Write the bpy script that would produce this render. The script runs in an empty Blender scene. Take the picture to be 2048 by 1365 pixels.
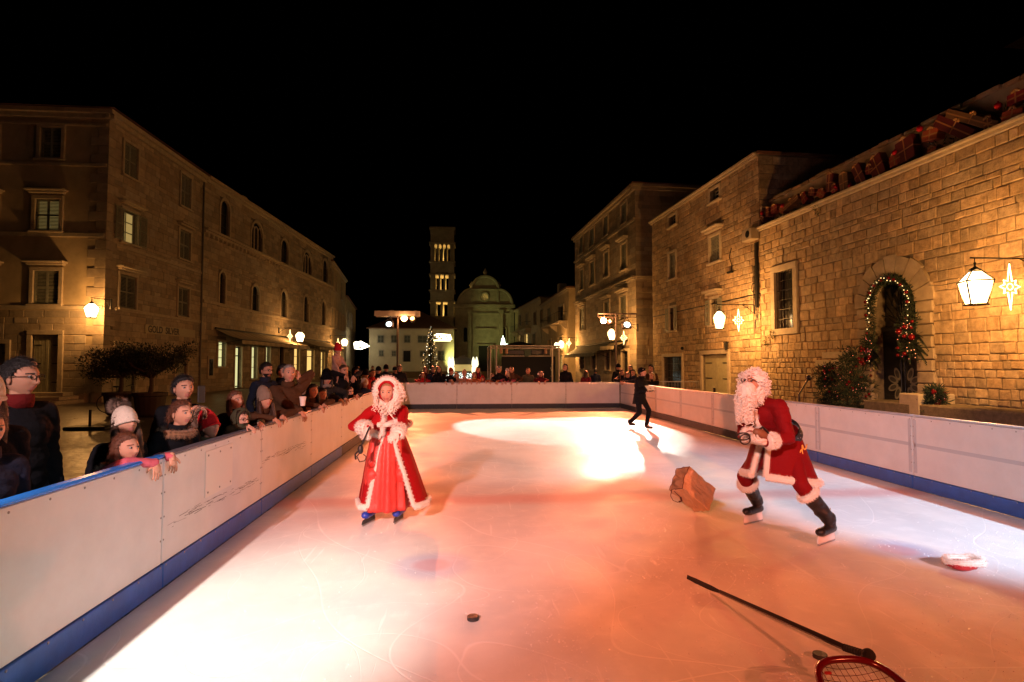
import bpy, bmesh, math, random
from mathutils import Vector, Matrix, noise
PI = math.pi
V = Vector
R = math.radians
rnd = random.Random(7)
S = bpy.context.scene
C = S.collection

# ---------------------------------------------------------------- camera
FPX, CAMZ = 1150.0, 1.65
YAW, PITCH = R(4.67), R(2.37)
cam_d = bpy.data.cameras.new('camera'); cam = bpy.data.objects.new('camera', cam_d); C.objects.link(cam)
cam_d.sensor_width = 36; cam_d.lens = 36*FPX/2048; cam_d.clip_start = .05; cam_d.clip_end = 2000
cam.location = (0, 0, CAMZ)
cam.rotation_euler = (PI/2+PITCH, 0, -YAW)
S.camera = cam
CF = V((math.sin(YAW)*math.cos(PITCH), math.cos(YAW)*math.cos(PITCH), math.sin(PITCH)))
CR = V((math.cos(YAW), -math.sin(YAW), 0)); CU = CR.cross(CF)
CP = V((0, 0, CAMZ))
def ray(px, py): return CF + CR*((px-1024)/FPX) - CU*((py-682.5)/FPX)
def G(px, py, z=0.0):
    d = ray(px, py); return CP + d*((z-CAMZ)/d.z)
def YP(px, py, y):
    d = ray(px, py); return CP + d*(y/d.y)

# ---------------------------------------------------------------- materials
MATS = {}
def nt(m):
    m.use_nodes = True; return m.node_tree
def mat(name, col, rough=.7, metal=0, bump=0, bscale=20, var=0, vscale=6, spec=.5, emit=None, es=0, attr=False, sheen=0, sub=0, alpha=None, trans=0):
    if name in MATS: return MATS[name]
    m = bpy.data.materials.new(name); t = nt(m); N = t.nodes; L = t.links
    b = N['Principled BSDF']
    b.inputs['Base Color'].default_value = (*col, 1)
    b.inputs['Roughness'].default_value = rough; b.inputs['Metallic'].default_value = metal
    b.inputs['Specular IOR Level'].default_value = spec
    if sheen: b.inputs['Sheen Weight'].default_value = sheen
    if sub: b.inputs['Subsurface Weight'].default_value = sub; b.inputs['Subsurface Scale'].default_value = .02
    if trans: b.inputs['Transmission Weight'].default_value = trans
    if emit: b.inputs['Emission Color'].default_value = (*emit, 1); b.inputs['Emission Strength'].default_value = es
    tc = N.new('ShaderNodeTexCoord')
    src = None
    if var:
        n = N.new('ShaderNodeTexNoise'); n.inputs['Scale'].default_value = vscale; n.inputs['Detail'].default_value = 6
        n.inputs['Roughness'].default_value = .62
        L.new(tc.outputs['Object'], n.inputs['Vector'])
        mr = N.new('ShaderNodeMapRange'); mr.inputs['From Min'].default_value = .3; mr.inputs['From Max'].default_value = .7
        mr.inputs['To Min'].default_value = 1-var; mr.inputs['To Max'].default_value = 1+var*.6
        L.new(n.outputs['Fac'], mr.inputs['Value'])
        mx = N.new('ShaderNodeVectorMath'); mx.operation = 'SCALE'
        mx.inputs[0].default_value = col; L.new(mr.outputs[0], mx.inputs['Scale']); src = mx
        L.new(mx.outputs[0], b.inputs['Base Color'])
    if attr:
        a = N.new('ShaderNodeAttribute'); a.attribute_name = 'tint'
        m2 = N.new('ShaderNodeVectorMath'); m2.operation = 'MULTIPLY'
        if src: L.new(src.outputs[0], m2.inputs[0])
        else: m2.inputs[0].default_value = col
        L.new(a.outputs['Color'], m2.inputs[1]); L.new(m2.outputs[0], b.inputs['Base Color'])
    if bump:
        n2 = N.new('ShaderNodeTexNoise'); n2.inputs['Scale'].default_value = bscale; n2.inputs['Detail'].default_value = 7
        n2.inputs['Roughness'].default_value = .65
        L.new(tc.outputs['Object'], n2.inputs['Vector'])
        bp = N.new('ShaderNodeBump'); bp.inputs['Strength'].default_value = bump; bp.inputs['Distance'].default_value = .03
        L.new(n2.outputs['Fac'], bp.inputs['Height']); L.new(bp.outputs[0], b.inputs['Normal'])
    MATS[name] = m; return m
def lamp_mat(name, col, s): return mat(name, (.8, .8, .8), emit=col, es=s)

# ---------------------------------------------------------------- mesh builder
class MB:
    def __init__(s): s.v = []; s.f = []; s.t = []; s.m = []; s.M = None; s.mi = 0; s.tc = (1, 1, 1)
    def add(s, vs, fs):
        o = len(s.v)
        if s.M is not None: vs = [s.M @ V(p) for p in vs]
        s.v += [tuple(p) for p in vs]
        for f in fs: s.f.append([i+o for i in f]); s.t.append(s.tc); s.m.append(s.mi)
        return s
    def box(s, c, d, rot=None):
        x, y, z = d[0]/2, d[1]/2, d[2]/2
        vs = [V((i*x, j*y, k*z)) for k in (-1, 1) for j in (-1, 1) for i in (-1, 1)]
        if rot is not None: vs = [rot @ p for p in vs]
        vs = [p+V(c) for p in vs]
        return s.add(vs, [(0, 2, 3, 1), (4, 5, 7, 6), (0, 1, 5, 4), (2, 6, 7, 3), (0, 4, 6, 2), (1, 3, 7, 5)])
    def bbox(s, c, d, b=.01, rot=None):   # bevelled box
        x, y, z = d[0]/2, d[1]/2, d[2]/2; b = min(b, x*.9, y*.9, z*.9); bm = bmesh.new()
        vs = {}
        for i in (-1, 1):
            for j in (-1, 1):
                for k in (-1, 1):
                    for a in range(3):
                        p = [i*(x-b), j*(y-b), k*(z-b)]; p[a] = (i*x, j*y, k*z)[a]
                        vs[(i, j, k, a)] = bm.verts.new(p)
        for a in range(3):
            u, w = [q for q in range(3) if q != a]
            for sgn in (-1, 1):
                def key(su, sw):
                    kk = [0, 0, 0]; kk[a] = sgn; kk[u] = su; kk[w] = sw; return (*kk, a)
                bm.faces.new([vs[key(-1, -1)], vs[key(1, -1)], vs[key(1, 1)], vs[key(-1, 1)]])
            for su in (-1, 1):
                for sw in (-1, 1):
                    k1 = [0, 0, 0]; k1[u] = su; k1[w] = sw
                    ka = list(k1); ka[a] = -1; kb = list(k1); kb[a] = 1
                    bm.faces.new([vs[(*ka, u)], vs[(*kb, u)], vs[(*kb, w)], vs[(*ka, w)]])
        for i in (-1, 1):
            for j in (-1, 1):
                for k in (-1, 1): bm.faces.new([vs[(i, j, k, 0)], vs[(i, j, k, 1)], vs[(i, j, k, 2)]])
        bmesh.ops.recalc_face_normals(bm, faces=bm.faces); bm.verts.index_update()
        pts = [p.co.copy() for p in bm.verts]
        if rot is not None: pts = [rot @ p for p in pts]
        s.add([p+V(c) for p in pts], [[q.index for q in f.verts] for f in bm.faces]); bm.free(); return s
    def tube(s, path, rad, n=8, caps=True, closed=False, flat=1.0, up=None):
        path = [V(p) for p in path]; k = len(path)
        rad = rad if isinstance(rad, (list, tuple)) else [rad]*k
        tang = []
        for i in range(k):
            a = path[(i-1) % k] if (closed or i > 0) else path[i]; b = path[(i+1) % k] if (closed or i < k-1) else path[i]
            t = (b-a); tang.append(t.normalized() if t.length > 1e-9 else V((0, 0, 1)))
        u = V(up) if up is not None else (V((0, 0, 1)) if abs(tang[0].z) < .9 else V((1, 0, 0)))
        u = (u - tang[0]*u.dot(tang[0])).normalized(); vs = []; fs = []
        for i in range(k):
            u = (u - tang[i]*u.dot(tang[i]))
            u = u.normalized() if u.length > 1e-6 else tang[i].orthogonal().normalized()
            w = tang[i].cross(u)
            for j in range(n):
                a = 2*PI*j/n; vs.append(path[i]+(u*math.cos(a)*flat+w*math.sin(a))*rad[i])
        for i in range(k if closed else k-1):
            for j in range(n):
                a, b = i*n+j, i*n+(j+1) % n; c, d = ((i+1) % k)*n+(j+1) % n, ((i+1) % k)*n+j
                fs.append((a, b, c, d))
        if caps and not closed:
            fs.append(tuple(range(n))[::-1]); fs.append(tuple((k-1)*n+j for j in range(n)))
        return s.add(vs, fs)
    def cap(s, p, q, r1, r2, n=12):       # round-ended tapered limb
        p, q = V(p), V(q); d = (q-p).normalized() if (q-p).length > 1e-6 else V((0, 0, 1)); pts = []; rr = []
        for i in range(5):
            a = PI/2*(1-i/4); pts.append(p-d*r1*math.sin(a)*.98); rr.append(max(r1*math.cos(a), r1*.05))
        for i in range(5):
            a = PI/2*(i/4); pts.append(q+d*r2*math.sin(a)*.98); rr.append(max(r2*math.cos(a), r2*.05))
        return s.tube(pts, rr, n)
    def ell(s, c, r, nu=16, nv=10, rot=None, fn=None):
        c = V(c); r = (r, r, r) if not isinstance(r, (tuple, list)) else r; vs = []; fs = []
        for i in range(1, nv):
            th = PI*i/nv
            for j in range(nu):
                a = 2*PI*j/nu; d = V((math.sin(th)*math.cos(a), math.sin(th)*math.sin(a), math.cos(th)))
                k = fn(d) if fn else 1; vs.append(V((d.x*r[0]*k, d.y*r[1]*k, d.z*r[2]*k)))
        vs.append(V((0, 0, r[2]*(fn(V((0, 0, 1))) if fn else 1)))); vs.append(V((0, 0, -r[2]*(fn(V((0, 0, -1))) if fn else 1))))
        T = len(vs)-2
        for i in range(nv-2):
            for j in range(nu): fs.append((i*nu+j, (i+1)*nu+j, (i+1)*nu+(j+1) % nu, i*nu+(j+1) % nu))
        for j in range(nu):
            fs.append((T, j, (j+1) % nu)); fs.append((T+1, (nv-2)*nu+(j+1) % nu, (nv-2)*nu+j))
        if rot is not None: vs = [rot @ p for p in vs]
        return s.add([p+c for p in vs], fs)
    def lathe(s, prof, n=16, c=(0, 0, 0), rot=None):
        vs = []; fs = []; k = len(prof)
        for r, z in prof:
            for j in range(n):
                a = 2*PI*j/n; vs.append(V((r*math.cos(a), r*math.sin(a), z)))
        for i in range(k-1):
            for j in range(n): fs.append((i*n+j, i*n+(j+1) % n, (i+1)*n+(j+1) % n, (i+1)*n+j))
        fs.append(tuple(range(n))[::-1]); fs.append(tuple((k-1)*n+j for j in range(n)))
        if rot is not None: vs = [rot @ p for p in vs]
        return s.add([p+V(c) for p in vs], fs)
    def prism(s, pts, h, axis=None):      # polygon extruded by vector h
        pts = [V(p) for p in pts]; h = V(h); n = len(pts)
        return s.add(pts+[p+h for p in pts], [tuple(range(n)), tuple(range(2*n-1, n-1, -1))]+[((i+1) % n, i, n+i, n+(i+1) % n) for i in range(n)])
    def fuzz(s, n, length, w=.0025, rg=rnd, droop=0, curl=0):   # hair spikes growing out of the faces so far
        fs = list(s.f); vv = s.v; ar = []
        for f in fs:
            a, b, c = V(vv[f[0]]), V(vv[f[1]]), V(vv[f[2]]); x = (b-a).cross(c-a).length
            ar.append(x)
        idx = rg.choices(range(len(fs)), weights=ar, k=n); M = s.M; s.M = None
        nv = []; nf = []
        for i in idx:
            f = fs[i]; pp = [V(vv[q]) for q in f]; nn = (pp[1]-pp[0]).cross(pp[2]-pp[0])
            if nn.length < 1e-12: continue
            nn.normalize(); ws = [rg.random() for _ in pp]; t = sum(ws); p = V((0, 0, 0))
            for q, w_ in zip(pp, ws): p += q*(w_/t)
            d = (nn+V((rg.uniform(-1, 1), rg.uniform(-1, 1), rg.uniform(-1, 1)))*.55+V((0, 0, -droop))).normalized()
            sd = d.orthogonal().normalized()*w; l = length*rg.uniform(.5, 1.15); o = len(nv)
            nv += [p-sd-nn*.002, p+sd-nn*.002, p+d*l]; nf.append((o, o+1, o+2))
        s.add(nv, nf); s.M = M; return s
    def build(s, name, m, parent=None, smooth=False, tint=False, lab=None):
        me = bpy.data.meshes.new(name); me.from_pydata(s.v, [], s.f)
        ms = m if isinstance(m, (list, tuple)) else [m]
        for q in ms: me.materials.append(q)
        if len(ms) > 1: me.polygons.foreach_set('material_index', s.m)
        if smooth: me.polygons.foreach_set('use_smooth', [True]*len(s.f))
        if tint:
            at = me.color_attributes.new('tint', 'FLOAT_COLOR', 'CORNER'); arr = []
            for f, t in zip(s.f, s.t): arr += [t[0], t[1], t[2], 1]*len(f)
            at.data.foreach_set('color', arr)
        me.update()
        o = bpy.data.objects.new(name, me); C.objects.link(o)
        if parent is not None: o.parent = parent; o.matrix_parent_inverse = Matrix.Identity(4)
        if lab: o['label'] = lab
        return o
def recalc(o):
    bm = bmesh.new(); bm.from_mesh(o.data); bmesh.ops.recalc_face_normals(bm, faces=bm.faces); bm.to_mesh(o.data); bm.free(); return o
def merged(mb, voxel=.014, smooth=3, fac=.5):     # union overlapping shapes into one continuous skin; returns new MB
    me = bpy.data.meshes.new('t'); me.from_pydata(mb.v, [], mb.f); o = bpy.data.objects.new('t', me); C.objects.link(o)
    recalc(o)
    r = o.modifiers.new('r', 'REMESH'); r.mode = 'VOXEL'; r.voxel_size = voxel
    if smooth: sm = o.modifiers.new('s', 'SMOOTH'); sm.iterations = smooth; sm.factor = fac
    dg = bpy.context.evaluated_depsgraph_get(); ev = o.evaluated_get(dg); m2 = ev.to_mesh()
    out = MB(); out.add([v.co.copy() for v in m2.vertices], [list(p.vertices) for p in m2.polygons])
    ev.to_mesh_clear(); bpy.data.objects.remove(o); bpy.data.meshes.remove(me)
    return out
def empty(name, loc=(0, 0, 0), rz=0, parent=None):
    o = bpy.data.objects.new(name, None); C.objects.link(o); o.location = loc; o.rotation_euler = (0, 0, rz); o.empty_display_size = .2
    if parent is not None: o.parent = parent
    return o
def tag(o, label=None, cat=None, group=None, kind=None):
    if label: o['label'] = label
    if cat: o['category'] = cat
    if group: o['group'] = group
    if kind: o['kind'] = kind
    return o
def kids(o): return list(o.children)
def copy_tree(o, parent=None):
    c = o.copy(); C.objects.link(c)
    if parent is not None: c.parent = parent
    for ch in kids(o): copy_tree(ch, c)
    return c
def fz(x, y=0., z=0.): return noise.noise(V((x, y, z)))
def light(kind, name, loc, energy, col, **k):
    d = bpy.data.lights.new(name, kind); d.energy = energy; d.color = col
    for a, b in k.items():
        if a not in ('to',): setattr(d, a, b)
    o = bpy.data.objects.new(name, d); C.objects.link(o); o.location = loc
    if 'to' in k: o.rotation_euler = (V(k['to'])-V(loc)).to_track_quat('-Z', 'Y').to_euler()
    return o
ORD = ['nearest', 'second', 'third', 'fourth', 'fifth', 'sixth', 'seventh', 'eighth', 'ninth', 'tenth', 'eleventh', 'twelfth', 'thirteenth']
WARM = (1, .50, .14)
# ---------------------------------------------------------------- world, render settings
S.render.engine = 'CYCLES'
w = bpy.data.worlds.new('World'); S.world = w; w.use_nodes = True
sk = w.node_tree.nodes.new('ShaderNodeTexSky'); sk.sky_type = 'NISHITA'; sk.sun_disc = False
sk.sun_elevation = R(-5); sk.sun_rotation = R(200); sk.air_density = .6; sk.dust_density = .2
w.node_tree.links.new(sk.outputs[0], w.node_tree.nodes['Background'].inputs[0])
w.node_tree.nodes['Background'].inputs[1].default_value = .004
S.view_settings.view_transform = 'Standard'; S.view_settings.look = 'None'; S.view_settings.exposure = 0; S.view_settings.gamma = 1
S.cycles.use_denoising = True; S.cycles.max_bounces = 6; S.cycles.diffuse_bounces = 3; S.cycles.glossy_bounces = 3
S.cycles.transparent_max_bounces = 8; S.cycles.sample_clamp_indirect = 4; S.cycles.caustics_reflective = False; S.cycles.caustics_refractive = False
S.cycles.use_adaptive_sampling = True; S.cycles.adaptive_threshold = .015
try: S.cycles.denoiser = 'OPENIMAGEDENOISE'
except Exception: pass
moon = light('SUN', 'moonlight', (0, 0, 30), .0025, (.8, .88, 1), angle=R(.5)); moon.rotation_euler = (R(50), 0, R(30))

# ---------------------------------------------------------------- ground
GZ = -.15
def ground_mat():
    m = bpy.data.materials.new('wet stone paving'); t = nt(m); N = t.nodes; L = t.links; b = N['Principled BSDF']
    tc = N.new('ShaderNodeTexCoord'); mp = N.new('ShaderNodeMapping'); L.new(tc.outputs['Object'], mp.inputs[0]); mp.inputs['Rotation'].default_value = (0, 0, R(8))
    br = N.new('ShaderNodeTexBrick'); br.inputs['Scale'].default_value = 1; br.inputs['Brick Width'].default_value = .85; br.inputs['Row Height'].default_value = .10
    br.inputs['Mortar Size'].default_value = .012; br.inputs['Mortar Smooth'].default_value = .4
    br.inputs['Color1'].default_value = (.27, .24, .19, 1); br.inputs['Color2'].default_value = (.18, .16, .13, 1); br.inputs['Mortar'].default_value = (.06, .055, .05, 1)
    L.new(mp.outputs[0], br.inputs['Vector'])
    n = N.new('ShaderNodeTexNoise'); n.inputs['Scale'].default_value = 1.6; n.inputs['Detail'].default_value = 8; n.inputs['Roughness'].default_value = .6
    L.new(mp.outputs[0], n.inputs['Vector'])
    r = N.new('ShaderNodeMapRange'); r.inputs['To Min'].default_value = .16; r.inputs['To Max'].default_value = .5; L.new(n.outputs['Fac'], r.inputs['Value']); L.new(r.outputs[0], b.inputs['Roughness'])
    L.new(br.outputs['Color'], b.inputs['Base Color'])
    n3 = N.new('ShaderNodeTexNoise'); n3.inputs['Scale'].default_value = 7; n3.inputs['Detail'].default_value = 5; L.new(mp.outputs[0], n3.inputs['Vector'])
    ad = N.new('ShaderNodeMath'); ad.operation = 'MULTIPLY_ADD'; ad.inputs[1].default_value = -.6
    L.new(br.outputs['Fac'], ad.inputs[0]); L.new(n3.outputs['Fac'], ad.inputs[2])
    bp = N.new('ShaderNodeBump'); bp.inputs['Strength'].default_value = .55; bp.inputs['Distance'].default_value = .03; L.new(ad.outputs[0], bp.inputs['Height']); L.new(bp.outputs[0], b.inputs['Normal'])
    return m
g = MB(); g.add([(-400, -60, GZ), (400, -60, GZ), (400, 700, GZ), (-400, 700, GZ)], [(0, 1, 2, 3)])
tag(g.build('ground', ground_mat()), 'worn stone paving of the town square at night', kind='structure')

# ---------------------------------------------------------------- ice
XL, XR, YF, YN = -2.23, 5.95, 21.75, -6.0
RED_Y = G(1200, 995).y
SP1, SP2 = G(864, 1130), G(1795, 1100)
def ice_mat():
    m = bpy.data.materials.new('ice'); t = nt(m); N = t.nodes; L = t.links; b = N['Principled BSDF']
    tc = N.new('ShaderNodeTexCoord'); P = tc.outputs['Object']
    def math_(op, a, b_=None, c=None):
        q = N.new('ShaderNodeMath'); q.operation = op
        for i, x in enumerate((a, b_, c)):
            if x is None: continue
            if isinstance(x, (int, float)): q.inputs[i].default_value = x
            else: L.new(x, q.inputs[i])
        return q.outputs[0]
    def noise_(sc, det=5, rough=.6, vec=P, dist=0):
        n = N.new('ShaderNodeTexNoise'); n.inputs['Scale'].default_value = sc; n.inputs['Detail'].default_value = det; n.inputs['Roughness'].default_value = rough; n.inputs['Distortion'].default_value = dist
        L.new(vec, n.inputs['Vector']); return n.outputs['Fac']
    def mr(v, a, b_, c, d, smooth=True):
        q = N.new('ShaderNodeMapRange'); q.interpolation_type = 'SMOOTHSTEP' if smooth else 'LINEAR'
        for i, x in zip(('From Min', 'From Max', 'To Min', 'To Max'), (a, b_, c, d)): q.inputs[i].default_value = x
        L.new(v, q.inputs['Value']); return q.outputs[0]
    def mix(f, c1, c2):
        q = N.new('ShaderNodeMix'); q.data_type = 'RGBA'; L.new(f, q.inputs[0])
        for i, c in ((6, c1), (7, c2)):
            if isinstance(c, tuple): q.inputs[i].default_value = (*c, 1)
            else: L.new(c, q.inputs[i])
        return q.outputs[2]
    sep = N.new('ShaderNodeSeparateXYZ'); L.new(P, sep.inputs[0]); X, Y = sep.outputs[0], sep.outputs[1]
    n1 = noise_(.55, 7); n2 = noise_(5, 6); wob = math_('MULTIPLY', math_('SUBTRACT', noise_(1.3, 4), .5), .9)
    base = mix(mr(n1, .35, .65, 0, 1), (.66, .68, .70), (.84, .83, .81))
    base = mix(math_('MULTIPLY', mr(n2, .5, .75, 0, 1), .35), base, (.93, .93, .93))
    # scratches left by blades: thin lines along level sets of a distorted noise
    scr = None
    for sc, wd in ((.33, .0016), (.6, .0022), (.9, .003), (.22, .0012)):
        q = mr(math_('ABSOLUTE', math_('SUBTRACT', noise_(sc, .5, .4, dist=.4), .5+.03*sc)), 0, wd, 1, 0)
        scr = q if scr is None else math_('MAXIMUM', scr, q)
    mp = N.new('ShaderNodeMapping'); mp.inputs['Rotation'].default_value = (0, 0, R(23)); mp.inputs['Scale'].default_value = (14, .7, 1); L.new(P, mp.inputs[0])
    mp2 = N.new('ShaderNodeMapping'); mp2.inputs['Rotation'].default_value = (0, 0, R(-40)); mp2.inputs['Scale'].default_value = (11, .9, 1); L.new(P, mp2.inputs[0])
    for v_ in (mp.outputs[0], mp2.outputs[0]):
        q = mr(noise_(1.5, 3, .5, vec=v_), .66, .72, 0, .8); scr = math_('MAXIMUM', scr, q)
    scr = math_('MULTIPLY', scr, mr(noise_(1.1, 4), .38, .58, .35, 1))
    base = mix(math_('MULTIPLY', scr, .62), base, (.97, .97, .97))
    # painted markings under the ice
    line = mr(math_('ABSOLUTE', math_('ADD', math_('SUBTRACT', Y, RED_Y), math_('MULTIPLY', wob, .3))), .05, .42, .42, 0)
    base = mix(line, base, (.62, .12, .10))
    for sp in (SP1, SP2):
        dx = math_('SUBTRACT', X, sp.x); dy = math_('SUBTRACT', Y, sp.y)
        d = math_('ADD', math_('SQRT', math_('ADD', math_('MULTIPLY', dx, dx), math_('MULTIPLY', dy, dy))), math_('MULTIPLY', wob, .12))
        base = mix(mr(d, .2, .42, .34, 0), base, (.16, .24, .6)); base = mix(mr(d, .1, .2, .30, 0), base, (.6, .12, .14))
    L.new(base, b.inputs['Base Color'])
    L.new(mr(noise_(1.7, 6), .3, .7, .42, .62), b.inputs['Roughness'])
    b.inputs['Specular IOR Level'].default_value = .10
    h = math_('ADD', math_('MULTIPLY', noise_(55, 6, .7), .5), math_('ADD', math_('MULTIPLY', scr, -.6), math_('MULTIPLY', noise_(220, 2, .8), .7)))
    bp = N.new('ShaderNodeBump'); bp.inputs['Strength'].default_value = .38; bp.inputs['Distance'].default_value = .006; L.new(h, bp.inputs['Height']); L.new(bp.outputs[0], b.inputs['Normal'])
    return m
g = MB(); g.bbox(((XL+XR)/2, (YF+YN)/2, GZ/2+.001), (XR-XL-.004, YF-YN-.004, -GZ-.002), .01)
for v_i in range(len(g.v)):
    x, y, z = g.v[v_i]; g.v[v_i] = (x, y, min(z, 0))
tag(g.build('ice_rink', ice_mat()), 'scratched ice surface of the skating rink', kind='structure')
g = MB(); rg = random.Random(3)
for i in range(3200):
    if rg.random() < .75: p = G(rg.uniform(1050, 2048), rg.uniform(1040, 1380))
    else: p = G(rg.uniform(300, 2048), rg.uniform(880, 1400))
    if not XL+.1 < p.x < XR-.1: continue
    if fz(p.x*1.3, p.y*1.3) < rg.uniform(-.3, .25): continue
    s_ = rg.uniform(.0012, .0042) * (1+p.y*.06); g.M = Matrix.Translation((p.x, p.y, s_*.3)) @ Matrix.Rotation(rg.uniform(0, 6), 4, 'Z') @ Matrix.Rotation(rg.uniform(-.6, .6), 4, 'X')
    g.box((0, 0, 0), (s_*1.6, s_, s_))
g.M = None
tag(g.build('ice_shavings', mat('ice crumbs', (.9, .9, .9), rough=.2)), 'tiny glinting crumbs of shaved ice', kind='stuff')

# ---------------------------------------------------------------- dasher boards
M_white = mat('white board plastic', (.72, .71, .70), rough=.34, var=.10, vscale=2.2, bump=.05, bscale=8)
M_blue = mat('blue kick plastic', (.015, .10, .42), rough=.38, var=.25, vscale=5, bump=.08, bscale=30)
M_blued = mat('dimmed kick plastic', (.022, .034, .05), rough=.6, var=.3, vscale=5)  # same blue kick strip, darkened in colour for the orange light
M_rail = mat('blue lit rail plastic', (.03, .22, .8), rough=.25)  # lit blue edge of the near left rail, put into its colour
M_railg = mat('slate rail plastic', (.10, .12, .16), rough=.5); M_railw = mat('pale grey rail plastic', (.50, .53, .58), rough=.4)
M_steel = mat('galvanised steel', (.42, .43, .44), rough=.4, metal=.9, var=.2)
M_seam = mat('panel edge', (.05, .05, .055), rough=.8)
M_screw = mat('zinc screws', (.3, .28, .26), rough=.4, metal=.8)
M_strip = mat('grey frame shade strip', (.50, .51, .53), rough=.4)  # shade of the frame behind the facing, painted as thin grey strips
M_scuff = mat('black rubber scuffs', (.14, .13, .13), rough=.8)
def make_panel(Lg, strips=False, rail=None, kick=None):
    e = empty('board_panel')
    f = MB(); f.bbox((Lg/2, .011, .568), (Lg-.012, .018, .774), .004); f.build('facing', M_white, e)
    k = MB(); k.bbox((Lg/2, .006, .090), (Lg-.010, .034, .172), .005); k.build('kick_strip', kick or M_blue, e)
    r = MB(); r.bbox((Lg/2, .03, .972), (Lg-.006, .072, .026), .011); r.build('top_rail', rail or M_rail, e)
    b = MB()
    for x in (.03, Lg-.03): b.box((x, .05, .475), (.05, .05, .95))
    for z in (.05, .5, .93): b.box((Lg/2, .05, z), (Lg-.12, .045, .05))
    for x in (.03, Lg-.03): b.box((x, .3, .05), (.05, .45, .04)); b.tube([(x, .06, .7), (x, .5, .06)], .018, 6)
    b.box((Lg/2, .024, .1785), (Lg-.02, .01, .006))
    b.build('frame', M_steel, e)
    s_ = MB(); n = max(2, int(Lg/.26))
    for i in range(n+1):
        x = .04+(Lg-.08)*i/n
        for z, y in ((.925, .002), (.162, -.0115)): s_.lathe([(.0075, -.002), (.0075, .002), (.004, .004)], 8, (x, y, z), Matrix.Rotation(PI/2, 3, 'X'))
    for z in (.35, .52, .70, .83):
        for x in (.022, Lg-.022): s_.lathe([(.0075, -.002), (.0075, .002), (.004, .004)], 8, (x, .002, z), Matrix.Rotation(PI/2, 3, 'X'))
    s_.build('screw_heads', M_screw, e)  # screw heads holding the facing and kick strip, one mesh
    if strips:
        q = MB(); q.box((Lg/2, .0015, .59), (Lg-.05, .003, .045)); q.box((.045, .0012, .57), (.05, .0024, .70)); q.box((Lg-.045, .0012, .57), (.05, .0024, .70)); q.build('frame_shade_strip', M_strip, e)
    return e
def board_run(A, B, names, group, strips, Lg=2.07, rail=None, kick=None):
    A, B = V((*A, 0)), V((*B, 0)); D = (B-A).normalized(); ang = math.atan2(D.y, D.x); t = 0; T = (B-A).length; i = 0; out = []; pr = {}
    while t < T-.05:
        l = min(Lg, T-t) if not isinstance(Lg, list) else min(Lg[min(i, len(Lg)-1)], T-t)
        rl = rail(i) if rail else None; kk_ = kick(i) if kick else M_blue; k = (round(l, 3), rl.name if rl else '', kk_.name)
        if k in pr: o = copy_tree(pr[k])
        else: o = make_panel(l, strips, rl, kk_); pr[k] = o
        o.location = A+D*t; o.rotation_euler = (0, 0, ang); tag(o, names(i), 'rink board', group); out.append(o); t += l; i += 1
    return out
left_lab = {1: 'nearest white board panel at the left edge, its blue rail glinting',
            2: 'white board panel with a square screwed-on patch, left side of the rink',
            3: 'white board panel scuffed with black puck marks beyond the patched panel on the left'}
y0 = 4.51-2.07*5
LP_ = board_run((XL, y0), (XL, YF), lambda i: ('white board panel on the left side behind the viewer, %s from the near corner' % ORD[i].replace('nearest', 'first')) if i < 4 else
                left_lab.get(i-3) or 'white board panel on the left side of the rink, %s beyond the scuffed panel' % ORD[i-7], 'boards along the left side of the rink', False, rail=lambda i: M_rail if i < 5 else M_railg, kick=lambda i: M_blue if i < 8 else M_blued)
o = LP_[5]
p = MB(); p.bbox((.98, -.001, .70), (.58, .006, .40), .003); p.build('patch_plate', mat('pale patch plate', (.78, .74, .68), rough=.4), o)
p = MB()
for x in (.74, .98, 1.22):
    for z in (.54, .86): p.lathe([(.009, 0), (.009, .004)], 8, (x, -.004, z), Matrix.Rotation(PI/2, 3, 'X'))
p.build('patch_screws', M_screw, o)  # screw heads of the patch plate
for o, xs, zs in ((LP_[5], (.1, 2.0), (.40, .47)), (LP_[6], (.05, 1.75), (.52, .60))):
    p = MB()
    for i in range(70):
        x = rg.uniform(*xs); z = rg.uniform(*zs)+.02*math.sin(x*3); l = rg.uniform(.02, .16)
        p.box((x, -.0004 if o is LP_[5] else -.0003, z), (l, .0012, rg.uniform(.001, .0035)), Matrix.Rotation(rg.uniform(-.06, .10), 3, 'Y'))
    p.build('scuff_marks', M_scuff, o)
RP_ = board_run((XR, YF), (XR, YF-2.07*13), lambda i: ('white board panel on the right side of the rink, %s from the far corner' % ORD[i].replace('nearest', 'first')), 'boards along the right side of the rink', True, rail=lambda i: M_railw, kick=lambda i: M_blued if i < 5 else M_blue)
RP_[11]['label'] = 'white board panel on the right side of the rink, behind the viewer'; RP_[12]['label'] = 'white board panel on the right side of the rink, last one behind the viewer'
FP_ = board_run((XL, YF), (XR, YF), lambda i: 'white board panel across the far end of the rink, %s from the left' % ORD[i].replace('nearest', 'first'), 'boards across the far end of the rink', False, [1.93, 2.07, 2.07, 2.09], rail=lambda i: M_railw, kick=lambda i: M_blued)
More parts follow.
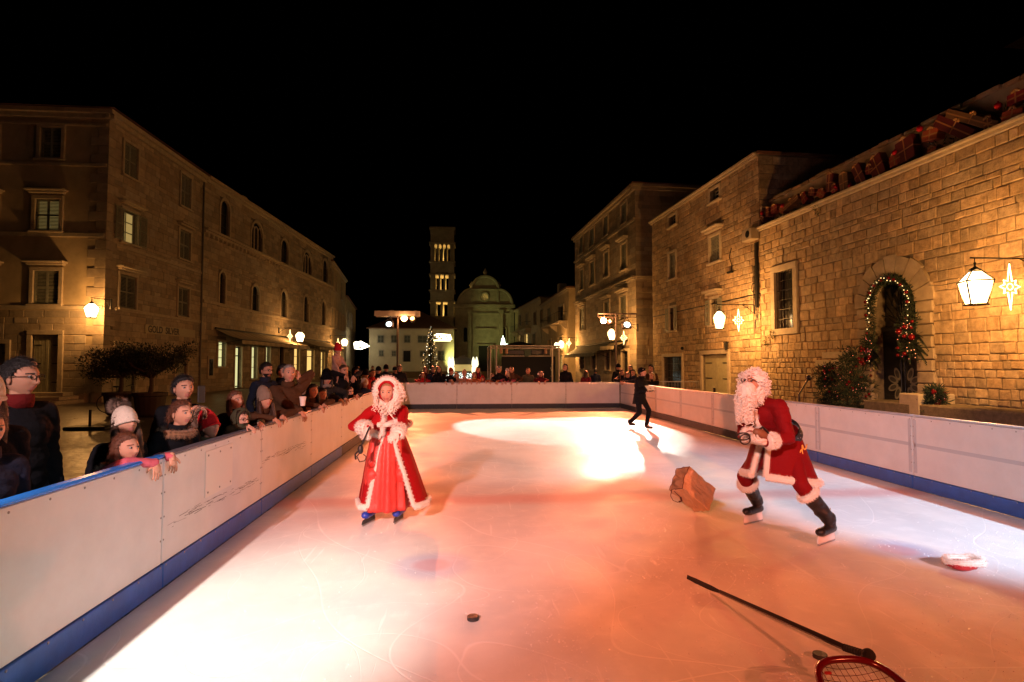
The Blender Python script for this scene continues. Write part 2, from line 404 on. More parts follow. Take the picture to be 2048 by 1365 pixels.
# dark skirt between ice and boards is the kick strip itself; people lean on the rails from outside
# ---------------------------------------------------------------- stone facades
M_stone = mat('pale limestone', (.40, .33, .25), rough=.85, var=.22, vscale=3.5, bump=.5, bscale=14, attr=True, spec=.25)
M_stone2 = mat('weathered limestone', (.42, .31, .20), rough=.9, var=.38, vscale=6, bump=1.0, bscale=9, attr=True, spec=.2)
M_mortar = mat('old mortar', (.19, .155, .115), rough=.95, var=.3, vscale=8, bump=.6, bscale=25, spec=.1)
M_plaster = mat('ochre plaster', (.50, .40, .26), rough=.9, var=.22, vscale=1.3, bump=.25, bscale=18, spec=.2)
M_trim = mat('dressed limestone', (.46, .39, .30), rough=.8, var=.2, vscale=4, bump=.35, bscale=20, spec=.25)
M_shut = mat('faded grey green shutter paint', (.22, .23, .19), rough=.6, var=.2, vscale=8)
M_dark = mat('dark interior', (.015, .013, .012), rough=.9)
M_glass = mat('dark window glass', (.02, .022, .025), rough=.08, spec=.8)
M_iron = mat('black wrought iron', (.018, .017, .016), rough=.5, metal=.6)
M_roof = mat('old clay roof tiles', (.20, .10, .06), rough=.85, var=.3, vscale=6, bump=.6, bscale=5)
M_litg = mat('lit room behind glass', (.5, .5, .4), emit=(1, .70, .22), es=.30)
M_lits = mat('bright shop window', (.5, .5, .4), emit=(.95, .92, .42), es=.8)
M_litw = mat('warm shop glow', (.5, .5, .4), emit=(1, .62, .18), es=1.1)
M_plank = mat('grey green door paint', (.25, .24, .17), rough=.6, var=.25, vscale=7, bump=.2, bscale=18)
class FP:      # a vertical facade plane: s runs along it, n points out to the square
    def __init__(f, A, B, out=1):
        f.A = V((A[0], A[1])); f.D = (V((B[0], B[1]))-f.A); f.T = f.D.length; f.D.normalize()
        f.N = V((f.D.y, -f.D.x))*out; f.out = out
    def w(f, s, z, n=0.): p = f.A+f.D*s+f.N*n; return V((p.x, p.y, z))
    def px(f, x, y):
        d = ray(x, y); dd = V((d.x, d.y)); k = f.A.dot(f.N)/dd.dot(f.N); p = CP+d*k
        return (V((p.x, p.y))-f.A).dot(f.D), p.z
    def pn(f, x, n):      # ground point n metres in front of the wall that shows at picture column x
        d = ray(x, 760); dd = V((d.x, d.y)); k = (f.A.dot(f.N)+n)/dd.dot(f.N); return V((dd.x*k, dd.y*k, GZ))
    def rect(f, x0, x1, yt, yb):
        ym = (yt+yb)/2; xm = (x0+x1)/2
        s0, s1 = sorted((f.px(x0, ym)[0], f.px(x1, ym)[0])); return s0, s1, f.px(xm, yb)[1], f.px(xm, yt)[1]
    def mtx(f):    # local (s, -n, z) frame
        D, N = f.D, f.N
        return Matrix(((D.x, -N.x, 0, f.A.x), (D.y, -N.y, 0, f.A.y), (0, 0, 1, 0), (0, 0, 0, 1)))
def masonry(mb, f, s0, s1, z0, z1, ops, ch=.32, sw=(.3, .6), relief=.03, gap=.02, rough=.01, seed=1, base=0.):
    rg = random.Random(seed); crit = sorted(set([z0, z1]+[z for o in ops for z in (o[2], o[3]) if z0 < z < z1])); cs = [crit[0]]
    for a, b in zip(crit, crit[1:]):
        if b-cs[-1] < .1 and b < z1: continue
        a = cs[-1]; n = max(1, round((b-a)/ch)); ws = [rg.uniform(.62, 1.4) for _ in range(n)]; t = 0
        for w_ in ws: t += w_; cs.append(a+(b-a)*t/sum(ws))

    mb.M = f.mtx()
    for a, b in zip(cs, cs[1:]):
        iv = [(s0, s1)]
        for o in ops:
            if o[3] > a+.02 and o[2] < b-.02:
                l, r = o[0], o[1]
                if len(o) > 4 and o[4]:      # arched: chord at this course
                    cx = (l+r)/2; rad = (r-l)/2; zs = o[3]-rad; zz = max(a, 0)
                    if zz > zs: hh = min(zz-zs, rad); c_ = math.sqrt(max(0, rad*rad-hh*hh)); l, r = cx-c_, cx+c_
                nv = []
                for p, q in iv:
                    if r <= p or l >= q: nv.append((p, q)); continue
                    if l > p: nv.append((p, l))
                    if r < q: nv.append((r, q))
                iv = nv
        for p, q in iv:
            if q-p < .04: continue
            x = p
            while x < q-.01:
                w_ = rg.uniform(*sw)*(1.5 if rg.random() < .12 else 1)*(.6+.4*min(1.5, (b-a)/ch)); w_ = q-x if q-x < w_*1.45 else w_
                h = gap*.5; re = relief*rg.uniform(.35, 1.1); t = rg.uniform(.72, 1.18); tw = rg.uniform(-.05, .05); mb.tc = (t*(1+tw), t, t*(1-tw*1.4))
                j = lambda: rg.uniform(-rough, rough)
                o4 = [(x+h+j(), a+h+j()), (x+w_-h+j(), a+h+j()), (x+w_-h+j(), b-h+j()), (x+h+j(), b-h+j())]
                bv = min(.022, re*.8+.004, w_*.2); i4 = [(o4[0][0]+bv, o4[0][1]+bv), (o4[1][0]-bv, o4[1][1]+bv), (o4[2][0]-bv, o4[2][1]-bv), (o4[3][0]+bv, o4[3][1]-bv)]
                vs = [(u, -base, v) for u, v in o4]+[(u, -base-re*.6, v) for u, v in o4]+[(u, -base-re+j()*.5, v) for u, v in i4]
                fs = []
                for k in range(4):
                    k2 = (k+1) % 4; fs += [(k, k2, 4+k2, 4+k), (4+k, 4+k2, 8+k2, 8+k)]
                fs.append((8, 9, 10, 11)); mb.add(vs, fs); x += w_
    mb.M = None; mb.tc = (1, 1, 1)
def wallsheet(mb, f, s0, s1, z0, z1, ops, depth=.35):    # wall with real openings and their reveals
    mb.M = f.mtx(); X = sorted(set([s0, s1]+[min(max(v, s0), s1) for o in ops for v in o[:2]])); Z = sorted(set([z0, z1]+[min(max(v, z0), z1) for o in ops for v in o[2:4]]))
    for a, b in zip(X, X[1:]):
        for c, d in zip(Z, Z[1:]):
            xm, zm = (a+b)/2, (c+d)/2
            if any(o[0] < xm < o[1] and o[2] < zm < o[3] for o in ops): continue
            mb.add([(a, 0, c), (b, 0, c), (b, 0, d), (a, 0, d)], [(0, 1, 2, 3)])
    for o in ops:
        a, b, c, d = o[:4]; q = depth
        mb.add([(a, 0, c), (b, 0, c), (b, 0, d), (a, 0, d), (a, q, c), (b, q, c), (b, q, d), (a, q, d)], [(0, 1, 5, 4), (1, 2, 6, 5), (2, 3, 7, 6), (3, 0, 4, 7)])
    mb.M = None
def slats(mb, x0, x1, z0, z1, y, t=.02, pitch=.075):     # a louvred shutter leaf
    f_ = .05; mb.bbox(((x0+f_/2), y, (z0+z1)/2), (f_, t+.015, z1-z0), .004); mb.bbox((x1-f_/2, y, (z0+z1)/2), (f_, t+.015, z1-z0), .004)
    for z in (z0+.04, (z0+z1)/2, z1-.04): mb.bbox(((x0+x1)/2, y, z), (x1-x0-2*f_, t+.01, .08), .004)
    n = max(3, int((z1-z0)/pitch)); rot = Matrix.Rotation(R(-38), 3, 'X')
    for i in range(n):
        z = z0+.08+(z1-z0-.16)*(i+.5)/n; mb.box(((x0+x1)/2, y, z), (x1-x0-2*f_, .045, .010), rot)
def window(par, f, o, kind='shut', hood=0, frame=.13, lit=None, arch=False, sill=True, lab=None):
    a, b, c, d = o[:4]; M = f.mtx(); w_ = b-a; h_ = d-c; xm = (a+b)/2
    fr = MB(); fr.M = M; t = frame; pr = .05
    if arch:
        r = w_/2; zs = d-r; K = 10
        for sgn in (-1, 1): fr.bbox((xm+sgn*(r+t/2), .0, (c+zs)/2), (t, .12+pr, zs-c), .01)
        ring = []
        for i in range(K+1):
            an = PI*i/K; ring.append((math.cos(an), math.sin(an)))
        for i in range(K):
            (c1, s1), (c2, s2) = ring[i], ring[i+1]
            q = [(xm+(r)*c1, zs+r*s1), (xm+(r+t)*c1, zs+(r+t)*s1), (xm+(r+t)*c2, zs+(r+t)*s2), (xm+r*c2, zs+r*s2)]
            fr.prism([(u, -.085, v) for u, v in q], (0, .17, 0))
            if len(o) > 4 or True:           # spandrel filler hides the square corner of the opening
                q2 = [(xm+(r)*c1, zs+r*s1), (xm+r*c2, zs+r*s2), (xm+(r*1.0)*(1 if c2 > -1e-9 and c1 > 1e-9 else -1), d), ]
                fr.add([(q2[0][0], .01, q2[0][1]), (q2[1][0], .01, q2[1][1]), (q2[2][0], .01, q2[2][1])], [(0, 1, 2)])
    else:
        for sgn in (-1, 1): fr.bbox((xm+sgn*(w_/2+t/2), .0, (c+d)/2), (t, .10+pr*2, h_), .01)
        fr.bbox((xm, 0, d+t/2), (w_+2*t, .12+pr*2, t), .01)
    if sill: fr.bbox((xm, -.03, c-.05), (w_+2*t+.12, .22+pr*2, .10), .015)
    if hood: fr.bbox((xm, -.10, d+t+.14), (w_+2*t+.16, .30, .10), .015); fr.bbox((xm, -.17, d+t+.24), (w_+2*t+.36, .46, .10), .02)
    W = fr.build('window', M_trim, par, lab=lab)
    g = MB(); g.M = M; g.box((xm, .22, (c+d)/2), (w_+.02, .01, h_+.02)); g.build('pane', lit or M_glass, W)
    s_ = MB(); s_.M = M
    if kind == 'shut':
        slats(s_, a+.015, xm-.004, c+.01, d-.01, .03); s_.build('shutter', M_shut, W)
        s_ = MB(); s_.M = M; slats(s_, xm+.004, b-.015, c+.01, d-.01, .03); s_.build('shutter', M_shut, W)
    elif kind == 'open':
        for sgn in (-1, 1):
            x0 = xm+sgn*(w_/2+.02); x1 = xm+sgn*(w_+.02); s_ = MB(); s_.M = M; slats(s_, min(x0, x1), max(x0, x1), c+.01, d-.01, -.14); s_.build('shutter', M_shut, W)
    elif kind == 'ajar':
        slats(s_, a+.015, xm-.004, c+.01, d-.01, .03)
        sb = MB(); slats(sb, 0, w_/2, c+.01, d-.01, 0); s_.M = M @ Matrix.Translation((b, .03, 0)) @ Matrix.Rotation(R(-70), 4, 'Z') @ Matrix.Translation((-w_/2, 0, 0)); s_.add(sb.v, sb.f); s_.build('shutter', M_shut, W)
    elif kind == 'grille':
        n = max(3, int(w_/.18))
        for i in range(n+1): s_.tube([(a+w_*i/n, .02, c), (a+w_*i/n, .02, d)], .012, 6)
        n = max(3, int(h_/.34))
        for i in range(n+1): s_.tube([(a, .02, c+h_*i/n), (b, .02, c+h_*i/n)], .011, 6)
        s_.build('grille', M_iron, W)
    if kind in ('open', 'glass', 'arch', 'ajar'):
        m_ = MB(); m_.M = M
        for x in (a+.03, xm, b-.03): m_.box((x, .20, (c+d)/2), (.05, .03, h_))
        for z in (c+.03, c+h_*.36, c+h_*.68, d-.03): m_.box((xm, .20, z), (w_, .028, .045))
        m_.build('sash', M_shut if kind != 'arch' else M_iron, W)
    return W
def door(par, f, o, m=None, frame=.18, name='door', hood=0, glazed=None):
    a, b, c, d = o[:4]; M = f.mtx(); xm = (a+b)/2; w_ = b-a; h_ = d-c
    fr = MB(); fr.M = M
    for sgn in (-1, 1): fr.bbox((xm+sgn*(w_/2+frame/2), 0, (c+d)/2), (frame, .2, h_), .012)
    fr.bbox((xm, 0, d+frame/2), (w_+2*frame, .22, frame), .012)
    if hood: fr.bbox((xm, -.12, d+frame+.06), (w_+2*frame+.3, .4, .12), .02)
    W = fr.build(name, M_trim, par)
    l = MB(); l.M = M
    if glazed:
        l.box((xm, .24, (c+d)/2), (w_, .01, h_)); l.build('pane', glazed, W)
        s_ = MB(); s_.M = M
        for x in (a+.04, b-.04): s_.box((x, .2, (c+d)/2), (.08, .05, h_))
        for z in (c+.1, d-.05, c+h_*.78): s_.box((xm, .2, z), (w_, .05, .08))
        s_.build('sash', M_iron, W)
    else:
        n = max(4, int(w_/.13))
        for i in range(n):
            if i == n//2: continue
            l.bbox((a+w_*(i+.5)/n, .12, (c+d)/2), (w_/n-.008, .04, h_-.02), .006)
        l.bbox((xm+w_/n*.5*(0 if n % 2 else 1), .11, (c+d)/2), (w_/n-.004, .05, h_-.02), .006)
        l.box((xm, .15, (c+d)/2), (w_, .01, h_)); l.build('leaf', m or M_plank, W)
        s_ = MB(); s_.M = M
        for z in (c+h_*.18, c+h_*.5, c+h_*.82):
            for sgn in (-1, 1): s_.box((xm+sgn*w_*.34, .085, z), (w_*.26, .012, .045))
        s_.build('hinges', M_iron, W)
    return W
def body(par, f, T, z1, depth, m, roof=True, eave=.28, rise=1.6, ends=(1, 1), hipped=True, s0=0):      # rear, ends and roof of a house behind its facade
    b = MB(); b.M = f.mtx(); z0 = GZ-.3
    if ends[0]: b.add([(s0, 0, z0), (s0, depth, z0), (s0, depth, z1), (s0, 0, z1)], [(0, 1, 2, 3)])
    if ends[1]: b.add([(T, 0, z0), (T, depth, z0), (T, depth, z1), (T, 0, z1)], [(0, 1, 2, 3)])
    b.add([(s0, depth, z0), (T, depth, z0), (T, depth, z1), (s0, depth, z1)], [(0, 1, 2, 3)])
    if b.v: b.build('side_wall', m, par)
    if roof:
        r = MB(); r.M = f.mtx(); e = eave; q = depth/2; h = q if hipped else 0
        r.add([(s0-e, -e, z1+.12), (T+e, -e, z1+.12), (T+e, depth+e, z1+.12), (s0-e, depth+e, z1+.12), (s0+h, q, z1+rise), (T-h, q, z1+rise),
               (s0-e, -e, z1+.02), (T+e, -e, z1+.02), (T+e, depth+e, z1+.02), (s0-e, depth+e, z1+.02)],
              [(0, 1, 5, 4), (1, 2, 5), (2, 3, 4, 5), (3, 0, 4), (0, 6, 7, 1), (1, 7, 8, 2), (2, 8, 9, 3), (3, 9, 6, 0), (6, 9, 8, 7)])
        r.build('roof', M_roof, par)
def cornice(par, f, s0, s1, z, h=.3, out=.25, m=None, name='cornice', steps=2, y0=0):
    c = MB(); c.M = f.mtx()
    for i in range(steps):
        o_ = out*(i+1)/steps; c.bbox(((s0+s1)/2, y0-o_/2+.02, z+h*(i+.5)/steps), (s1-s0+(.0 if name != 'cornice' else o_*.0), o_+.04, h/steps-.002), .012)
    return c.build(name, m or M_trim, par)

# ================================================================ LEFT SIDE
# --- corner house with the lantern
A0 = (-30.0, 29.0); _p = YP(203, 760, 29.0); C0 = (_p.x, 29.0)
_q = YP(404, 600, 38.8); C1 = (_q.x, 38.8); _q = YP(662, 600, 67.0); C2 = (_q.x, 67.0); _q = YP(691, 600, 83.0); C3 = (_q.x, 83.0)
fa = FP(A0, C0); fb = FP(C0, C1); fc = FP(C1, C2); fd = FP(C2, C3)
HL = 13.85
H1 = empty('corner_house', (C0[0], C0[1], GZ)); H1.location = (0, 0, 0)
tag(H1, 'tall stone corner house on the left with louvred shutters and a lantern on its corner', 'house')
opsA = {'u1': fa.rect(82, 124, 256, 318), 'u0': fa.rect(-45, -5, 256, 318), 'm1': fa.rect(72, 120, 399, 462), 'm0': fa.rect(-55, -8, 399, 462), 'l1': fa.rect(68, 119, 542, 609), 'l0': fa.rect(-60, -10, 542, 609),
        'd1': fa.rect(64, 117, 670, 786), 'd0': fa.rect(-30, 12, 688, 790)}
oa = list(opsA.values())
wl = MB(); sA = fa.T; zb = fa.px(100, 613)[1]
wallsheet(wl, fa, 4, sA-.0, GZ-.2, HL, oa); wl.build('front_wall', M_plaster, H1)
st = MB(); masonry(st, fa, 4, sA-.75, GZ, zb-.18, [o for o in oa if o[2] < zb], .34, (.4, .85), .03, .02, .006, 11); st.build('ashlar_base', M_stone, H1, tint=True)
for k, kd, hd in (('u1', 'shut', 0), ('u0', 'shut', 0), ('m1', 'shut', 1), ('m0', 'shut', 1), ('l1', 'shut', 1), ('l0', 'shut', 1)):
    window(H1, fa, opsA[k], kd, hd, frame=.17, lit=mat('dim lit room', (.4, .4, .3), emit=(1, .70, .22), es=.16) if k == 'm1' else None)
door(H1, fa, opsA['d1'], frame=.22); door(H1, fa, opsA['d0'], frame=.2, m=M_shut)
for z_, h_ in ((fa.px(100, 332)[1], .16), (fa.px(100, 474)[1], .2), (zb-.16, .2), (fa.px(100, 251)[1], .14)): cornice(H1, fa, 4, sA-.02, z_, h_, .12, name='string_course', steps=1)
# quoins wrap the corner
qn = MB(); z = GZ; i = 0; rg = random.Random(5)
while z < HL-.3:
    h = .46; la, lb = (.78, .45) if i % 2 else (.45, .78); t = rg.uniform(.85, 1.12); qn.tc = (t, t*.99, t*.97)
    qn.M = fa.mtx(); qn.bbox((sA-la/2+.03, -.005, z+h/2), (la+.06, .09, h-.014), .012)
    qn.M = fb.mtx(); qn.bbox((lb/2+.045, -.005, z+h/2), (lb-.02, .086, h-.014), .012)
    z += h; i += 1
qn.M = None; qn.build('quoins', M_stone, H1, tint=True)
opsB = {'u1': fb.rect(246, 274, 290, 356), 'u2': fb.rect(360, 380, 352, 416), 'm1': fb.rect(243, 274, 424, 488), 'm2': fb.rect(357, 379, 462, 520), 'l1': fb.rect(237, 270, 552, 618), 'l2': fb.rect(354, 376, 576, 634),
        'd1': fb.rect(228, 268, 690, 806), 'd2': fb.rect(350, 372, 706, 790), 'v': fb.rect(213.5, 222, 647, 657)}
ob = list(opsB.values()); wl = MB(); wallsheet(wl, fb, 0, fb.T, GZ-.2, HL, ob); wl.build('side_wall', M_mortar, H1)
st = MB(); masonry(st, fb, .5, fb.T, GZ, HL-.3, [(o[0]-.12, o[1]+.12, o[2]-.05, o[3]+.12) for o in ob], .31, (.4, .9), .022, .014, .006, 12); st.build('ashlar', M_stone, H1, tint=True)
window(H1, fb, opsB['u1'], 'shut', 0); window(H1, fb, opsB['u2'], 'shut', 0); window(H1, fb, opsB['m1'], 'open', 1, lit=M_litg); window(H1, fb, opsB['m2'], 'shut', 1)
window(H1, fb, opsB['l1'], 'shut', 1); window(H1, fb, opsB['l2'], 'shut', 1); door(H1, fb, opsB['d1']); door(H1, fb, opsB['d2'])
vb = MB(); vb.M = fb.mtx(); o_ = opsB['v']; vb.box(((o_[0]+o_[1])/2, .1, (o_[2]+o_[3])/2), (o_[1]-o_[0], .02, o_[3]-o_[2])); vb.build('vent_hole', M_dark, H1)
for z_ in (fb.px(300, 433)[1]-.1, fb.px(300, 600)[1]): pass
cornice(H1, fb, .8, fb.T, fb.px(300, 632)[1], .16, .1, name='string_course', steps=1); cornice(H1, fb, .8, fb.T, fb.px(300, 516)[1], .16, .1, name='string_course', steps=1)
cornice(H1, fa, 4, sA+.35, HL-.3, .42, .36); cornice(H1, fb, -.3, fb.T, HL-.3, .42, .34)
r = MB(); r.M = fa.mtx(); r.add([(4, -.5, HL+.13), (sA+.5, -.5, HL+.13), (sA+.75, 9.6, HL+.13), (4, 10, HL+.13), (4, 5, HL+1.5), (sA-4, 5, HL+1.5)], [(0, 1, 5, 4), (1, 2, 5), (2, 3, 4, 5), (0, 4, 3)]); r.build('roof', M_roof, H1)
# shop sign board with its dark lettering
sg = MB(); o_ = fb.rect(288, 387, 655, 673); z0s, z1s = fb.px(338, 672)[1], fb.px(338, 655)[1]
sg.M = fb.mtx(); sg.bbox(((o_[0]+o_[1])/2, -.08, (z0s+z1s)/2), (o_[1]-o_[0], .05, z1s-z0s), .01)
SG = sg.build('shop_sign', mat('cream sign board', (.42, .36, .24), rough=.6), None); tag(SG, 'long cream shop sign reading GOLD SILVER above the shrubs on the corner house', 'sign')
def text(par, txt, f, s, z, n, size, m, name='lettering', align='CENTER', bold=.0, ext=.004):
    cu = bpy.data.curves.new(name, 'FONT'); cu.body = txt; cu.size = size; cu.extrude = ext; cu.offset = bold; cu.align_x = align; cu.align_y = 'CENTER'
    o = bpy.data.objects.new('t', cu); C.objects.link(o); dg = bpy.context.evaluated_depsgraph_get(); me = bpy.data.meshes.new_from_object(o.evaluated_get(dg)); bpy.data.objects.remove(o)
    ob_ = bpy.data.objects.new(name, me); me.name = name; me.materials.clear(); me.materials.append(m); C.objects.link(ob_)
    p = f.w(s, z, n); x = V((f.D.x, f.D.y, 0)); N_ = V((f.N.x, f.N.y, 0)); 
    if x.cross(V((0, 0, 1))).dot(N_) < 0: x = -x
    ob_.matrix_world = Matrix(((x.x, 0, N_.x, p.x), (x.y, 0, N_.y, p.y), (0, 1, 0, p.z), (0, 0, 0, 1)))
    if par is not None: ob_.parent = par
    return ob_
M_ink = mat('dark brown letters', (.04, .025, .015), rough=.6)
zc = (z0s+z1s)/2; L_ = o_[1]-o_[0]
text(SG, 'GOLD', fb, o_[0]+L_*.17, zc, .109, .52, M_ink, bold=.012); text(SG, 'SILVER', fb, o_[0]+L_*.50, zc, .109, .52, M_ink, bold=.012)
# steps in front of the corner door
sp = MB(); sx = (opsA['d1'][0]+opsA['d1'][1])/2
for i in range(3): sp.bbox((*fa.w(sx, GZ+.09+i*.17, .9-.32*i).to_2d(), GZ+.085+i*.17), (3.6-.5*i, 2.1-.6*i, .17), .02)
tag(sp.build('stone_steps', M_trim), 'low stone steps in front of the corner house door', 'steps')

# --- gothic house
H2 = empty('gothic_house'); tag(H2, 'long stone house on the left with pointed arch windows and shop awnings', 'house')
gw = {}
for i, (x0, x1, yt, yb) in enumerate([(440, 458, 402, 482), (502, 524, 446, 512), (561, 576, 480, 536), (605, 623, 504, 556), (645, 655, 520, 566)]): gw['u%d' % i] = fc.rect(x0, x1, yt, yb)
for i, (x0, x1, yt, yb) in enumerate([(438, 449, 545, 612), (503, 517, 572, 626), (561, 574, 582, 637), (607, 617, 592, 645), (643, 650, 602, 651)]): gw['l%d' % i] = fc.rect(x0, x1, yt, yb)
gd = {}
for i, (x0, x1, yt, yb) in enumerate([(434, 450, 684, 734), (468, 482, 694, 776), (501, 513, 694, 758), (530, 539, 694, 752), (557, 566, 694, 762), (586, 598, 697, 748), (612, 627, 700, 760), (640, 648, 704, 752)]): gd[i] = fc.rect(x0, x1, yt, yb)
og = list(gw.values())+list(gd.values())
wl = MB(); wallsheet(wl, fc, 0, fc.T, GZ-.2, 14.0, og); wl.build('front_wall', M_mortar, H2)
st = MB(); masonry(st, fc, 0, fc.T, GZ, 13.8, [(o[0]-.1, o[1]+.1, o[2]-.05, o[3]+.15) for o in og], .36, (.5, 1.1), .02, .014, .006, 13); st.build('ashlar', M_stone, H2, tint=True)
for k, o in gw.items():
    lit = M_lits if k in ('l1', 'l2') else None
    W = window(H2, fc, o, 'arch', 0, frame=.2, arch=True, lit=None)
    if lit:
        g = MB(); g.M = fc.mtx(); wd = o[1]-o[0]; g.box((o[0]+wd*.3, .21, (o[2]+o[3])/2-.1), (wd*.5, .01, (o[3]-o[2])*.8)); g.build('lit_pane', lit, W)
    if o[1]-o[0] > 1.9:
        m_ = MB(); m_.M = fc.mtx()
        for q in (.33, .66): m_.tube([(o[0]+(o[1]-o[0])*q, .05, o[2]), (o[0]+(o[1]-o[0])*q, .05, o[3]-.4)], .07, 8)
        for q in (.17, .5, .83): m_.tube([(o[0]+(o[1]-o[0])*(q+.16*math.cos(a_)), .05, o[3]-.75+.45*math.sin(a_)) for a_ in [PI*i_/8 for i_ in range(9)]], .05, 6)
        m_.build('tracery', M_trim, W)
for i, o in gd.items():
    if i in (1, 4, 6): door(H2, fc, o, glazed=(M_lits, M_dark, M_litw)[(1, 4, 6).index(i)], frame=.14)
    else: window(H2, fc, o, 'glass', 0, frame=.14, lit=M_lits if i < 4 else M_litw)
cornice(H2, fc, 0, fc.T, fc.px(540, 636)[1]+.1, .2, .14, name='string_course', steps=1); cornice(H2, fc, 0, fc.T, fc.px(550, 528)[1], .3, .34, name='string_course'); cornice(H2, fc, 0, fc.T, 13.7, .4, .4)
dn = MB(); dn.M = fc.mtx()
for i in range(46): dn.bbox((.3+fc.T*i/46, -.12, fc.px(550, 528)[1]-.13), (.22, .26, .24), .03)
dn.build('corbels', M_trim, H2)
body(H2, fc, fc.T, 14.0, 9, M_plaster, ends=(0, 0)); ch = MB(); ch.M = fc.mtx(); ch.bbox((14.5, 4.2, 16.0), (.9, .8, 1.9), .03); ch.build('chimney', M_trim, H2)
for f_, s_, zt_, lb in ((fb, fb.T-.25, HL-.3, 'grey drain pipe where the corner house meets the gothic house'),):
    if lb: q = MB(); q.M = f_.mtx(); q.tube([(s_, -.10, GZ), (s_, -.10, zt_)], .055, 8); [q.tube([(s_, -.10, z_), (s_, -.10, z_+.06)], .07, 8) for z_ in (1, 3.5, 6, 8.5, 11)]; tag(q.build('drain_pipe', mat('zinc pipe', (.16, .15, .14), rough=.5, metal=.5)), lb, 'pipe')
# lit pot plants behind the shop glass
def awning(f, x0, x1, yt, yb, out, lab, m, valance=.25):
    e = empty('awning'); s0, s1 = sorted((f.px(x0, yt)[0], f.px(x1, yt)[0])); zt = f.px((x0+x1)/2, yt)[1]; zb_ = zt-(.75 if out > 1 else .3)
    a = MB(); a.M = f.mtx(); n = max(6, int((s1-s0)/.5)); mi = 0
    for i in range(n):
        u0, u1 = s0+(s1-s0)*i/n, s0+(s1-s0)*(i+1)/n; a.mi = i % 2
        a.add([(u0, -.04, zt), (u1, -.04, zt), (u1, -out*.5, (zt+zb_)/2-.07), (u0, -out*.5, (zt+zb_)/2-.07)], [(0, 1, 2, 3)]); a.add([(u0, -out*.5, (zt+zb_)/2-.07), (u1, -out*.5, (zt+zb_)/2-.07), (u1, -out, zb_), (u0, -out, zb_)], [(0, 1, 2, 3)])
        a.add([(u0, -out, zb_), (u1, -out, zb_), (u1, -out-.02, zb_-valance), ((u0+u1)/2, -out-.02, zb_-valance-.05), (u0, -out-.02, zb_-valance)], [(0, 1, 2, 3, 4)])
    a.build('canvas', m, e)
    b = MB(); b.M = f.mtx(); b.tube([(s0, -out+.02, zb_), (s1, -out+.02, zb_)], .03, 6); b.tube([(s0, -.1, zt+.03), (s1, -.1, zt+.03)], .07, 8)
    for u in (s0+.3, s1-.3): b.tube([(u, -.05, zb_-.4), (u, -out*.55, zb_-.12), (u, -out+.03, zb_)], .02, 5)
    b.build('arms', M_iron, e); tag(e, lab, 'awning'); return e
MC = [mat('cream awning canvas', (.52, .44, .32), rough=.9), mat('sand awning canvas', (.44, .36, .25), rough=.9)]
awning(fc, 428, 578, 667, 690, 1.9, 'long cream canvas awning over the lit shop windows of the gothic house', MC)
awning(fc, 600, 658, 682, 700, 1.9, 'small cream awning further along the left row, beside the glowing star', MC)

# --- third and fourth houses on the left
H3 = empty('narrow_house'); tag(H3, 'smooth pale house with tall narrow dark windows at the far end of the left row', 'house')
o3 = [fd.rect(x0, x1, yt, yb) for x0, x1, yt, yb in [(663, 666.5, 543, 578), (669.5, 672.5, 550, 585), (681, 684, 565, 600), (662, 665.5, 616, 655), (669, 672, 620, 657), (675, 678, 624, 659), (681, 683.5, 628, 662), (686, 688, 632, 664), (664, 671, 690, 735), (679, 685, 694, 735)]]
wl = MB(); wallsheet(wl, fd, 0, fd.T, GZ-.2, 13.5, o3); wl.build('front_wall', M_plaster, H3)
for i, o in enumerate(o3): window(H3, fd, o, 'shut' if i < 8 else 'glass', 0, frame=.15, lit=M_litw if i >= 8 else None)
cornice(H3, fd, 0, fd.T, 13.3, .3, .3); cornice(H3, fd, 0, fd.T, fd.px(676, 668)[1], .15, .1, name='string_course', steps=1); body(H3, fd, fd.T, 13.5, 9, M_plaster, ends=(0, 1))
_a = YP(692, 650, 84); _b = YP(711, 650, 104); fe = FP((_a.x, 84), (_b.x, 104)); H4 = empty('low_house'); tag(H4, 'lower house beyond the left row, half hidden in the dark', 'house')
z4 = fe.px(700, 604)[1]; wl = MB(); o4 = [fe.rect(695, 698, 625, 655), fe.rect(702, 704.5, 630, 658)]; wallsheet(wl, fe, 0, fe.T, GZ-.2, z4, o4); wl.build('front_wall', M_plaster, H4)
for o in o4: window(H4, fe, o, 'shut', 0)
body(H4, fe, fe.T, z4, 8, M_plaster, ends=(1, 1)); _c = None

# ================================================================ RIGHT SIDE
_d = 22.5; _p = YP(1525, 700, _d); DR = V((math.tan(math.atan2(870-1024, FPX)+YAW), 1)).normalized()
PR = V((_p.x, _d)); ZT = 1.65
def rp(px_): # point on the right hand building line under a picture column
    d = ray(px_, 700); n = V((DR.y, -DR.x)); k = PR.dot(n)/V((d.x, d.y)).dot(n); return (d.x*k, d.y*k)
Pn = (PR-DR*19); Pn = (Pn.x, Pn.y); P1 = rp(1524); P2 = rp(1307); P3 = rp(1273); P4 = rp(1151)
f1 = FP(Pn, P1, -1); f2 = FP(P1, P2, -1); f3 = FP(P3, P4, -1)
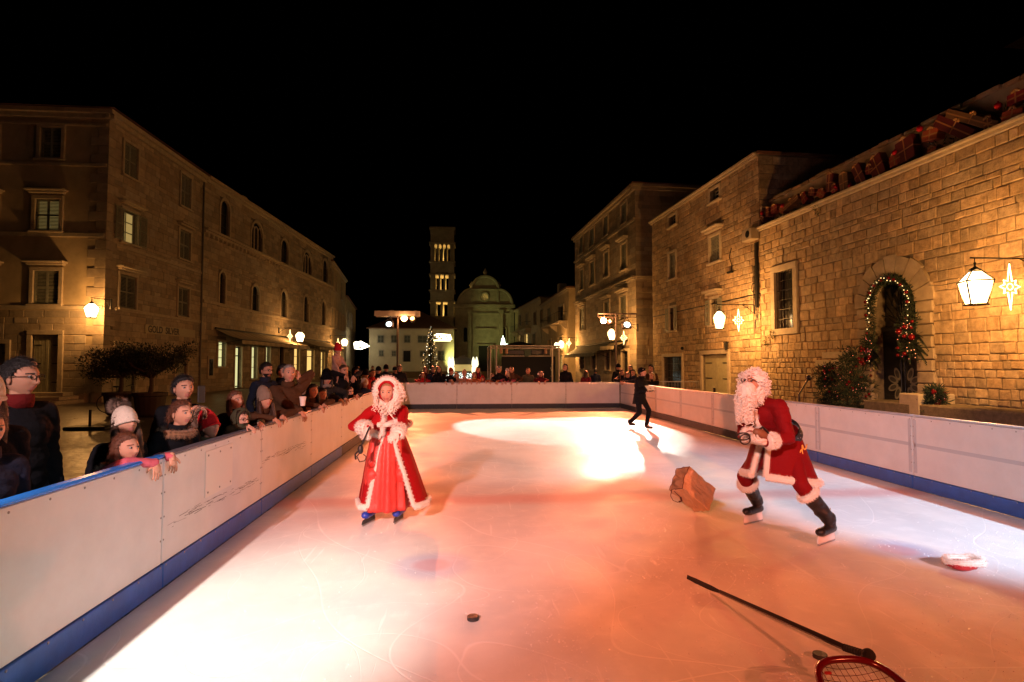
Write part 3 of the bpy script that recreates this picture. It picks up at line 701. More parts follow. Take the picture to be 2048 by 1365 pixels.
# --- big rough stone hall
T1 = f1.T; ZC = f1.px(1800, 348)[1]; ZPAR = ZC+1.22
H5 = empty('stone_hall'); tag(H5, 'long rough stone hall on the right with an arched doorway and a barred window', 'building')
ow = f1.rect(1553, 1590, 541, 657); od = f1.rect(1747, 1837, 553, 838)
od = (od[0], od[1], GZ, f1.px(1790, 553)[1]); adr = (od[1]-od[0])/2; axm = (od[0]+od[1])/2; zsp = od[3]-adr
wl = MB(); wallsheet(wl, f1, 0, T1, GZ-.2, ZC, [ow, (od[0], od[1], GZ, od[3])], .5); wl.build('wall', M_mortar, H5)
FR = .58
st = MB()
zm = f1.px(1660, 720)[1]
stone_ops = [(ow[0]-.24, ow[1]+.24, ow[2]-.24, ow[3]+.30), (od[0]-FR+.06, od[1]+FR-.06, GZ, od[3]+FR-.06, True)]
masonry(st, f1, 0, T1, GZ, 1.9, stone_ops, .21, (.17, .36), .042, .022, .014, 21); masonry(st, f1, 0, T1, 1.9, ZC-.02, stone_ops, .26, (.2, .55), .042, .020, .013, 27); st.build('rubble_stones', M_stone2, H5, tint=True)
W = window(H5, f1, ow, 'grille', 0, frame=.24, sill=False); 
fr = MB(); fr.M = f1.mtx(); fr.bbox(((ow[0]+ow[1])/2, 0, ow[2]-.12), (ow[1]-ow[0]+.48, .2, .24), .012); fr.build('sill', M_trim, W)
# arched door surround of rusticated blocks
sr = MB(); sr.M = f1.mtx(); nb = 9; z = GZ; k = 0
while z < zsp-.02:
    h = (zsp-GZ)/11; t = random.Random(k).uniform(.85, 1.1); sr.tc = (t, t*.98, t*.95)
    for sgn in (-1, 1): sr.bbox((axm+sgn*(adr+(FR-.04*(k % 2))/2), .02, z+h/2), (FR-.05*(k % 2), .22+.02*(k % 2), h-.018), .03)
    z += h; k += 1
for i in range(nb):
    a0, a1 = PI*i/nb+.012, PI*(i+1)/nb-.012; t = random.Random(i+40).uniform(.85, 1.1); sr.tc = (t, t*.98, t*.95); ro = adr+FR*(1.08 if i % 2 == 0 else 1.0)
    pts = [(axm+adr*math.cos(a_), -.10, zsp+adr*math.sin(a_)) for a_ in [a0+(a1-a0)*q/4 for q in range(5)]]+[(axm+ro*math.cos(a_), -.10, zsp+ro*math.sin(a_)) for a_ in [a1-(a1-a0)*q/4 for q in range(5)]]
    sr.prism(pts, (0, .25, 0))
for i in range(16):      # wall faces between arch and square opening corners
    a0, a1 = PI*i/16, PI*(i+1)/16; cx_ = axm+adr*(1 if i < 8 else -1)
    sr.add([(axm+adr*math.cos(a0), .03, zsp+adr*math.sin(a0)), (axm+adr*math.cos(a1), .03, zsp+adr*math.sin(a1)), (cx_, .03, od[3])], [(0, 1, 2)])
DS = sr.build('arched_doorway', M_stone, H5, tint=True)
dl = MB(); dl.M = f1.mtx(); ztr = zsp-.75
for sgn in (-1, 1):
    dl.bbox((axm+sgn*adr*.5, .34, (GZ+ztr)/2), (adr-.02, .06, ztr-GZ), .01)
    for (a_, b_) in ((GZ+.15, GZ+.9), (GZ+1.0, ztr-.15)):
        dl.bbox((axm+sgn*adr*.5, .30, (a_+b_)/2), (adr*.72, .03, b_-a_), .02)
dl.bbox((axm, .32, ztr+.06), (2*adr, .1, .14), .01); dl.build('door_leaves', mat('black painted door', (.012, .012, .013), rough=.45), DS)
gl = MB(); gl.M = f1.mtx(); gl.box((axm, .42, (ztr+od[3])/2), (2*adr, .01, od[3]-ztr)); gl.build('fanlight', M_glass, DS)
br_ = MB(); br_.M = f1.mtx()
for i in range(13):
    a_ = PI*i/12; br_.tube([(axm+.16*math.cos(a_), .3, ztr+.13+.1*math.sin(a_)), (axm+adr*.5*math.cos(a_*.98+.03), .28, ztr+.13+(od[3]-ztr-.1)*.5*math.sin(a_)), (axm+adr*math.cos(a_), .3, ztr+.13+(od[3]-ztr-.1)*math.sin(a_))], .014, 6)
br_.build('fan_bars', M_iron, DS)
pt = MB(); pt.M = f1.mtx(); zf = f1.px(1790, 768)[1]           # flower split across the two leaves
for i in range(8):
    a_ = PI/8+PI/4*i; c0 = V((axm, .262, zf)); d0 = V((math.cos(a_), 0, math.sin(a_))); s0_ = V((-d0.z, 0, d0.x))
    for rr_, yy, kk in ((1, .262, 0), (.62, .256, 1)):
        pts = [c0+V((0, yy-.262, 0))+d0*(.30+.20*math.cos(b_)*rr_)+s0_*(.10*math.sin(b_)*rr_) for b_ in [2*PI*q/14 for q in range(14)]]
        pt.mi = kk; pt.prism([p_ + V((.12 if math.cos(a_) > 0 else -.12, 0, 0)) for p_ in pts], (0, .004, 0))
pt.build('flower_ornament', [mat('pale gilt petals', (.30, .27, .18), rough=.5), mat('dark petal hearts', (.08, .07, .05), rough=.5)], DS)
cornice(H5, f1, 0, T1+.1, ZC-.02, .17, .2, steps=2)
for (x0, x1, yt, yb) in ((1648, 1728, 703, 718), (1634, 1712, 720, 734)):
    s0, s1, za, zb_ = f1.rect(x0, x1, yt, yb); q = MB(); q.M = f1.mtx(); q.bbox(((s0+s1)/2, -.02, (za+zb_)/2), (s1-s0, .12, zb_-za-.02), .015); q.build('long_stone', M_trim, H5)
# terrace ledge and parapet set back behind the cornice
pp = MB(); pp.M = f1.mtx(); pp.bbox((T1/2, .58, ZC+.62), (T1-.2, .25, 1.24), .01); pp.box((T1/2, .2, ZC+.09), (T1-.05, .62, .04)); pp.build('parapet', M_plaster, H5)
cp = MB(); rg = random.Random(9); x = 0; 
while x < T1:
    l = rg.uniform(.35, .8); cp.M = f1.mtx(); t = rg.uniform(.75, 1.2); cp.tc = (t, t, t*.95); cp.bbox((x+l/2, .56+rg.uniform(-.02, .02), ZPAR+.07+rg.uniform(-.02, .03)), (l-.02, .36, .12), .025); x += l
cp.build('coping', M_stone2, H5, tint=True)
pi_ = MB(); pi_.M = f1.mtx(); pi_.bbox((T1+.12, .3, ZC+.42), (.42, .5, 1.1), .02); pi_.bbox((T1+.12, .3, ZC+1.02), (.5, .6, .14), .05); pi_.build('end_pillar', M_stone2, H5, tint=True)
bk = MB(); bk.M = f1.mtx(); bk.add([(0, 6, GZ), (T1, 6, GZ), (T1, 6, ZC), (0, 6, ZC), (0, .7, ZC), (T1, .7, ZC), (0, .02, GZ), (T1, .02, GZ)], [(0, 1, 2, 3), (3, 2, 5, 4), (0, 3, 4, 6), (1, 7, 5, 2)]); bk.build('rear', M_mortar, H5)
# --- tall house behind the terrace, only its dim outline shows
H6b = empty('dim_upper_house'); tag(H6b, 'dim unlit house rising behind the terrace of the stone hall', 'house')
q = MB(); q.M = f1.mtx(); q.box((6, 12, 6.6), (18, 8, 13.6)); q.build('wall', M_mortar, H6b)
q = MB(); q.M = f1.mtx(); q.prism([(-3.4, 7.6, 13.4), (-3.4, 16.4, 13.4), (-3.4, 12, 15)], (18.8, 0, 0)); q.build('roof', M_roof, H6b)
# --- middle house on the right
H6 = empty('stone_house'); tag(H6, 'tall stone house between the hall and the alley, with an olive double door', 'house')
Z2 = f2.px(1400, 385)[1]; T2 = f2.T
R2 = {k: f2.rect(*v) for k, v in {'a1': (1423, 1441, 378, 402), 'a2': (1340, 1354, 432, 452), 'b1': (1422, 1442, 472, 524), 'b2': (1339, 1353, 506, 558), 'c1': (1424, 1440, 598, 650), 'c2': (1341, 1352, 616, 662), 'd2': (1329, 1366, 714, 792)}.items()}
dd = f2.rect(1407, 1458, 709, 800); R2['d1'] = (dd[0], dd[1], GZ, dd[3])
R2['d2'] = (R2['d2'][0], R2['d2'][1], GZ+.3, R2['d2'][3])
o2 = list(R2.values()); wl = MB(); wallsheet(wl, f2, -.0, T2, GZ-.2, Z2, o2); wl.build('front_wall', M_mortar, H6)
st = MB(); masonry(st, f2, 0, T2, GZ, Z2-.05, [(o[0]-.1, o[1]+.1, o[2]-.05, o[3]+.1) for o in o2], .27, (.25, .7), .045, .022, .015, 22); st.build('ashlar', M_stone2, H6, tint=True)
window(H6, f2, R2['a1'], 'glass', 0); window(H6, f2, R2['a2'], 'glass', 0); window(H6, f2, R2['b1'], 'shut', 1); window(H6, f2, R2['b2'], 'shut', 0); window(H6, f2, R2['c1'], 'open', 1, lit=M_glass); window(H6, f2, R2['c2'], 'open', 0)
door(H6, f2, R2['d1'], frame=.2, m=mat('pale olive door paint', (.36, .33, .20), rough=.55, var=.15)); window(H6, f2, R2['d2'], 'grille', 0, frame=.18)
cornice(H6, f2, 0, T2, f2.px(1400, 603)[1]-.3, .05, .05, m=M_iron, name='cable', steps=1)
cornice(H6, f2, 0, T2+.1, Z2-.1, .2, .22); body(H6, f2, T2, Z2, 9, M_stone, ends=(0, 0), rise=1.5, s0=0, eave=.1)
for sx_, sd in ((0, 31), (T2, 32)):     # gable end walls in coursed stone
    e0 = f2.w(sx_, 0, 0); e1 = f2.w(sx_, 0, -9); fg = FP((e1.x, e1.y) if sx_ == 0 else (e1.x, e1.y), (e0.x, e0.y)); 
    if fg.N.y*(-1) < 0: fg = FP((e0.x, e0.y), (e1.x, e1.y))
    if sx_ == 0:
        w2 = MB(); wallsheet(w2, fg, 0, fg.T, GZ, Z2, []); w2.build('side_wall', M_mortar, H6); st = MB(); masonry(st, fg, 0, fg.T, ZC, Z2-.05, [], .3, (.4, .9), .03, .02, .01, sd); st.build('side_stones', M_stone2, H6, tint=True)
    else: w2 = MB(); wallsheet(w2, fg, 0, fg.T, GZ, Z2, []); w2.build('side_wall', M_mortar, H6)
# --- tall corner house beyond the alley
H7 = empty('tall_house'); tag(H7, 'tallest smooth stone house beyond the alley, behind the right light stand', 'house')
Z3 = f3.px(1220, 415)[1]; T3 = f3.T
R3_ = [f3.rect(*v) for v in ((1243, 1254, 408, 448), (1208, 1217, 433, 472), (1180, 1189, 458, 494), (1160, 1167, 475, 508),
        (1243, 1254, 488, 540), (1209, 1218, 505, 554), (1181, 1190, 524, 570), (1161, 1168, 540, 580),
        (1241, 1254, 592, 640), (1209, 1220, 604, 645), (1161, 1170, 616, 660), (1245, 1258, 703, 760), (1212, 1221, 706, 740), (1184, 1193, 708, 740), (1161, 1170, 710, 738))]
wl = MB(); wallsheet(wl, f3, 0, T3, GZ-.2, Z3, R3_); wl.build('front_wall', M_mortar, H7)
st = MB(); masonry(st, f3, 0, T3, GZ, Z3-.3, [(o[0]-.1, o[1]+.1, o[2]-.05, o[3]+.1) for o in R3_], .36, (.6, 1.2), .016, .012, .005, 23); st.build('ashlar', M_stone, H7, tint=True)
for i, o in enumerate(R3_):
    if i == 11: door(H7, f3, o, glazed=M_dark)
    else: window(H7, f3, o, 'shut' if i < 11 else 'glass', 1 if 4 <= i < 11 else 0, frame=.15)
e0 = f3.w(0, 0, 0); e1 = f3.w(0, 0, -10); fg3 = FP((e0.x, e0.y), (e1.x, e1.y)); w2 = MB(); wallsheet(w2, fg3, 0, fg3.T, GZ, Z3, []); w2.build('side_wall', M_mortar, H7)
st = MB(); masonry(st, fg3, 0, 10, GZ, Z3-.3, [], .36, (.5, 1.1), .02, .014, .006, 24); st.build('side_stones', M_stone, H7, tint=True)
cornice(H7, f3, 0, T3, Z3-.35, .4, .35); cornice(H7, f3, 0, T3, f3.px(1210, 585)[1], .25, .2, name='string_course'); cornice(H7, f3, 0, T3, f3.px(1210, 484)[1], .18, .14, name='string_course', steps=1)
cornice(H7, fg3, -.3, 10, Z3-.35, .4, .3); cornice(H7, fg3, 0, 10, f3.px(1210, 585)[1], .25, .2, name='string_course')
body(H7, f3, T3, Z3, 10, M_stone, ends=(0, 1), eave=.3, rise=1.8)
awning(f3, 1156, 1222, 690, 700, 1.3, 'dark awning with folded canvas under the tall house on the right, beside the light stand', [mat('dark green canvas', (.05, .06, .05), rough=.8), mat('green canvas', (.07, .08, .06), rough=.8)])
awning(f3, 1226, 1256, 684, 694, 1.0, 'small cream awning over the corner door of the tall house, under the glowing star', MC)
# --- two lower houses and their balconies
def low_house(xa, da, xb, db, yroof, wins, lab, name, balc, lits=()):
    a = YP(xa, 650, da); b = YP(xb, 650, db); f = FP((a.x, da), (b.x, db), -1); e = empty(name); tag(e, lab, 'house'); z = f.px(xa-2, yroof)[1]
    os_ = [f.rect(*v) for v in wins]; wl = MB(); wallsheet(wl, f, 0, f.T, GZ-.2, z, os_); wl.build('front_wall', M_plaster, e)
    for i, o in enumerate(os_): window(e, f, o, 'shut' if i % 2 else 'glass', 0, frame=.16, lit=M_litw if i in lits else None)
    cornice(e, f, 0, f.T, z-.25, .25, .25); e0 = f.w(0, 0, 0); e1 = f.w(0, 0, -8); fg = FP((e0.x, e0.y), (e1.x, e1.y)); w2 = MB(); wallsheet(w2, fg, 0, 8, GZ, z, []); w2.build('side_wall', M_plaster, e)
    body(e, f, f.T, z, 8, M_plaster, ends=(0, 1), rise=1.3); 
    for (x0, x1, yb) in balc:
        s0, s1 = sorted((f.px(x0, yb)[0], f.px(x1, yb)[0])); zb_ = f.px((x0+x1)/2, yb)[1]; bm_ = MB(); bm_.M = f.mtx(); bm_.bbox(((s0+s1)/2, -.5, zb_), (s1-s0, 1.0, .16), .03)
        for q in range(3):
            u = s0+.4+(s1-s0-.8)*q/2; bm_.prism([(u-.12, 0, zb_-.08), (u-.12, -.85, zb_-.08), (u-.12, -.6, zb_-.4), (u-.12, 0, zb_-.8)], (.24, 0, 0))
        B = bm_.build('balcony', M_trim, e); r_ = MB(); r_.M = f.mtx(); r_.tube([(s0, -.05, zb_+1), (s0, -.95, zb_+1), (s1, -.95, zb_+1), (s1, -.05, zb_+1)], .025, 5)
        for q in range(13): u = s0+(s1-s0)*q/12; r_.tube([(u, -.95, zb_+.08), (u, -.95, zb_+1)], .012, 4)
        r_.build('railing', M_iron, B)
    return e, f, z
e8, f8, z8 = low_house(1138, 58, 1083, 76, 577, ((1118, 1128, 612, 645), (1096, 1102, 618, 645), (1081.5, 1086.5, 620, 646), (1117, 1126, 675, 700), (1096, 1103, 680, 705), (1118, 1126, 712, 740)), 'low house on the right with a bracketed balcony, beside the tall house', 'balcony_house', ((1096, 1134, 650),), (5,))
q = MB(); q.M = f8.mtx(); q.bbox((14, 2, z8+1.2), (1.2, 1, 2.4), .05); q.bbox((3.2, 2, z8+1.6), (1.5, 1, 3.4), .05); q.build('chimney', M_trim, e8)
e9, f9, z9 = low_house(1082, 77, 1030, 97, 596, ((1068, 1073, 625, 650), (1052, 1056, 628, 650), (1038, 1043, 630, 652), (1066, 1072, 668, 690), (1050, 1056, 668, 692), (1036, 1041, 670, 692)), 'lower farther house on the right with a balcony, next to the cathedral', 'far_balcony_house', ((1032, 1062, 662),), (4, 5))
for nm_, fx, a_, b_, yy, lb in (('patio_umbrella', f9, 1048, 1084, 686, 'dark square cafe parasol roof in front of the farther balcony house'),):
    u = MB(); s0, z0_ = fx.px(1066, 690); c_ = fx.w(s0, z0_, 2.0); u.lathe([(.03, 0), (.03, 2.6-.1)], 6, (c_.x, c_.y, GZ)); u.prism([], (0, 0, 0)) if 0 else None
    zt_ = c_.z+.5; w_ = 1.9; u.add([(c_.x-w_, c_.y-w_, c_.z), (c_.x+w_, c_.y-w_, c_.z), (c_.x+w_, c_.y+w_, c_.z), (c_.x-w_, c_.y+w_, c_.z), (c_.x, c_.y, zt_)], [(0, 1, 4), (1, 2, 4), (2, 3, 4), (3, 0, 4), (3, 2, 1, 0)])
    u.lathe([(.035, 0), (.035, c_.z-GZ)], 6, (c_.x, c_.y, GZ)); tag(u.build(nm_, mat('charcoal canvas', (.03, .028, .025), rough=.9)), lb, 'parasol')

# ================================================================ FAR END
M_cath = mat('cathedral stone', (.36, .32, .22), rough=.9, var=.25, vscale=1.2, bump=.3, bscale=6, attr=True, spec=.2)
YC = 98.0
def xz(px_, py_, y=YC): p = YP(px_, py_, y); return p.x, p.z
def rectz(f, x0, x1, yt, yb): return f.rect(x0, x1, yt, yb)
# bell tower: four hollow storeys with more arches the higher they are
BT = empty('bell_tower'); tag(BT, 'square stone bell tower with lit arched openings on four storeys', 'bell tower')
xa, _ = xz(860.5, 600); xb, _ = xz(907.5, 600); TW = xb-xa; ft = FP((xa, YC), (xb, YC)); fr_ = FP((xb, YC), (xb, YC+TW)); fl_ = FP((xa, YC+TW), (xa, YC)); fk_ = FP((xb, YC+TW), (xa, YC+TW))
lev = [(603, 634, 2, 9.2, 600, [876.6, 890.4]), (548, 581, 3, 6.8, 544.5, [873.8, 883.6, 893.4]), (488, 523, 4, 5.4, 489, [871, 879.6, 888.2, 896.6])]
zt = xz(884, 457)[1]; K = TW/(907.5-860.5); opsT = []
for (y0_, y1_, n_, w_, ytop, cs_) in lev:
    for c_ in cs_: s_c = (c_-860.5)*K; opsT.append((s_c-w_*K/2, s_c+w_*K/2, xz(884, y1_-1)[1], xz(884, ytop)[1]))
opsT.append(((882-860.5)*K, (886.5-860.5)*K, xz(884, 668)[1], xz(884, 653)[1]))
for f_ in (ft, fr_, fl_, fk_):
    q = MB(); wallsheet(q, f_, 0, TW, GZ, zt, opsT if f_ is not fk_ else opsT[:9], .5); a_ = q; a_.M = f_.mtx()
    for o in opsT:                         # round heads closing each opening
        r = (o[1]-o[0])/2; cx_ = (o[0]+o[1])/2; zs_ = o[3]-r
        for i in range(10):
            t0, t1 = PI*i/10, PI*(i+1)/10; c__ = cx_+r*(1 if i < 5 else -1); a_.prism([(cx_+r*math.cos(t0), .02, zs_+r*math.sin(t0)), (cx_+r*math.cos(t1), .02, zs_+r*math.sin(t1)), (c__, .02, o[3])], (0, .4, 0))
    q.M = None; q.build('tower_wall', M_cath, BT, tint=True)
for y_ in (457, 486, 524, 549, 581.5, 603, 634):
    q = MB(); z_ = xz(884, y_)[1]; q.bbox(((xa+xb)/2, YC+TW/2, z_), (TW+.5, TW+.5, .28 if y_ != 457 else .45), .05); q.build('band', M_cath, BT, tint=True)
for y_ in (523.5, 581.5, 634): light('POINT', 'belfry_lamp', ((xa+xb)/2, YC+TW*.62, xz(884, y_)[1]+.7), 420, (1, .60, .18), shadow_soft_size=.3)
# cathedral facade
CA = empty('cathedral'); tag(CA, 'pale cathedral facade with a rounded three part gable and a lit round window', 'cathedral')
pts = []
def arc(cx_, cy_, rx, ry, a0, a1, n=14): return [(cx_+rx*math.cos(a0+(a1-a0)*i/n), cy_-ry*math.sin(a0+(a1-a0)*i/n)) for i in range(n+1)]
out = [(909, 760), (909, 612)]+[(914, 611)]+arc(944, 612, 29, 33, PI, PI/2)[0:]+[(944, 579)]+arc(970.5, 580, 27, 27, PI, 0, 20)+[(997, 579)]+arc(997, 612, 28, 33, PI/2, 0)+[(1028, 612), (1028, 760)]
yc = YC+1.0; P3_ = [YP(x, y, yc) for x, y in out]; P3_ = [V((p.x, yc, max(p.z, GZ))) for p in P3_]
fcx = FP((P3_[0].x, yc), (P3_[-1].x, yc))
q = MB(); q.prism(P3_, (0, 3.0, 0)); q.build('facade', M_cath, CA, tint=True)
q = MB(); y_ = yc-.12
def cb(x0, x1, yt, yb, d=.24, b=.03, off=0.): 
    p0 = YP(x0, yb, yc); p1 = YP(x1, yt, yc); q.bbox(((p0.x+p1.x)/2, yc-off, (max(p0.z, GZ)+p1.z)/2), (p1.x-p0.x, d, p1.z-max(p0.z, GZ)), b)
for x in (911, 935, 998, 1020): cb(x, x+8, 624, 760, 1.0); cb(x-1, x+9, 620, 626, 1.2)
for x in (942, 994): cb(x, x+4, 582, 611, .4)
cb(907, 1030, 610, 615, 1.0); cb(909, 1028, 626, 628.5, .5); cb(942, 998, 578.5, 580.5, .9); cb(950, 990, 657, 660, .8); cb(953, 987, 689, 692, 1.0)
for x in (954, 982): cb(x, x+3.5, 692, 760, .4)
q.build('pilasters', M_cath, CA, tint=True)
q = MB()
for cx_, cy_, rx, ry in ((970.5, 580, 27, 27),): q.tube([YP(x, y, yc-.1) for x, y in arc(cx_, cy_, rx, ry, PI, 0, 20)], .25, 6)
q.tube([YP(x, y, yc-.1) for x, y in arc(944, 612, 29, 33, PI, PI/2)], .22, 6); q.tube([YP(x, y, yc-.1) for x, y in arc(997, 612, 28, 33, PI/2, 0)], .22, 6)
oc = YP(969, 594.5, yc-.1); q.tube([oc+V((.78*math.cos(a_), 0, .78*math.sin(a_))) for a_ in [2*PI*i/20 for i in range(20)]], .16, 6, closed=True)
for x, y in ((970.5, 553), (943, 579), (998, 579)): p = YP(x, y, yc+.5); q.lathe([(.5, -.2), (.5, .1), (.22, .3), (.4, .7), (.15, 1.1), (.02, 1.4)], 8, p)
q.build('mouldings', M_cath, CA, tint=True)
q = MB(); q.lathe([(.7, 0), (.7, .02)], 20, oc+V((0, .12, 0)), Matrix.Rotation(PI/2, 3, 'X')); q.build('round_window', mat('lit round window', (.5, .4, .2), emit=(1, .62, .14), es=.55), CA)
for x in (931, 1008):
    a0 = YP(x-4, 684, yc-.05); a1 = YP(x+4, 655, yc-.05); r = (a1.x-a0.x)/2; cx_ = (a0.x+a1.x)/2; zs_ = a1.z-r; q = MB()
    q.prism([(a0.x, yc-.06, a0.z), (a1.x, yc-.06, a0.z)]+[(cx_+r*math.cos(t), yc-.06, zs_+r*math.sin(t)) for t in [PI*i/8 for i in range(9)]], (0, .02, 0)); W = q.build('arched_window', M_glass, CA)
    q = MB(); q.tube([(a0.x-.1, yc-.08, a0.z), (a0.x-.1, yc-.08, zs_)]+[(cx_-(r+.1)*math.cos(t), yc-.08, zs_+(r+.1)*math.sin(t)) for t in [PI*i/8 for i in range(9)]]+[(a1.x+.1, yc-.08, a0.z)], .14, 6); q.build('frame', M_cath, W, tint=True)
a0 = YP(957.5, 745, yc-.05); a1 = YP(981.5, 692, yc-.05); q = MB(); q.box(((a0.x+a1.x)/2, yc-.04, (GZ+a1.z)/2), (a1.x-a0.x, .05, a1.z-GZ)); q.build('door', M_dark, CA)
light('SPOT', 'facade_floodlight', YP(893, 738, 90), 2300, (.85, .9, .28), to=YP(966, 640, yc), spot_size=R(75), spot_blend=.9, shadow_soft_size=.5)
# white house left of the tower
WH = empty('white_house'); tag(WH, 'two storey white plastered house with a dark hipped roof left of the bell tower', 'house')
yw = 92.0; x0w, zw = YP(738.5, 658, yw).x, YP(820, 658, yw).z; x1w = YP(908, 658, yw).x; fw = FP((x0w, yw), (x1w, yw))
M_wh = mat('whitewashed plaster', (.55, .48, .33), rough=.9, var=.15, vscale=.6)
ops = [fw.rect(*v) for v in ((755.5, 767.5, 671, 686), (782.5, 793.5, 671, 686), (808.5, 820.5, 671, 686), (835.5, 855, 671.5, 686), (758, 767, 701, 713), (783.5, 792, 702, 713), (840, 852, 702, 714), (876, 889, 702, 722))]
dr = fw.rect(806.5, 821, 702, 724); ops2 = ops+[dr]; q = MB(); wallsheet(q, fw, 0, fw.T, GZ, zw, ops2); q.build('front_wall', M_wh, WH)
for o in ops: window(WH, fw, o, 'shut', 0, frame=.12)
door(WH, fw, dr, m=M_dark); body(WH, fw, fw.T, zw, 11, M_wh, ends=(1, 1), rise=3.2, eave=.4); q = MB(); q.bbox((x0w+3, yw+4, zw+2.6), (.7, .7, 1.4), .05); q.build('chimney', M_wh, WH)
cornice(WH, fw, 0, fw.T, zw-.2, .2, .2)
# raised terrace with a low wall in front of the cathedral, dark wooded hill behind
q = MB(); q.bbox((-2, 80, .2), (34, .5, 1.1), .05); tag(q.build('terrace_wall', M_mortar), 'low stone terrace wall across the square in front of the cathedral', 'wall')
hm = MB(); n = 40; vs = [(-90+i*6, 180+40*fz(i*.2, 3), -2) for i in range(n)]+[(-90+i*6, 230, 9+13*abs(fz(i*.16, 9))+6*math.exp(-((i-12)/6)**2)) for i in range(n)]
hm.add(vs, [(i, i+1, n+i+1, n+i) for i in range(n-1)]); tag(hm.build('hills', mat('dark wooded hill', (.02, .025, .015), rough=1)), 'dark hill behind the town', kind='structure')
# ================================================================ street lanterns and glowing stars
M_lamp = bpy.data.materials.new('lit lantern glass'); _t = nt(M_lamp); _n = _t.nodes; _n.remove(_n['Principled BSDF'])
_e = _n.new('ShaderNodeEmission'); _e.inputs[0].default_value = (1, .72, .38, 1); _e.inputs[1].default_value = 3.2; _tr = _n.new('ShaderNodeBsdfTransparent'); _a = _n.new('ShaderNodeAddShader')
_t.links.new(_e.outputs[0], _a.inputs[0]); _t.links.new(_tr.outputs[0], _a.inputs[1]); _t.links.new(_a.outputs[0], _n['Material Output'].inputs[0]); LAMPW = 860
M_star = lamp_mat('lit star tube', (1, .62, .24), 8)
M_bulbw = lamp_mat('white fairy light', (1, .92, .7), 5)
M_bulbo = lamp_mat('amber fairy light', (1, .62, .22), 3)
def lantern(c, wall, lab, h=.70, group='wall lanterns around the square', armz=None):
    c = V(c); e = empty('street_lantern', c); k = h/.7
    g = MB(); z0, z1, z2 = -.36*k, .12*k, .34*k; r0, r1, r2 = .15*k, .255*k, .09*k
    def ring(r, z): return [(r*1.32*math.cos(a_), r*1.32*math.sin(a_), z) for a_ in [R(-68)+i*PI/2 for i in range(4)]]
    q = .96
    g.add(ring(r0*q, z0+.01)+ring(r1*q, z1)+ring(r2, z2-.01), [(0, 1, 5, 4), (1, 2, 6, 5), (2, 3, 7, 6), (3, 0, 4, 7), (4, 5, 9, 8), (5, 6, 10, 9), (6, 7, 11, 10), (7, 4, 8, 11), (0, 3, 2, 1), (8, 9, 10, 11)]); g.build('glass', M_lamp, e)
    f = MB(); A, B, D = ring(r0, z0), ring(r1, z1), ring(r2, z2)
    for i in range(4):
        f.tube([A[i], B[i]], .015*k, 5); f.tube([B[i], D[i]], .015*k, 5)
        for Q in (A, B, D): f.tube([Q[i], Q[(i+1) % 4]], .017*k, 5)
        f.ell(B[i], .018*k, 6, 4)
    f.lathe([(.10*k, z2), (.12*k, z2+.03), (.06*k, z2+.07), (.02*k, z2+.10), (.02*k, z2+.16), (.03*k, z2+.17), (.01, z2+.2)], 10); f.box((0, 0, z0-.01), (r0*2.1, r0*2.1, .03)); f.build('frame', M_iron, e)
    wv = V(wall)-c; az = (armz or z2+.28*k); b = MB(); L_ = V((wv.x, wv.y, 0)); b.tube([(0, 0, z2+.15*k), (0, 0, az)], .010, 5); b.tube([V((0, 0, az))-L_*.06, V((0, 0, az))+L_], .018, 6)
    b.tube([V((0, 0, az))+L_*.62, V((0, 0, az-.12))+L_*.8, V((0, 0, az-.42))+L_], .014, 6); b.box(V((0, 0, az-.2))+L_, (.06, .1, .5)); b.build('bracket', M_iron, e)
    L__ = light('POINT', 'lantern_lamp', (0, 0, 0), LAMPW, (1, .445, .11), shadow_soft_size=.09); L__.parent = e
    tag(e, lab, 'lantern', group); return e
def star(c, lab, h=.95, hook=.2):
    e = empty('star_light', c); t = MB(); pts = []
    for i in range(16):
        a = PI*2*i/16+PI/2; long_ = i % 2 == 0; ax = i//2
        r = .13 if not long_ else (h/2 if i in (0, 8) else (.24 if i in (4, 12) else .20)); pts.append((r*math.cos(a), 0, r*math.sin(a)))
    t.tube(pts, .014, 6, closed=True); t.tube([(.07*math.cos(a_), 0, .07*math.sin(a_)) for a_ in [2*PI*i/10 for i in range(10)]], .010, 5, closed=True); t.build('light_tube', M_star, e)
    b = MB(); b.tube([(0, 0, h/2), (0, 0, h/2+hook)], .006, 4); b.build('hanger', M_iron, e); tag(e, lab, 'star light', 'glowing eight pointed stars'); return e
def rwall(pxw):  p = rp(pxw); return V((p[0], p[1], 0))
for (pl, yl, ps, ys, pw, lab, lab2) in (
    (1951, 575, 2020, 574, 2098, 'largest glass lantern, on an iron bracket beside the arched doorway at right', 'largest glowing star hanging from the bracket of the largest lantern'),
    (1438.5, 640, 1477, 641, 1511, 'lantern on the bracket between the stone house door and the barred window', 'glowing star hanging between the hall corner and the lantern of the stone house'),
    (1223.5, 669, 1247.5, 676, 1276, 'lantern on the corner of the tall house, under the right light stand', 'glowing star on the corner of the tall house beside its lantern'),
    (1122.5, 689, 1138, 687, 1153, 'small far lantern on the balcony house at right', 'small far star beside the lantern of the balcony house')):
    wl_ = rwall(pw); c = YP(pl, yl, wl_.y); lantern(c, wl_, lab, .72); cs = YP(ps, ys, wl_.y); star(cs, lab2, 1.0 if ps > 2000 else .92, max(.05, c.z+.52-cs.z-.48))
LAMPW = 330
c = YP(183, 621, 28.1); lantern(c, (c.x+.35, 28.95, 0), 'lantern on the corner of the tall corner house at left', .66)
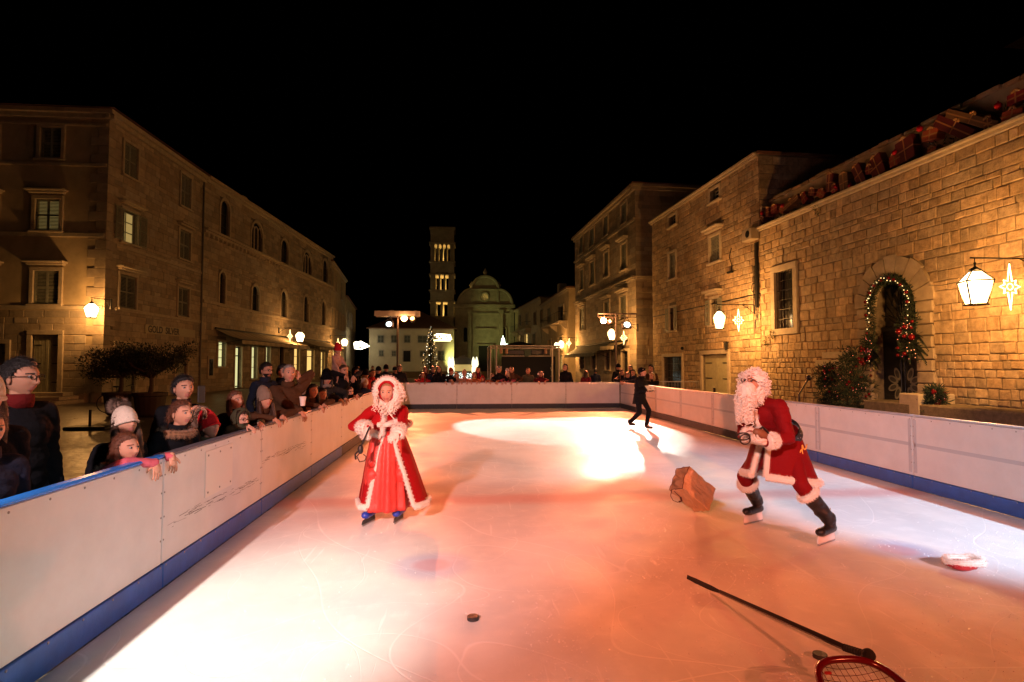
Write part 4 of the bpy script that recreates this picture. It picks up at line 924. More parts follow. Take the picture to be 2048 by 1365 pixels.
for (pw, yy, pl, yl, ps, ys, lab, lab2) in ((558, 51.6, 600, 674, 580, 673, 'lantern on a long bracket above the awnings of the gothic house', 'glowing star next to the lantern above the awnings of the gothic house'),
                                           (661, 66.5, 689, 685, 676, 687, 'far lantern near the end of the gothic house, above the child on shoulders', 'glowing star near the far end of the gothic house')):
    wl_ = YP(pw, 650, yy); c = YP(pl, yl, yy); lantern(c, wl_, lab, .85); cs = YP(ps, ys, yy); star(cs, lab2, 1.2, .2)
c = YP(1113, 691, 60); lantern(c, (c.x+.9, c.y, 0), 'smallest far lantern on the balcony house, left of the small star', .62)
# long cable from the arch to the big lantern, and cable runs on the stone house
a_ = f1.w(f1.px(1862, 571)[0], f1.px(1862, 571)[1], .08); b_ = YP(1918, 564, 12.2); q = MB(); q.tube([a_, (a_+b_)/2+V((0, 0, -.04)), b_+V((0, 0, .0))], .008, 4); tag(q.build('lantern_cable', M_iron), 'thin cable from the arched doorway to the largest lantern', 'cable')

# ================================================================ fairy light shapes far away
def glow_shape(name, y, pts_list, r, lab, cat, m=M_bulbw):
    q = MB()
    for pts in pts_list: q.tube([YP(a, b, y) for a, b in pts], r, 5)
    return tag(q.build(name, m), lab, cat)
rg = random.Random(4); ll = []
for i in range(11):
    x0 = 709+rg.random()*6+i*1.2; ll.append([(x0, 688+rg.uniform(-3, 6)), (x0+5, 691+rg.uniform(-3, 3)), (x0+12-(i*.3), 690+rg.uniform(-3, 2.5))])
ll.append([(709, 686), (722, 684), (738, 693), (722, 698), (710, 697), (709, 686)])
glow_shape('light_ornament', 88, ll, .10, 'bright white string light ornament over the lane left of the white house', 'light ornament', lamp_mat('white ornament light', (1, .9, .62), 12))
ll = []
for x in (876, 884, 890, 897): ll += [[(x-3, 670+rg.uniform(0, 2)), (x+3, 669+rg.uniform(0, 2)), (x-1, 674), (x+3.5, 677), (x+2, 681), (x-4, 681)], [(x-3, 676), (x, 671), (x+2, 680)]]
ll += [[(868, 681.5), (901, 681.8)], [(869, 672), (874, 668.5), (900, 670.5), (903, 680)]]
glow_shape('light_banner', 86, ll, .085, 'bright warm banner of string lights beside the top of the Christmas tree', 'light banner', lamp_mat('warm banner light', (1, .78, .36), 9))
ll = [[(1002, 690), (1004, 677), (1008, 677), (1010, 690)], [(1003, 689), (1016, 689)], [(1006, 672), (1006, 689)]]
glow_shape('light_figure', 84, ll, .07, 'white and green string light figure by the right cathedral window', 'light ornament', lamp_mat('pale figure light', (.8, 1, .75), 5))

def balls(par, pts, rr, m):
    q = MB(); q.ell((0, 0, 0), 1, 10, 7); o = None
    for p, r in zip(pts, rr):
        if o is None: o = q.build('bauble', m, par, smooth=True); c = o
        else: c = o.copy(); C.objects.link(c); c.parent = par
        c.location = p; c.scale = (r, r, r)
# ================================================================ Christmas tree
def leafy(mb, c, r, n, l, w_, rg, shape=None, up=.2):
    c = V(c)
    for i in range(n):
        d = V((rg.gauss(0, 1), rg.gauss(0, 1), rg.gauss(0, 1))).normalized(); k = rg.random()**.45
        p = c+V((d.x*r[0]*k, d.y*r[1]*k, d.z*r[2]*k)); a = (d+V((rg.uniform(-.6, .6), rg.uniform(-.6, .6), rg.uniform(-.5, .7)+up))).normalized(); s_ = a.orthogonal().normalized()*w_; s_.rotate(Matrix.Rotation(rg.uniform(0, 6), 3, a)); ll_ = l*rg.uniform(.6, 1.2)
        mb.add([p, p+a*ll_*.5+s_, p+a*ll_, p+a*ll_*.5-s_], [(0, 1, 2, 3)])
TY = 62.0; tb = YP(861, 752, TY); tt = YP(864, 662, TY); tz0 = tb.z-.6; TH = tt.z-tz0; e = empty('christmas_tree', (tb.x, TY, GZ)); rg = random.Random(8)
q = MB(); q.tube([(0, 0, 0), (0, 0, TH*.96)], [.14, .02], 8); q.build('trunk', mat('dark bark', (.06, .04, .025), rough=.9), e)
q = MB(); bl = MB(); bo = MB(); dk = []
for i in range(260):
    z = TH*(i/260)**.9; rr = (1-z/TH)*1.2+.06; a = i*2.4; L_ = rr*rg.uniform(.75, 1.1); d = V((math.cos(a), math.sin(a), -.12)); o_ = V((0, 0, z+.5))
    for k in range(16):
        p = o_+d*L_*(k/16); s_ = .16*(1.1-k/20)
        for sg_ in (-1, 1):
            n_ = V((-d.y, d.x, 0))*sg_+d*.6+V((0, 0, rg.uniform(-.3, .2))); q.add([p, p+n_*s_+V((0, 0, .02)), p+n_*s_*.4+d*.08], [(0, 1, 2)])
    tip = o_+d*L_
    if i % 2 == 0: (bl if rg.random() < .4 else bo).ell(tip+V((0, 0, .02)), rg.choice((.015, .02, .02, .045)), 6, 4)
    if i % 9 == 0: dk.append(o_+d*L_*.9+V((0, 0, -.1)))
q.build('needles', mat('fir needles', (.02, .05, .025), rough=.8), e); tag(bl.build('white_lights', M_bulbw, e), kind='stuff'); tag(bo.build('amber_lights', M_bulbo, e), kind='stuff')
balls(e, dk, [.10]*len(dk), mat('gold bauble', (.6, .4, .15), rough=.2, metal=.8)); tag(e, 'tall Christmas tree with white and amber lights in front of the bell tower', 'tree')

# ================================================================ candle ornament and garland trough by the well
GY = 60.0
for (x, lab) in ((902, 'left glowing white candle ornament behind the crowd, by the old well'), (950, 'right glowing white candle ornament behind the crowd, by the old well')):
    c = YP(x, 745, GY); e = empty('candle_ornament', (c.x, GY, GZ)); q = MB(); zb_ = c.z-GZ
    for dx in (-.17, .17): q.lathe([(.10, zb_+.55), (.19, zb_+.8), (.17, zb_+1.15), (.05, zb_+1.6)], 10, (dx, 0, 0))
    q.lathe([(.30, zb_-.1), (.36, zb_+.1), (.34, zb_+.5), (.24, zb_+.56)], 12); q.build('glowing_body', lamp_mat('white ornament glow', (1, .95, .60), 1.6), e)
    q = MB(); q.lathe([(.30, 0), (.26, .1), (.2, zb_-.1)], 10); q.build('base', M_iron, e); tag(e, lab, 'candle ornament', 'pair of glowing candle ornaments')
c0, c1 = YP(886, 752, GY-1), YP(964, 752, GY-1); e = empty('garland_hedge', ((c0.x+c1.x)/2, GY-1, GZ)); hw = (c1.x-c0.x)/2; q = MB(); q2 = MB(); rg = random.Random(6); zc = (c0.z-GZ)
for i in range(44):
    t = i/43; x = -hw+2*hw*t; zz = zc-.5*(abs(t-.5)*2)**3; leafy(q, (x, 0, zz), (.3, .3, .3), 26, .18, .03, rg)
    for k in range(7): q2.ell((x+rg.uniform(-.2, .2), -.3+rg.uniform(-.1, .05), zz+rg.uniform(-.3, .3)), .028, 5, 4)
q.build('leaves', mat('garland leaf', (.02, .06, .035), rough=.8), e); tag(q2.build('lights', lamp_mat('cool fairy light', (.85, 1, .9), 3), e), kind='stuff')
q = MB(); q.bbox((0, .2, zc/2), (hw*1.9, .5, zc), .05); q.build('trough', M_mortar, e); tag(e, 'leafy garland with cool white fairy lights on a low trough behind the crowd', 'garland')
c = YP(926, 736, GY+1.5); e = empty('old_well', (c.x, GY+1.5, GZ)); zc = c.z-GZ; q = MB(); q.bbox((0, 0, zc+.0), (2.6, 1.2, .7), .04); q.build('lit_drum', mat('lit well stone', (.5, .42, .25), rough=.8, emit=(1, .7, .2), es=.32), e)  # drum stone glows by emission, standing in for lamplight on it
q = MB(); q.prism([(-1.75, -.9, zc+.42), (1.75, -.9, zc+.42), (0, -.9, zc+1.35)], (0, 1.8, 0)); q.build('canopy', mat('dark well canopy', (.05, .04, .03), rough=.8), e)
q = MB(); q.bbox((0, 0, (zc-.35)/2), (2.8, 1.4, zc-.35), .04); q.build('steps', M_mortar, e); tag(e, 'old well with a dark pitched canopy between the two candle ornaments', 'well')

# ================================================================ light stands at the far end
M_pole = mat('dark painted steel', (.05, .035, .03), rough=.5, metal=.5)
def light_stand(px_, y, bx0, bx1, heads, lab, cover):
    base = YP(px_, 700, y); e = empty('light_stand', (base.x, y, GZ)); zt = YP(px_, 628, y).z-GZ; q = MB(); q.tube([(0, 0, 0), (0, 0, zt)], .045, 8); q.build('pole', M_pole, e)
    q = MB()
    for k in range(3): a = k*2.09+.4; q.tube([(0, 0, .9), (.8*math.cos(a), .8*math.sin(a), .02)], .022, 6); q.tube([(0, 0, .25), (.5*math.cos(a), .5*math.sin(a), .35)], .015, 5)
    q.build('tripod', M_pole, e); x0 = YP(bx0, 625, y).x-base.x; x1 = YP(bx1, 625, y).x-base.x; q = MB(); q.tube([(x0, 0, zt), (x1, 0, zt)], .035, 8); q.tube([(x0, 0, zt-.16), (x1, 0, zt-.16)], .02, 6)
    for k in range(7): q.tube([(x0+(x1-x0)*k/6, 0, zt), (x0+(x1-x0)*k/6, 0, zt-.16)], .015, 5)
    q.build('crossbar', M_pole, e)
    if cover:
        q = MB(); n = 20
        for k in range(n+1):
            x = x0-.05+(x1-x0+.1)*k/n; s_ = .03*fz(k*.7, 2); q.v += [(x, -.22, zt-.12+s_), (x, -.12, zt+.12+s_), (x, .12, zt+.12-s_), (x, .22, zt-.12+s_)]
        for k in range(n):
            for j in range(3): q.f.append([k*4+j, (k+1)*4+j, (k+1)*4+j+1, k*4+j+1]); q.t.append((1, 1, 1)); q.m.append(0)
        q.build('rain_cover', mat('translucent rain cover', (.7, .66, .6), rough=.5), e)
    for (hx, hy, kind, s_) in heads:
        h = YP(hx, hy, y-.05); h = V((h.x-base.x, -.05, h.z-GZ)); Rm = Matrix.Rotation(R(-28 if kind != 'par' else -18), 3, 'X'); q = MB()
        if kind == 'par': q.lathe([(.07, .34), (.10, .3), (.12, .1), (.13, 0), (.12, 0)], 14, h, Rm @ Matrix.Rotation(R(-90), 3, 'X'))
        else: q.bbox(h+Rm @ V((0, .1, .02)), (.34*s_, .16, .26*s_), .03, Rm)
        q.tube([h+V((-.15, .08, 0)), h+V((-.15, .08, .15)), (h.x-.02, 0, zt-.17)], .014, 5); q.tube([h+V((.15, .08, 0)), h+V((.15, .08, .15)), (h.x+.02, 0, zt-.17)], .014, 5)
        H_ = q.build('lamp_head', M_pole, e); q = MB(); q.lathe([(.115*s_, -.012), (.115*s_, .0), (.02, .004)], 14, h+Rm @ V((0, -.02, 0)), Rm @ Matrix.Rotation(R(90), 3, 'X'))
        q.build('lens', lamp_mat({'par': 'orange lamp lens', 'led': 'cool lamp lens'}[kind], {'par': (1, .30, .07), 'led': (.75, .95, 1)}[kind], {'par': 6, 'led': 4}[kind]), H_)
    tag(e, lab, 'light stand'); return e
light_stand(795, 26.5, 752, 838, [(778, 649, 'led', 1.15), (808.5, 637.5, 'par', 1.3), (825, 637.5, 'par', .8)], 'left light stand with a covered crossbar, one cool and two orange lamps', True)
light_stand(1232, 26.5, 1196, 1273, [(1207, 642, 'par', 1.3), (1220, 643, 'par', .5), (1254, 650, 'led', 1.3)], 'right light stand in front of the tall house, one orange and one cool lamp', False)

# ================================================================ small stage with black back cloth
SY = 34.0; M_truss = mat('dull aluminium truss', (.45, .40, .36), rough=.45, metal=.4); M_black = mat('black stage cloth', (.012, .013, .016), rough=.9, bump=.3, bscale=4)
a, b = YP(981, 692, SY), YP(1121, 692, SY); e = empty('stage', ((a.x+b.x)/2, SY, GZ)); W_ = (b.x-a.x)/2; Z_ = a.z-GZ; q = MB()
for x in (-W_, -W_+.35, W_-.1, W_-.5): q.tube([(x, 0, 0), (x, 0, Z_)], .05, 6)
for zz in (Z_, Z_-.14): q.tube([(-W_, 0, zz), (W_, 0, zz)], .04, 6)
for k in range(18): q.tube([(-W_+2*W_*k/18, 0, Z_), (-W_+2*W_*(k+1)/18, 0, Z_-.14)], .015, 4)
q.tube([(-W_, 0, Z_), (-W_, 4, Z_)], .04, 6); q.tube([(W_, 0, Z_), (W_, 4, Z_)], .04, 6); q.tube([(-W_, 4, 0), (-W_, 4, Z_)], .04, 6); q.tube([(W_, 4, 0), (W_, 4, Z_)], .04, 6); q.build('truss', M_truss, e)
q = MB(); q.bbox((.25, .7, (Z_-.62)/2), (2*W_-.9, .06, Z_-.62), .01); q.build('back_cloth', M_black, e)
q = MB(); q.tube([(-W_+.7, .6, Z_-.6), (.0, .6, Z_-.6)], .03, 6); q.tube([(.25, .6, Z_-.6), (W_-.5, .6, Z_-.6)], .03, 6); q.build('rail', M_truss, e)
q = MB(); q.bbox((-.55, .55, Z_-.38), (1.05, .3, .3), .03); q.bbox((.95, .55, Z_-.38), (1.15, .3, .3), .03); q.build('speaker_array', mat('black speaker cabinets', (.02, .02, .022), rough=.4), e)
q = MB(); q.bbox((0, 2.2, .3), (2*W_-.4, 3.4, .6), .02); q.build('platform', M_black, e)
for x in (-W_+.62, -W_+.95, W_-.9):
    q = MB(); q.lathe([(.05, .3), (.08, .26), (.09, 0), (.07, -.02)], 10, (x, -.02, Z_-.45)); q.tube([(x, -.02, Z_-.15), (x, -.02, Z_)], .012, 4); q.build('hanging_lamp', mat('dull copper lamp', (.5, .28, .2), rough=.5), e)
tag(e, 'small stage with a truss frame, black back cloth and black speaker cabinets', 'stage')
q = MB(); rg = random.Random(12)
for k in range(13): q.lathe([(.012, 0), (.03, .03), (.012, .06)], 6, YP(1103+rg.uniform(-1.5, 1.5), 731+k*1.9, SY-.5))
tag(q.build('bead_string', mat('pale beads', (.3, .32, .3), rough=.4)), 'string of pale beads hanging at the right end of the stage', 'beads')

# ================================================================ gifts on the terrace ledge
M_g = [mat('dark red wrapping', (.10, .006, .009), rough=.55), mat('crimson foil wrapping', (.19, .012, .018), rough=.35), mat('orange red wrapping', (.30, .055, .02), rough=.5), mat('brown wrapping', (.14, .07, .03), rough=.6), mat('maroon wrapping', (.09, .01, .015), rough=.5)]
M_rib = mat('gold ribbon', (.32, .17, .07), rough=.35); rg = random.Random(31)
NTH = 'first second third fourth fifth sixth seventh eighth ninth tenth eleventh twelfth thirteenth fourteenth fifteenth sixteenth seventeenth eighteenth nineteenth twentieth twenty-first twenty-second twenty-third'.split()
def gift(s_, z, w_, d_, h_, tilt, mi, lab):
    e = empty('gift_box'); Mx = f1.mtx() @ Matrix.Translation((s_, .14, z)) @ Matrix.Rotation(tilt, 4, 'Y'); q = MB(); q.M = Mx; q.bbox((0, 0, 0), (w_, d_, h_), .012); q.build('box', M_g[mi], e)
    q = MB(); q.M = Mx; q.box((0, 0, 0), (.035, d_+.012, h_+.012)); q.box((0, 0, 0), (w_+.014, d_+.014, .035)); 
    for a_ in (-.7, .7): q.ell((math.sin(a_)*.08, -d_/2, h_/2+.04), (.07, .03, .035), 8, 6, Matrix.Rotation(a_, 3, 'Y'))
    q.build('ribbon', M_rib, e); tag(e, lab, 'gift box', 'wrapped gifts along the terrace ledge')
gl_ = [(1523, 440, .30, .30, .6, 4), (1534, 425, .24, .42, -.1, 0), (1547, 418, .42, .36, .1, 1), (1562, 420, .34, .26, -.5, 2), (1580, 405, .9, .28, .25, 3), (1607, 396, .3, .5, .5, 1), (1622, 385, .34, .3, -.3, 0), (1640, 388, .42, .34, -.6, 2), (1657, 366, .26, .75, -.15, 4), (1668, 378, .3, .3, .2, 1),
       (1686, 366, .38, .8, .05, 3), (1716, 356, .36, .95, .45, 4), (1737, 340, .3, .3, .0, 1), (1752, 338, .5, .9, .38, 0), (1788, 320, .40, .42, .1, 2), (1808, 300, .62, .85, .15, 4), (1858, 270, .48, .38, -.15, 2), (1862, 302, .30, .2, .05, 2), (1905, 268, 1.3, .42, -.68, 4), (1940, 250, 1.6, .30, -.60, 3), (1975, 248, .2, .34, .1, 0), (2022, 232, .5, .36, -.2, 2), (2030, 195, .42, .32, 0, 1)]
cn = ['dark red', 'crimson', 'orange red', 'brown', 'maroon']; used_ = {}
for i, (x, y, w_, h_, t_, mi) in enumerate(gl_):
    h_ *= .78; s_, z_ = f1.px(x, y); sh = 'long narrow' if max(w_, h_)/min(w_, h_) > 2.2 else ('tall' if h_ > w_*1.3 else ('flat' if w_ > h_*1.3 else 'square')); n_ = 'leaning' if abs(t_) > .35 else 'upright'
    key = (cn[mi], sh, n_); used_[key] = used_.get(key, 0)+1
    where = 'above the barred window' if x < 1600 else 'left of the arch' if x < 1720 else 'above the arch' if x < 1880 else 'near the right edge'
    gift(s_, max(z_, ZC+.1+h_*.5*abs(math.cos(t_))+w_*.5*abs(math.sin(t_))), w_, .26, h_, t_, mi, '%s %s %s gift %s, %s from the far ledge end' % (n_, sh, cn[mi], where, NTH[i]))
for i, (x, y) in enumerate(((1523, 427), (1671, 374), (1789, 306), (1838, 258), (1995, 212), (1565, 412), (1700, 372))):
    s_, z_ = f1.px(x, y); q = MB(); q.ell(f1.w(s_, max(z_, ZC+.18), -.02), .085, 12, 8); q.lathe([(.02, 0), (.02, .03)], 6, f1.w(s_, max(z_, ZC+.18)+.083, -.02))
    tag(q.build('red_bauble', mat('glossy red bauble', (.45, .01, .02), rough=.12, metal=.3), smooth=True), 'glossy red bauble among the gifts, %s from the far end of the ledge' % ['first', 'third', 'fifth', 'sixth', 'seventh', 'second', 'fourth'][i], 'bauble', 'red baubles among the gifts')
q = MB(); qs = MB()
for k in range(120):
    s_ = T1*k/120; x_ = .15
    q.M = f1.mtx(); leafy(q, (s_, .30+rg.uniform(-.1, .1), ZC+.25+rg.uniform(-.05, .35)), (.16, .14, .14), 16, .14, .012, rg); 
    if k % 3 == 0: qs.M = f1.mtx(); qs.ell((s_, .16, ZC+.2+rg.uniform(0, .5)), .012, 5, 4)
e = empty('ledge_garland'); tag(e, 'dark fir garland running behind the gifts along the whole terrace ledge', 'garland'); q.build('needles', mat('dark fir garland', (.015, .03, .015), rough=.85), e); tag(qs.build('sparkles', mat('silver sparkle', (.8, .8, .8), rough=.1, metal=1), e), kind='stuff')

# ================================================================ garland round the arch, decorated bushes at the door
e = empty('arch_garland'); q = MB(); bu = MB(); bw = MB(); rb = []; rg = random.Random(17); M1 = f1.mtx()
path = [(axm+(adr-.06)*math.cos(a_), zsp+(adr-.06)*math.sin(a_)) for a_ in [PI*i/60 for i in range(61)]]
path = [(axm+adr-.08, zsp-1.6+1.6*i/20) for i in range(20)]+path+[(axm-adr+.06, zsp-.9*i/12) for i in range(12)]
for i, (u, z) in enumerate(path):
    q.M = bu.M = bw.M = M1; leafy(q, (u, -.14, z), (.10, .09, .10), 26, .13, .012, rg, up=-.2)
    if i % 2 == 0: bw.ell((u+rg.uniform(-.08, .08), -.24, z+rg.uniform(-.06, .06)), .016, 6, 4)
    if i % 7 == 3: rb.append((M1 @ V((u+rg.uniform(-.05, .05), -.26, z)), .05))
def frond(mb, base, tip, droop, w_, n=22):
    b, t = V(base), V(tip)
    for i in range(n):
        k = i/n; p = b.lerp(t, k)+V((0, 0, -droop*k*k)); d = (t-b).normalized()+V((0, 0, -2*droop*k)); d.normalize(); sd = d.cross(V((0, 1, 0)))
        for sg_ in (-1, 1): l = w_*(1-k*.7); mb.add([p, p+sd*sg_*l*.8+d*l*.7+V((0, -.03, 0)), p+d*.05], [(0, 1, 2)])
for (u, z, w_) in ((axm-adr+.05, zsp-1.05, 1.0), (axm+adr-.12, zsp-1.35, .7)):
    for k in range(11):
        a_ = rg.uniform(2.2, 4.6) if w_ > .9 else rg.uniform(2.6, 5.2); L_ = rg.uniform(.55, 1.0)*w_; frond(q, (u, -.2, z+rg.uniform(-.35, .35)), (u+L_*math.cos(a_), -.35, z+L_*math.sin(a_)*.6), .35*w_, .13)
    for k in range(60): leafy(q, (u+rg.uniform(-.25, .25)*w_, -.25, z+rg.uniform(-.5, .6)*w_), (.12, .1, .12), 14, .16, .012, rg)
    for k in range(9): rb.append((M1 @ V((u+rg.uniform(-.3, .25)*w_, -.38, z+rg.uniform(-.55, .55)*w_)), rg.choice((.045, .06, .085))))
    for k in range(24): bu.ell((u+rg.uniform(-.36, .3)*w_, -.36, z+rg.uniform(-.55, .6)*w_), .014, 5, 4)
q.build('fir_sprays', mat('fir sprays', (.02, .035, .02), rough=.85), e); tag(bw.build('warm_lights', lamp_mat('warm fairy bulb', (1, .72, .30), 1.7), e), kind='stuff'); tag(bu.build('red_lights', lamp_mat('red fairy bulb', (1, .08, .08), .7), e), kind='stuff'); balls(e, [b_[0] for b_ in rb], [b_[1] for b_ in rb], mat('red bauble', (.17, .004, .008), rough=.2, metal=.3))
tag(e, 'fir garland with warm bulbs and red baubles around the inside of the arched doorway', 'garland')
for (pu, zt_, w_, lab) in ((1655, 1.75, .5, 'low dark bush with red baubles against the wall, farther from the doorway'), (1702, 2.35, .62, 'taller dark fir bush with red baubles just left of the arched doorway'), (1868, 1.15, .26, 'small decorated fir plant on the stone block right of the arched doorway')):
    c = f1.pn(pu, .65); e = empty('fir_bush', c); q = MB(); rr = []; wb = MB()
    for k in range(60):
        z = rg.uniform(.5, zt_); f_ = w_*(1.15-z/zt_*.7); leafy(q, (rg.gauss(0, f_*.45), rg.gauss(0, f_*.35), z), (.16, .16, .14), 34, .17, .013, rg)
    for k in range(12): a_ = rg.uniform(0, 6.28); rr.append((w_*.62*math.cos(a_), -w_*.55, rg.uniform(.8, zt_))); wb.ell((w_*.6*math.cos(a_*1.7), -w_*.6, rg.uniform(.8, zt_)), .012, 5, 4)
    q.build('needles', mat('fir sprays', (.02, .035, .02)), e); balls(e, rr, [.04]*len(rr), MATS['red bauble']); tag(wb.build('bulbs', lamp_mat('red fairy bulb', (1, .1, .1), .7), e), kind='stuff')
    q = MB(); q.lathe([(.2, 0), (.27, .1), (.3, .5), (.33, .52), (.33, .58), (.26, .58)], 14); q.build('pot', M_iron, e); tag(e, lab, 'bush')
c = f1.pn(1852, .5); q = MB(); q.bbox((c.x, c.y, .38), (1.0, .7, 1.05), .03); tag(q.build('stone_block', M_trim), 'pale stone block right of the arched doorway, behind the boards', 'block')
s0, _ = f1.px(2046, 858); s1, _ = f1.px(1880, 845); q = MB(); q.M = f1.mtx(); q.bbox(((s0+s1)/2, -.55, .25), (abs(s1-s0)+3, .9, .8), .04); q.M = None; tag(q.build('stone_bench', M_mortar), 'long low dark stone bench along the foot of the hall at the right edge', 'bench')
# ================================================================ things on the right walls
s_, z_ = f1.px(1519, 472); q = MB(); q.M = f2.mtx(); q.bbox((.35, -.22, z_+.1), (.75, .36, .5), .03); q.M = None; AC = q.build('air_conditioner', mat('beige metal casing', (.45, .38, .28), rough=.5)); tag(AC, 'beige air conditioner box high at the corner between hall and stone house', 'air conditioner')
q = MB(); q.M = f2.mtx(); q.lathe([(.15, 0), (.15, .01)], 12, (.25, -.41, z_+.1), Matrix.Rotation(PI/2, 3, 'X')); q.build('fan_grille', M_iron, AC)
e = empty('wall_pipes'); tag(e, 'dark drain pipe and cable tangle below the air conditioner', 'pipe'); q = MB(); q.M = f2.mtx(); q.bbox((.16, -.07, z_-1.6), (.16, .12, 2.7), .02); q.build('pipe_casing', M_iron, e); q = MB(); q.M = f2.mtx()
for k in range(5): q.tube([(.05+.09*k+.05*fz(k, j*.8), -.09, z_-1.2-j*.35) for j in range(9)], .014, 5)
q.tube([(.4+.12*math.cos(a_), -.1, z_-2.1+.2*math.sin(a_)) for a_ in [2*PI*i/10 for i in range(10)]], .014, 5, closed=True); q.build('cables', M_iron, e)
s_, z_ = f2.px(1466, 545); q = MB(); q.M = f2.mtx(); q.tube([(s_, -.06, z_+1.1), (s_+.08, -.12, z_+.7), (s_-.05, -.08, z_+.3), (s_, -.1, z_)], .02, 5); q.bbox((s_, -.14, z_), (.4, .14, .09), .02); tag(q.build('cable_bracket', M_iron), 'small cable bracket high on the stone house, left of the pipes', 'bracket')
s_, z_ = f2.px(1459, 690); q = MB(); q.M = f2.mtx(); q.tube([(s_+.15*math.cos(a_), -.2, z_+.1+.03*math.sin(a_)) for a_ in [2*PI*i/12 for i in range(12)]], .012, 5, closed=True); q.tube([(s_, -.02, z_+.12), (s_, -.2, z_+.1)], .015, 5); q.prism([(s_-.15, -.2, z_+.1), (s_+.15, -.2, z_+.1), (s_+.06, -.2, z_-.25), (s_-.06, -.2, z_-.25)], (0, .05, 0)); tag(q.build('wall_basket', M_iron), 'small iron basket on the wall above the olive double door', 'basket')
for (x, y, lab) in ((1550, 668, 'small tuft of weeds growing from the hall wall below the barred window'), (1537, 683, 'larger tuft of weeds low at the corner of the stone hall'), (1640, 420, 'tuft of weeds under the hall cornice')):
    s_, z_ = f1.px(x, y); q = MB(); q.M = f1.mtx(); leafy(q, (s_, -.08, z_), (.14, .08, .16), 90, .13, .01, rg, up=-.5); tag(q.build('weed_tuft', mat('wall weeds', (.04, .06, .02), rough=.9)), lab, 'weeds')
s_, z_ = f2.px(1368, 697); q = MB(); q.M = f2.mtx(); q.ell((s_, -.1, z_), .09, 10, 6); tag(q.build('wall_lamp_unlit', M_iron), 'small round unlit lamp on the stone house beside the grille', 'wall lamp')
# barrier and bollard behind the right boards
def barrier(c, ang, lab):
    e = empty('crowd_barrier', c, ang); q = MB(); q.tube([(-1.1, 0, .25), (-1.1, 0, 1.08), (1.1, 0, 1.08), (1.1, 0, .25)], .02, 6, closed=True); q.build('frame', M_steel, e)
    q = MB(); 
    for k in range(17): q.tube([(-1.0+2.0*k/16, 0, .26), (-1.0+2.0*k/16, 0, 1.07)], .008, 5)
    q.build('bars', M_steel, e); q = MB()
    for x in (-.8, .8): q.box((x, 0, .02), (.05, .6, .03)); q.tube([(x, 0, 0), (x, 0, .26)], .018, 5)
    q.build('feet', M_steel, e); tag(e, lab, 'barrier'); return e
p = YP(1344, 790, 24); barrier((p.x, 24, GZ), R(-15), 'steel crowd barrier behind the right boards, in front of the grille shop')
q = MB(); p0 = YP(1433, 800, 15.5); q.tube([(p0.x, p0.y, GZ), (p0.x-.06, p0.y, YP(1430, 776, 15.5).z)], .035, 10); tag(q.build('black_post', M_iron), 'short black post leaning behind the right boards, in front of the olive double door', 'post')
# thin black arm poking up right of the man in red
p0 = YP(1598, 790, 11); p1 = YP(1618, 756, 11.3); q = MB(); q.tube([(p0.x, p0.y, GZ), p0, p1], .018, 5); q.ell(p1, .06, 8, 6); tag(q.build('microphone_stand', M_iron), 'thin black stand with a knob behind the boards, right of the bent man', 'stand')

# ================================================================ left: shrubs, bicycle, parasol foot, menu boards
def shrub(c, h, w_, lab, seed):
    rg = random.Random(seed); e = empty('potted_olive', c); q = MB(); q.lathe([(.30, 0), (.42, .1), (.5, .7), (.55, .74), (.55, .84), (.46, .84), (.44, .7)], 18); q.build('pot', mat('dark clay pot', (.05, .035, .03), rough=.8), e)
    t = MB(); lf = MB(); t.tube([(0, 0, .7), (.04, 0, 1.1), (.0, .05, 1.45)], [.09, .07, .06], 8)
    for k in range(13):
        a_ = k*2.4; b0 = V((0, .05, 1.3+.02*k)); L_ = w_*rg.uniform(.5, 1.0); tip = V((L_*math.cos(a_), L_*math.sin(a_), h*rg.uniform(.62, .97))); mid = (b0+tip)/2+V((rg.uniform(-.15, .15), rg.uniform(-.15, .15), -.1)); t.tube([b0, mid, tip], [.045, .028, .008], 6)
        for j in range(7):
            k_ = .45+.55*j/6; p_ = b0.lerp(tip, k_)+V((rg.gauss(0, .16), rg.gauss(0, .16), rg.gauss(0, .10))); leafy(lf, p_, (.24, .24, .18), 60, .11, .017, rg)
            if j % 2: t.tube([mid, p_], [.015, .004], 4)
    t.build('trunk', mat('olive bark', (.08, .06, .045), rough=.9), e); lf.build('crown', mat('olive leaves', (.035, .045, .025), rough=.7), e); tag(e, lab, 'shrub'); return e
p = YP(240, 800, 21.5); shrub((p.x, 21.5, GZ), 2.4, 1.1, 'dark potted olive shrub on the left, its crown looser and lower', 1)
p = YP(300, 800, 21.0); shrub((p.x, 21.0, GZ), 2.55, 1.2, 'denser dark potted olive shrub right beside the looser one', 2)
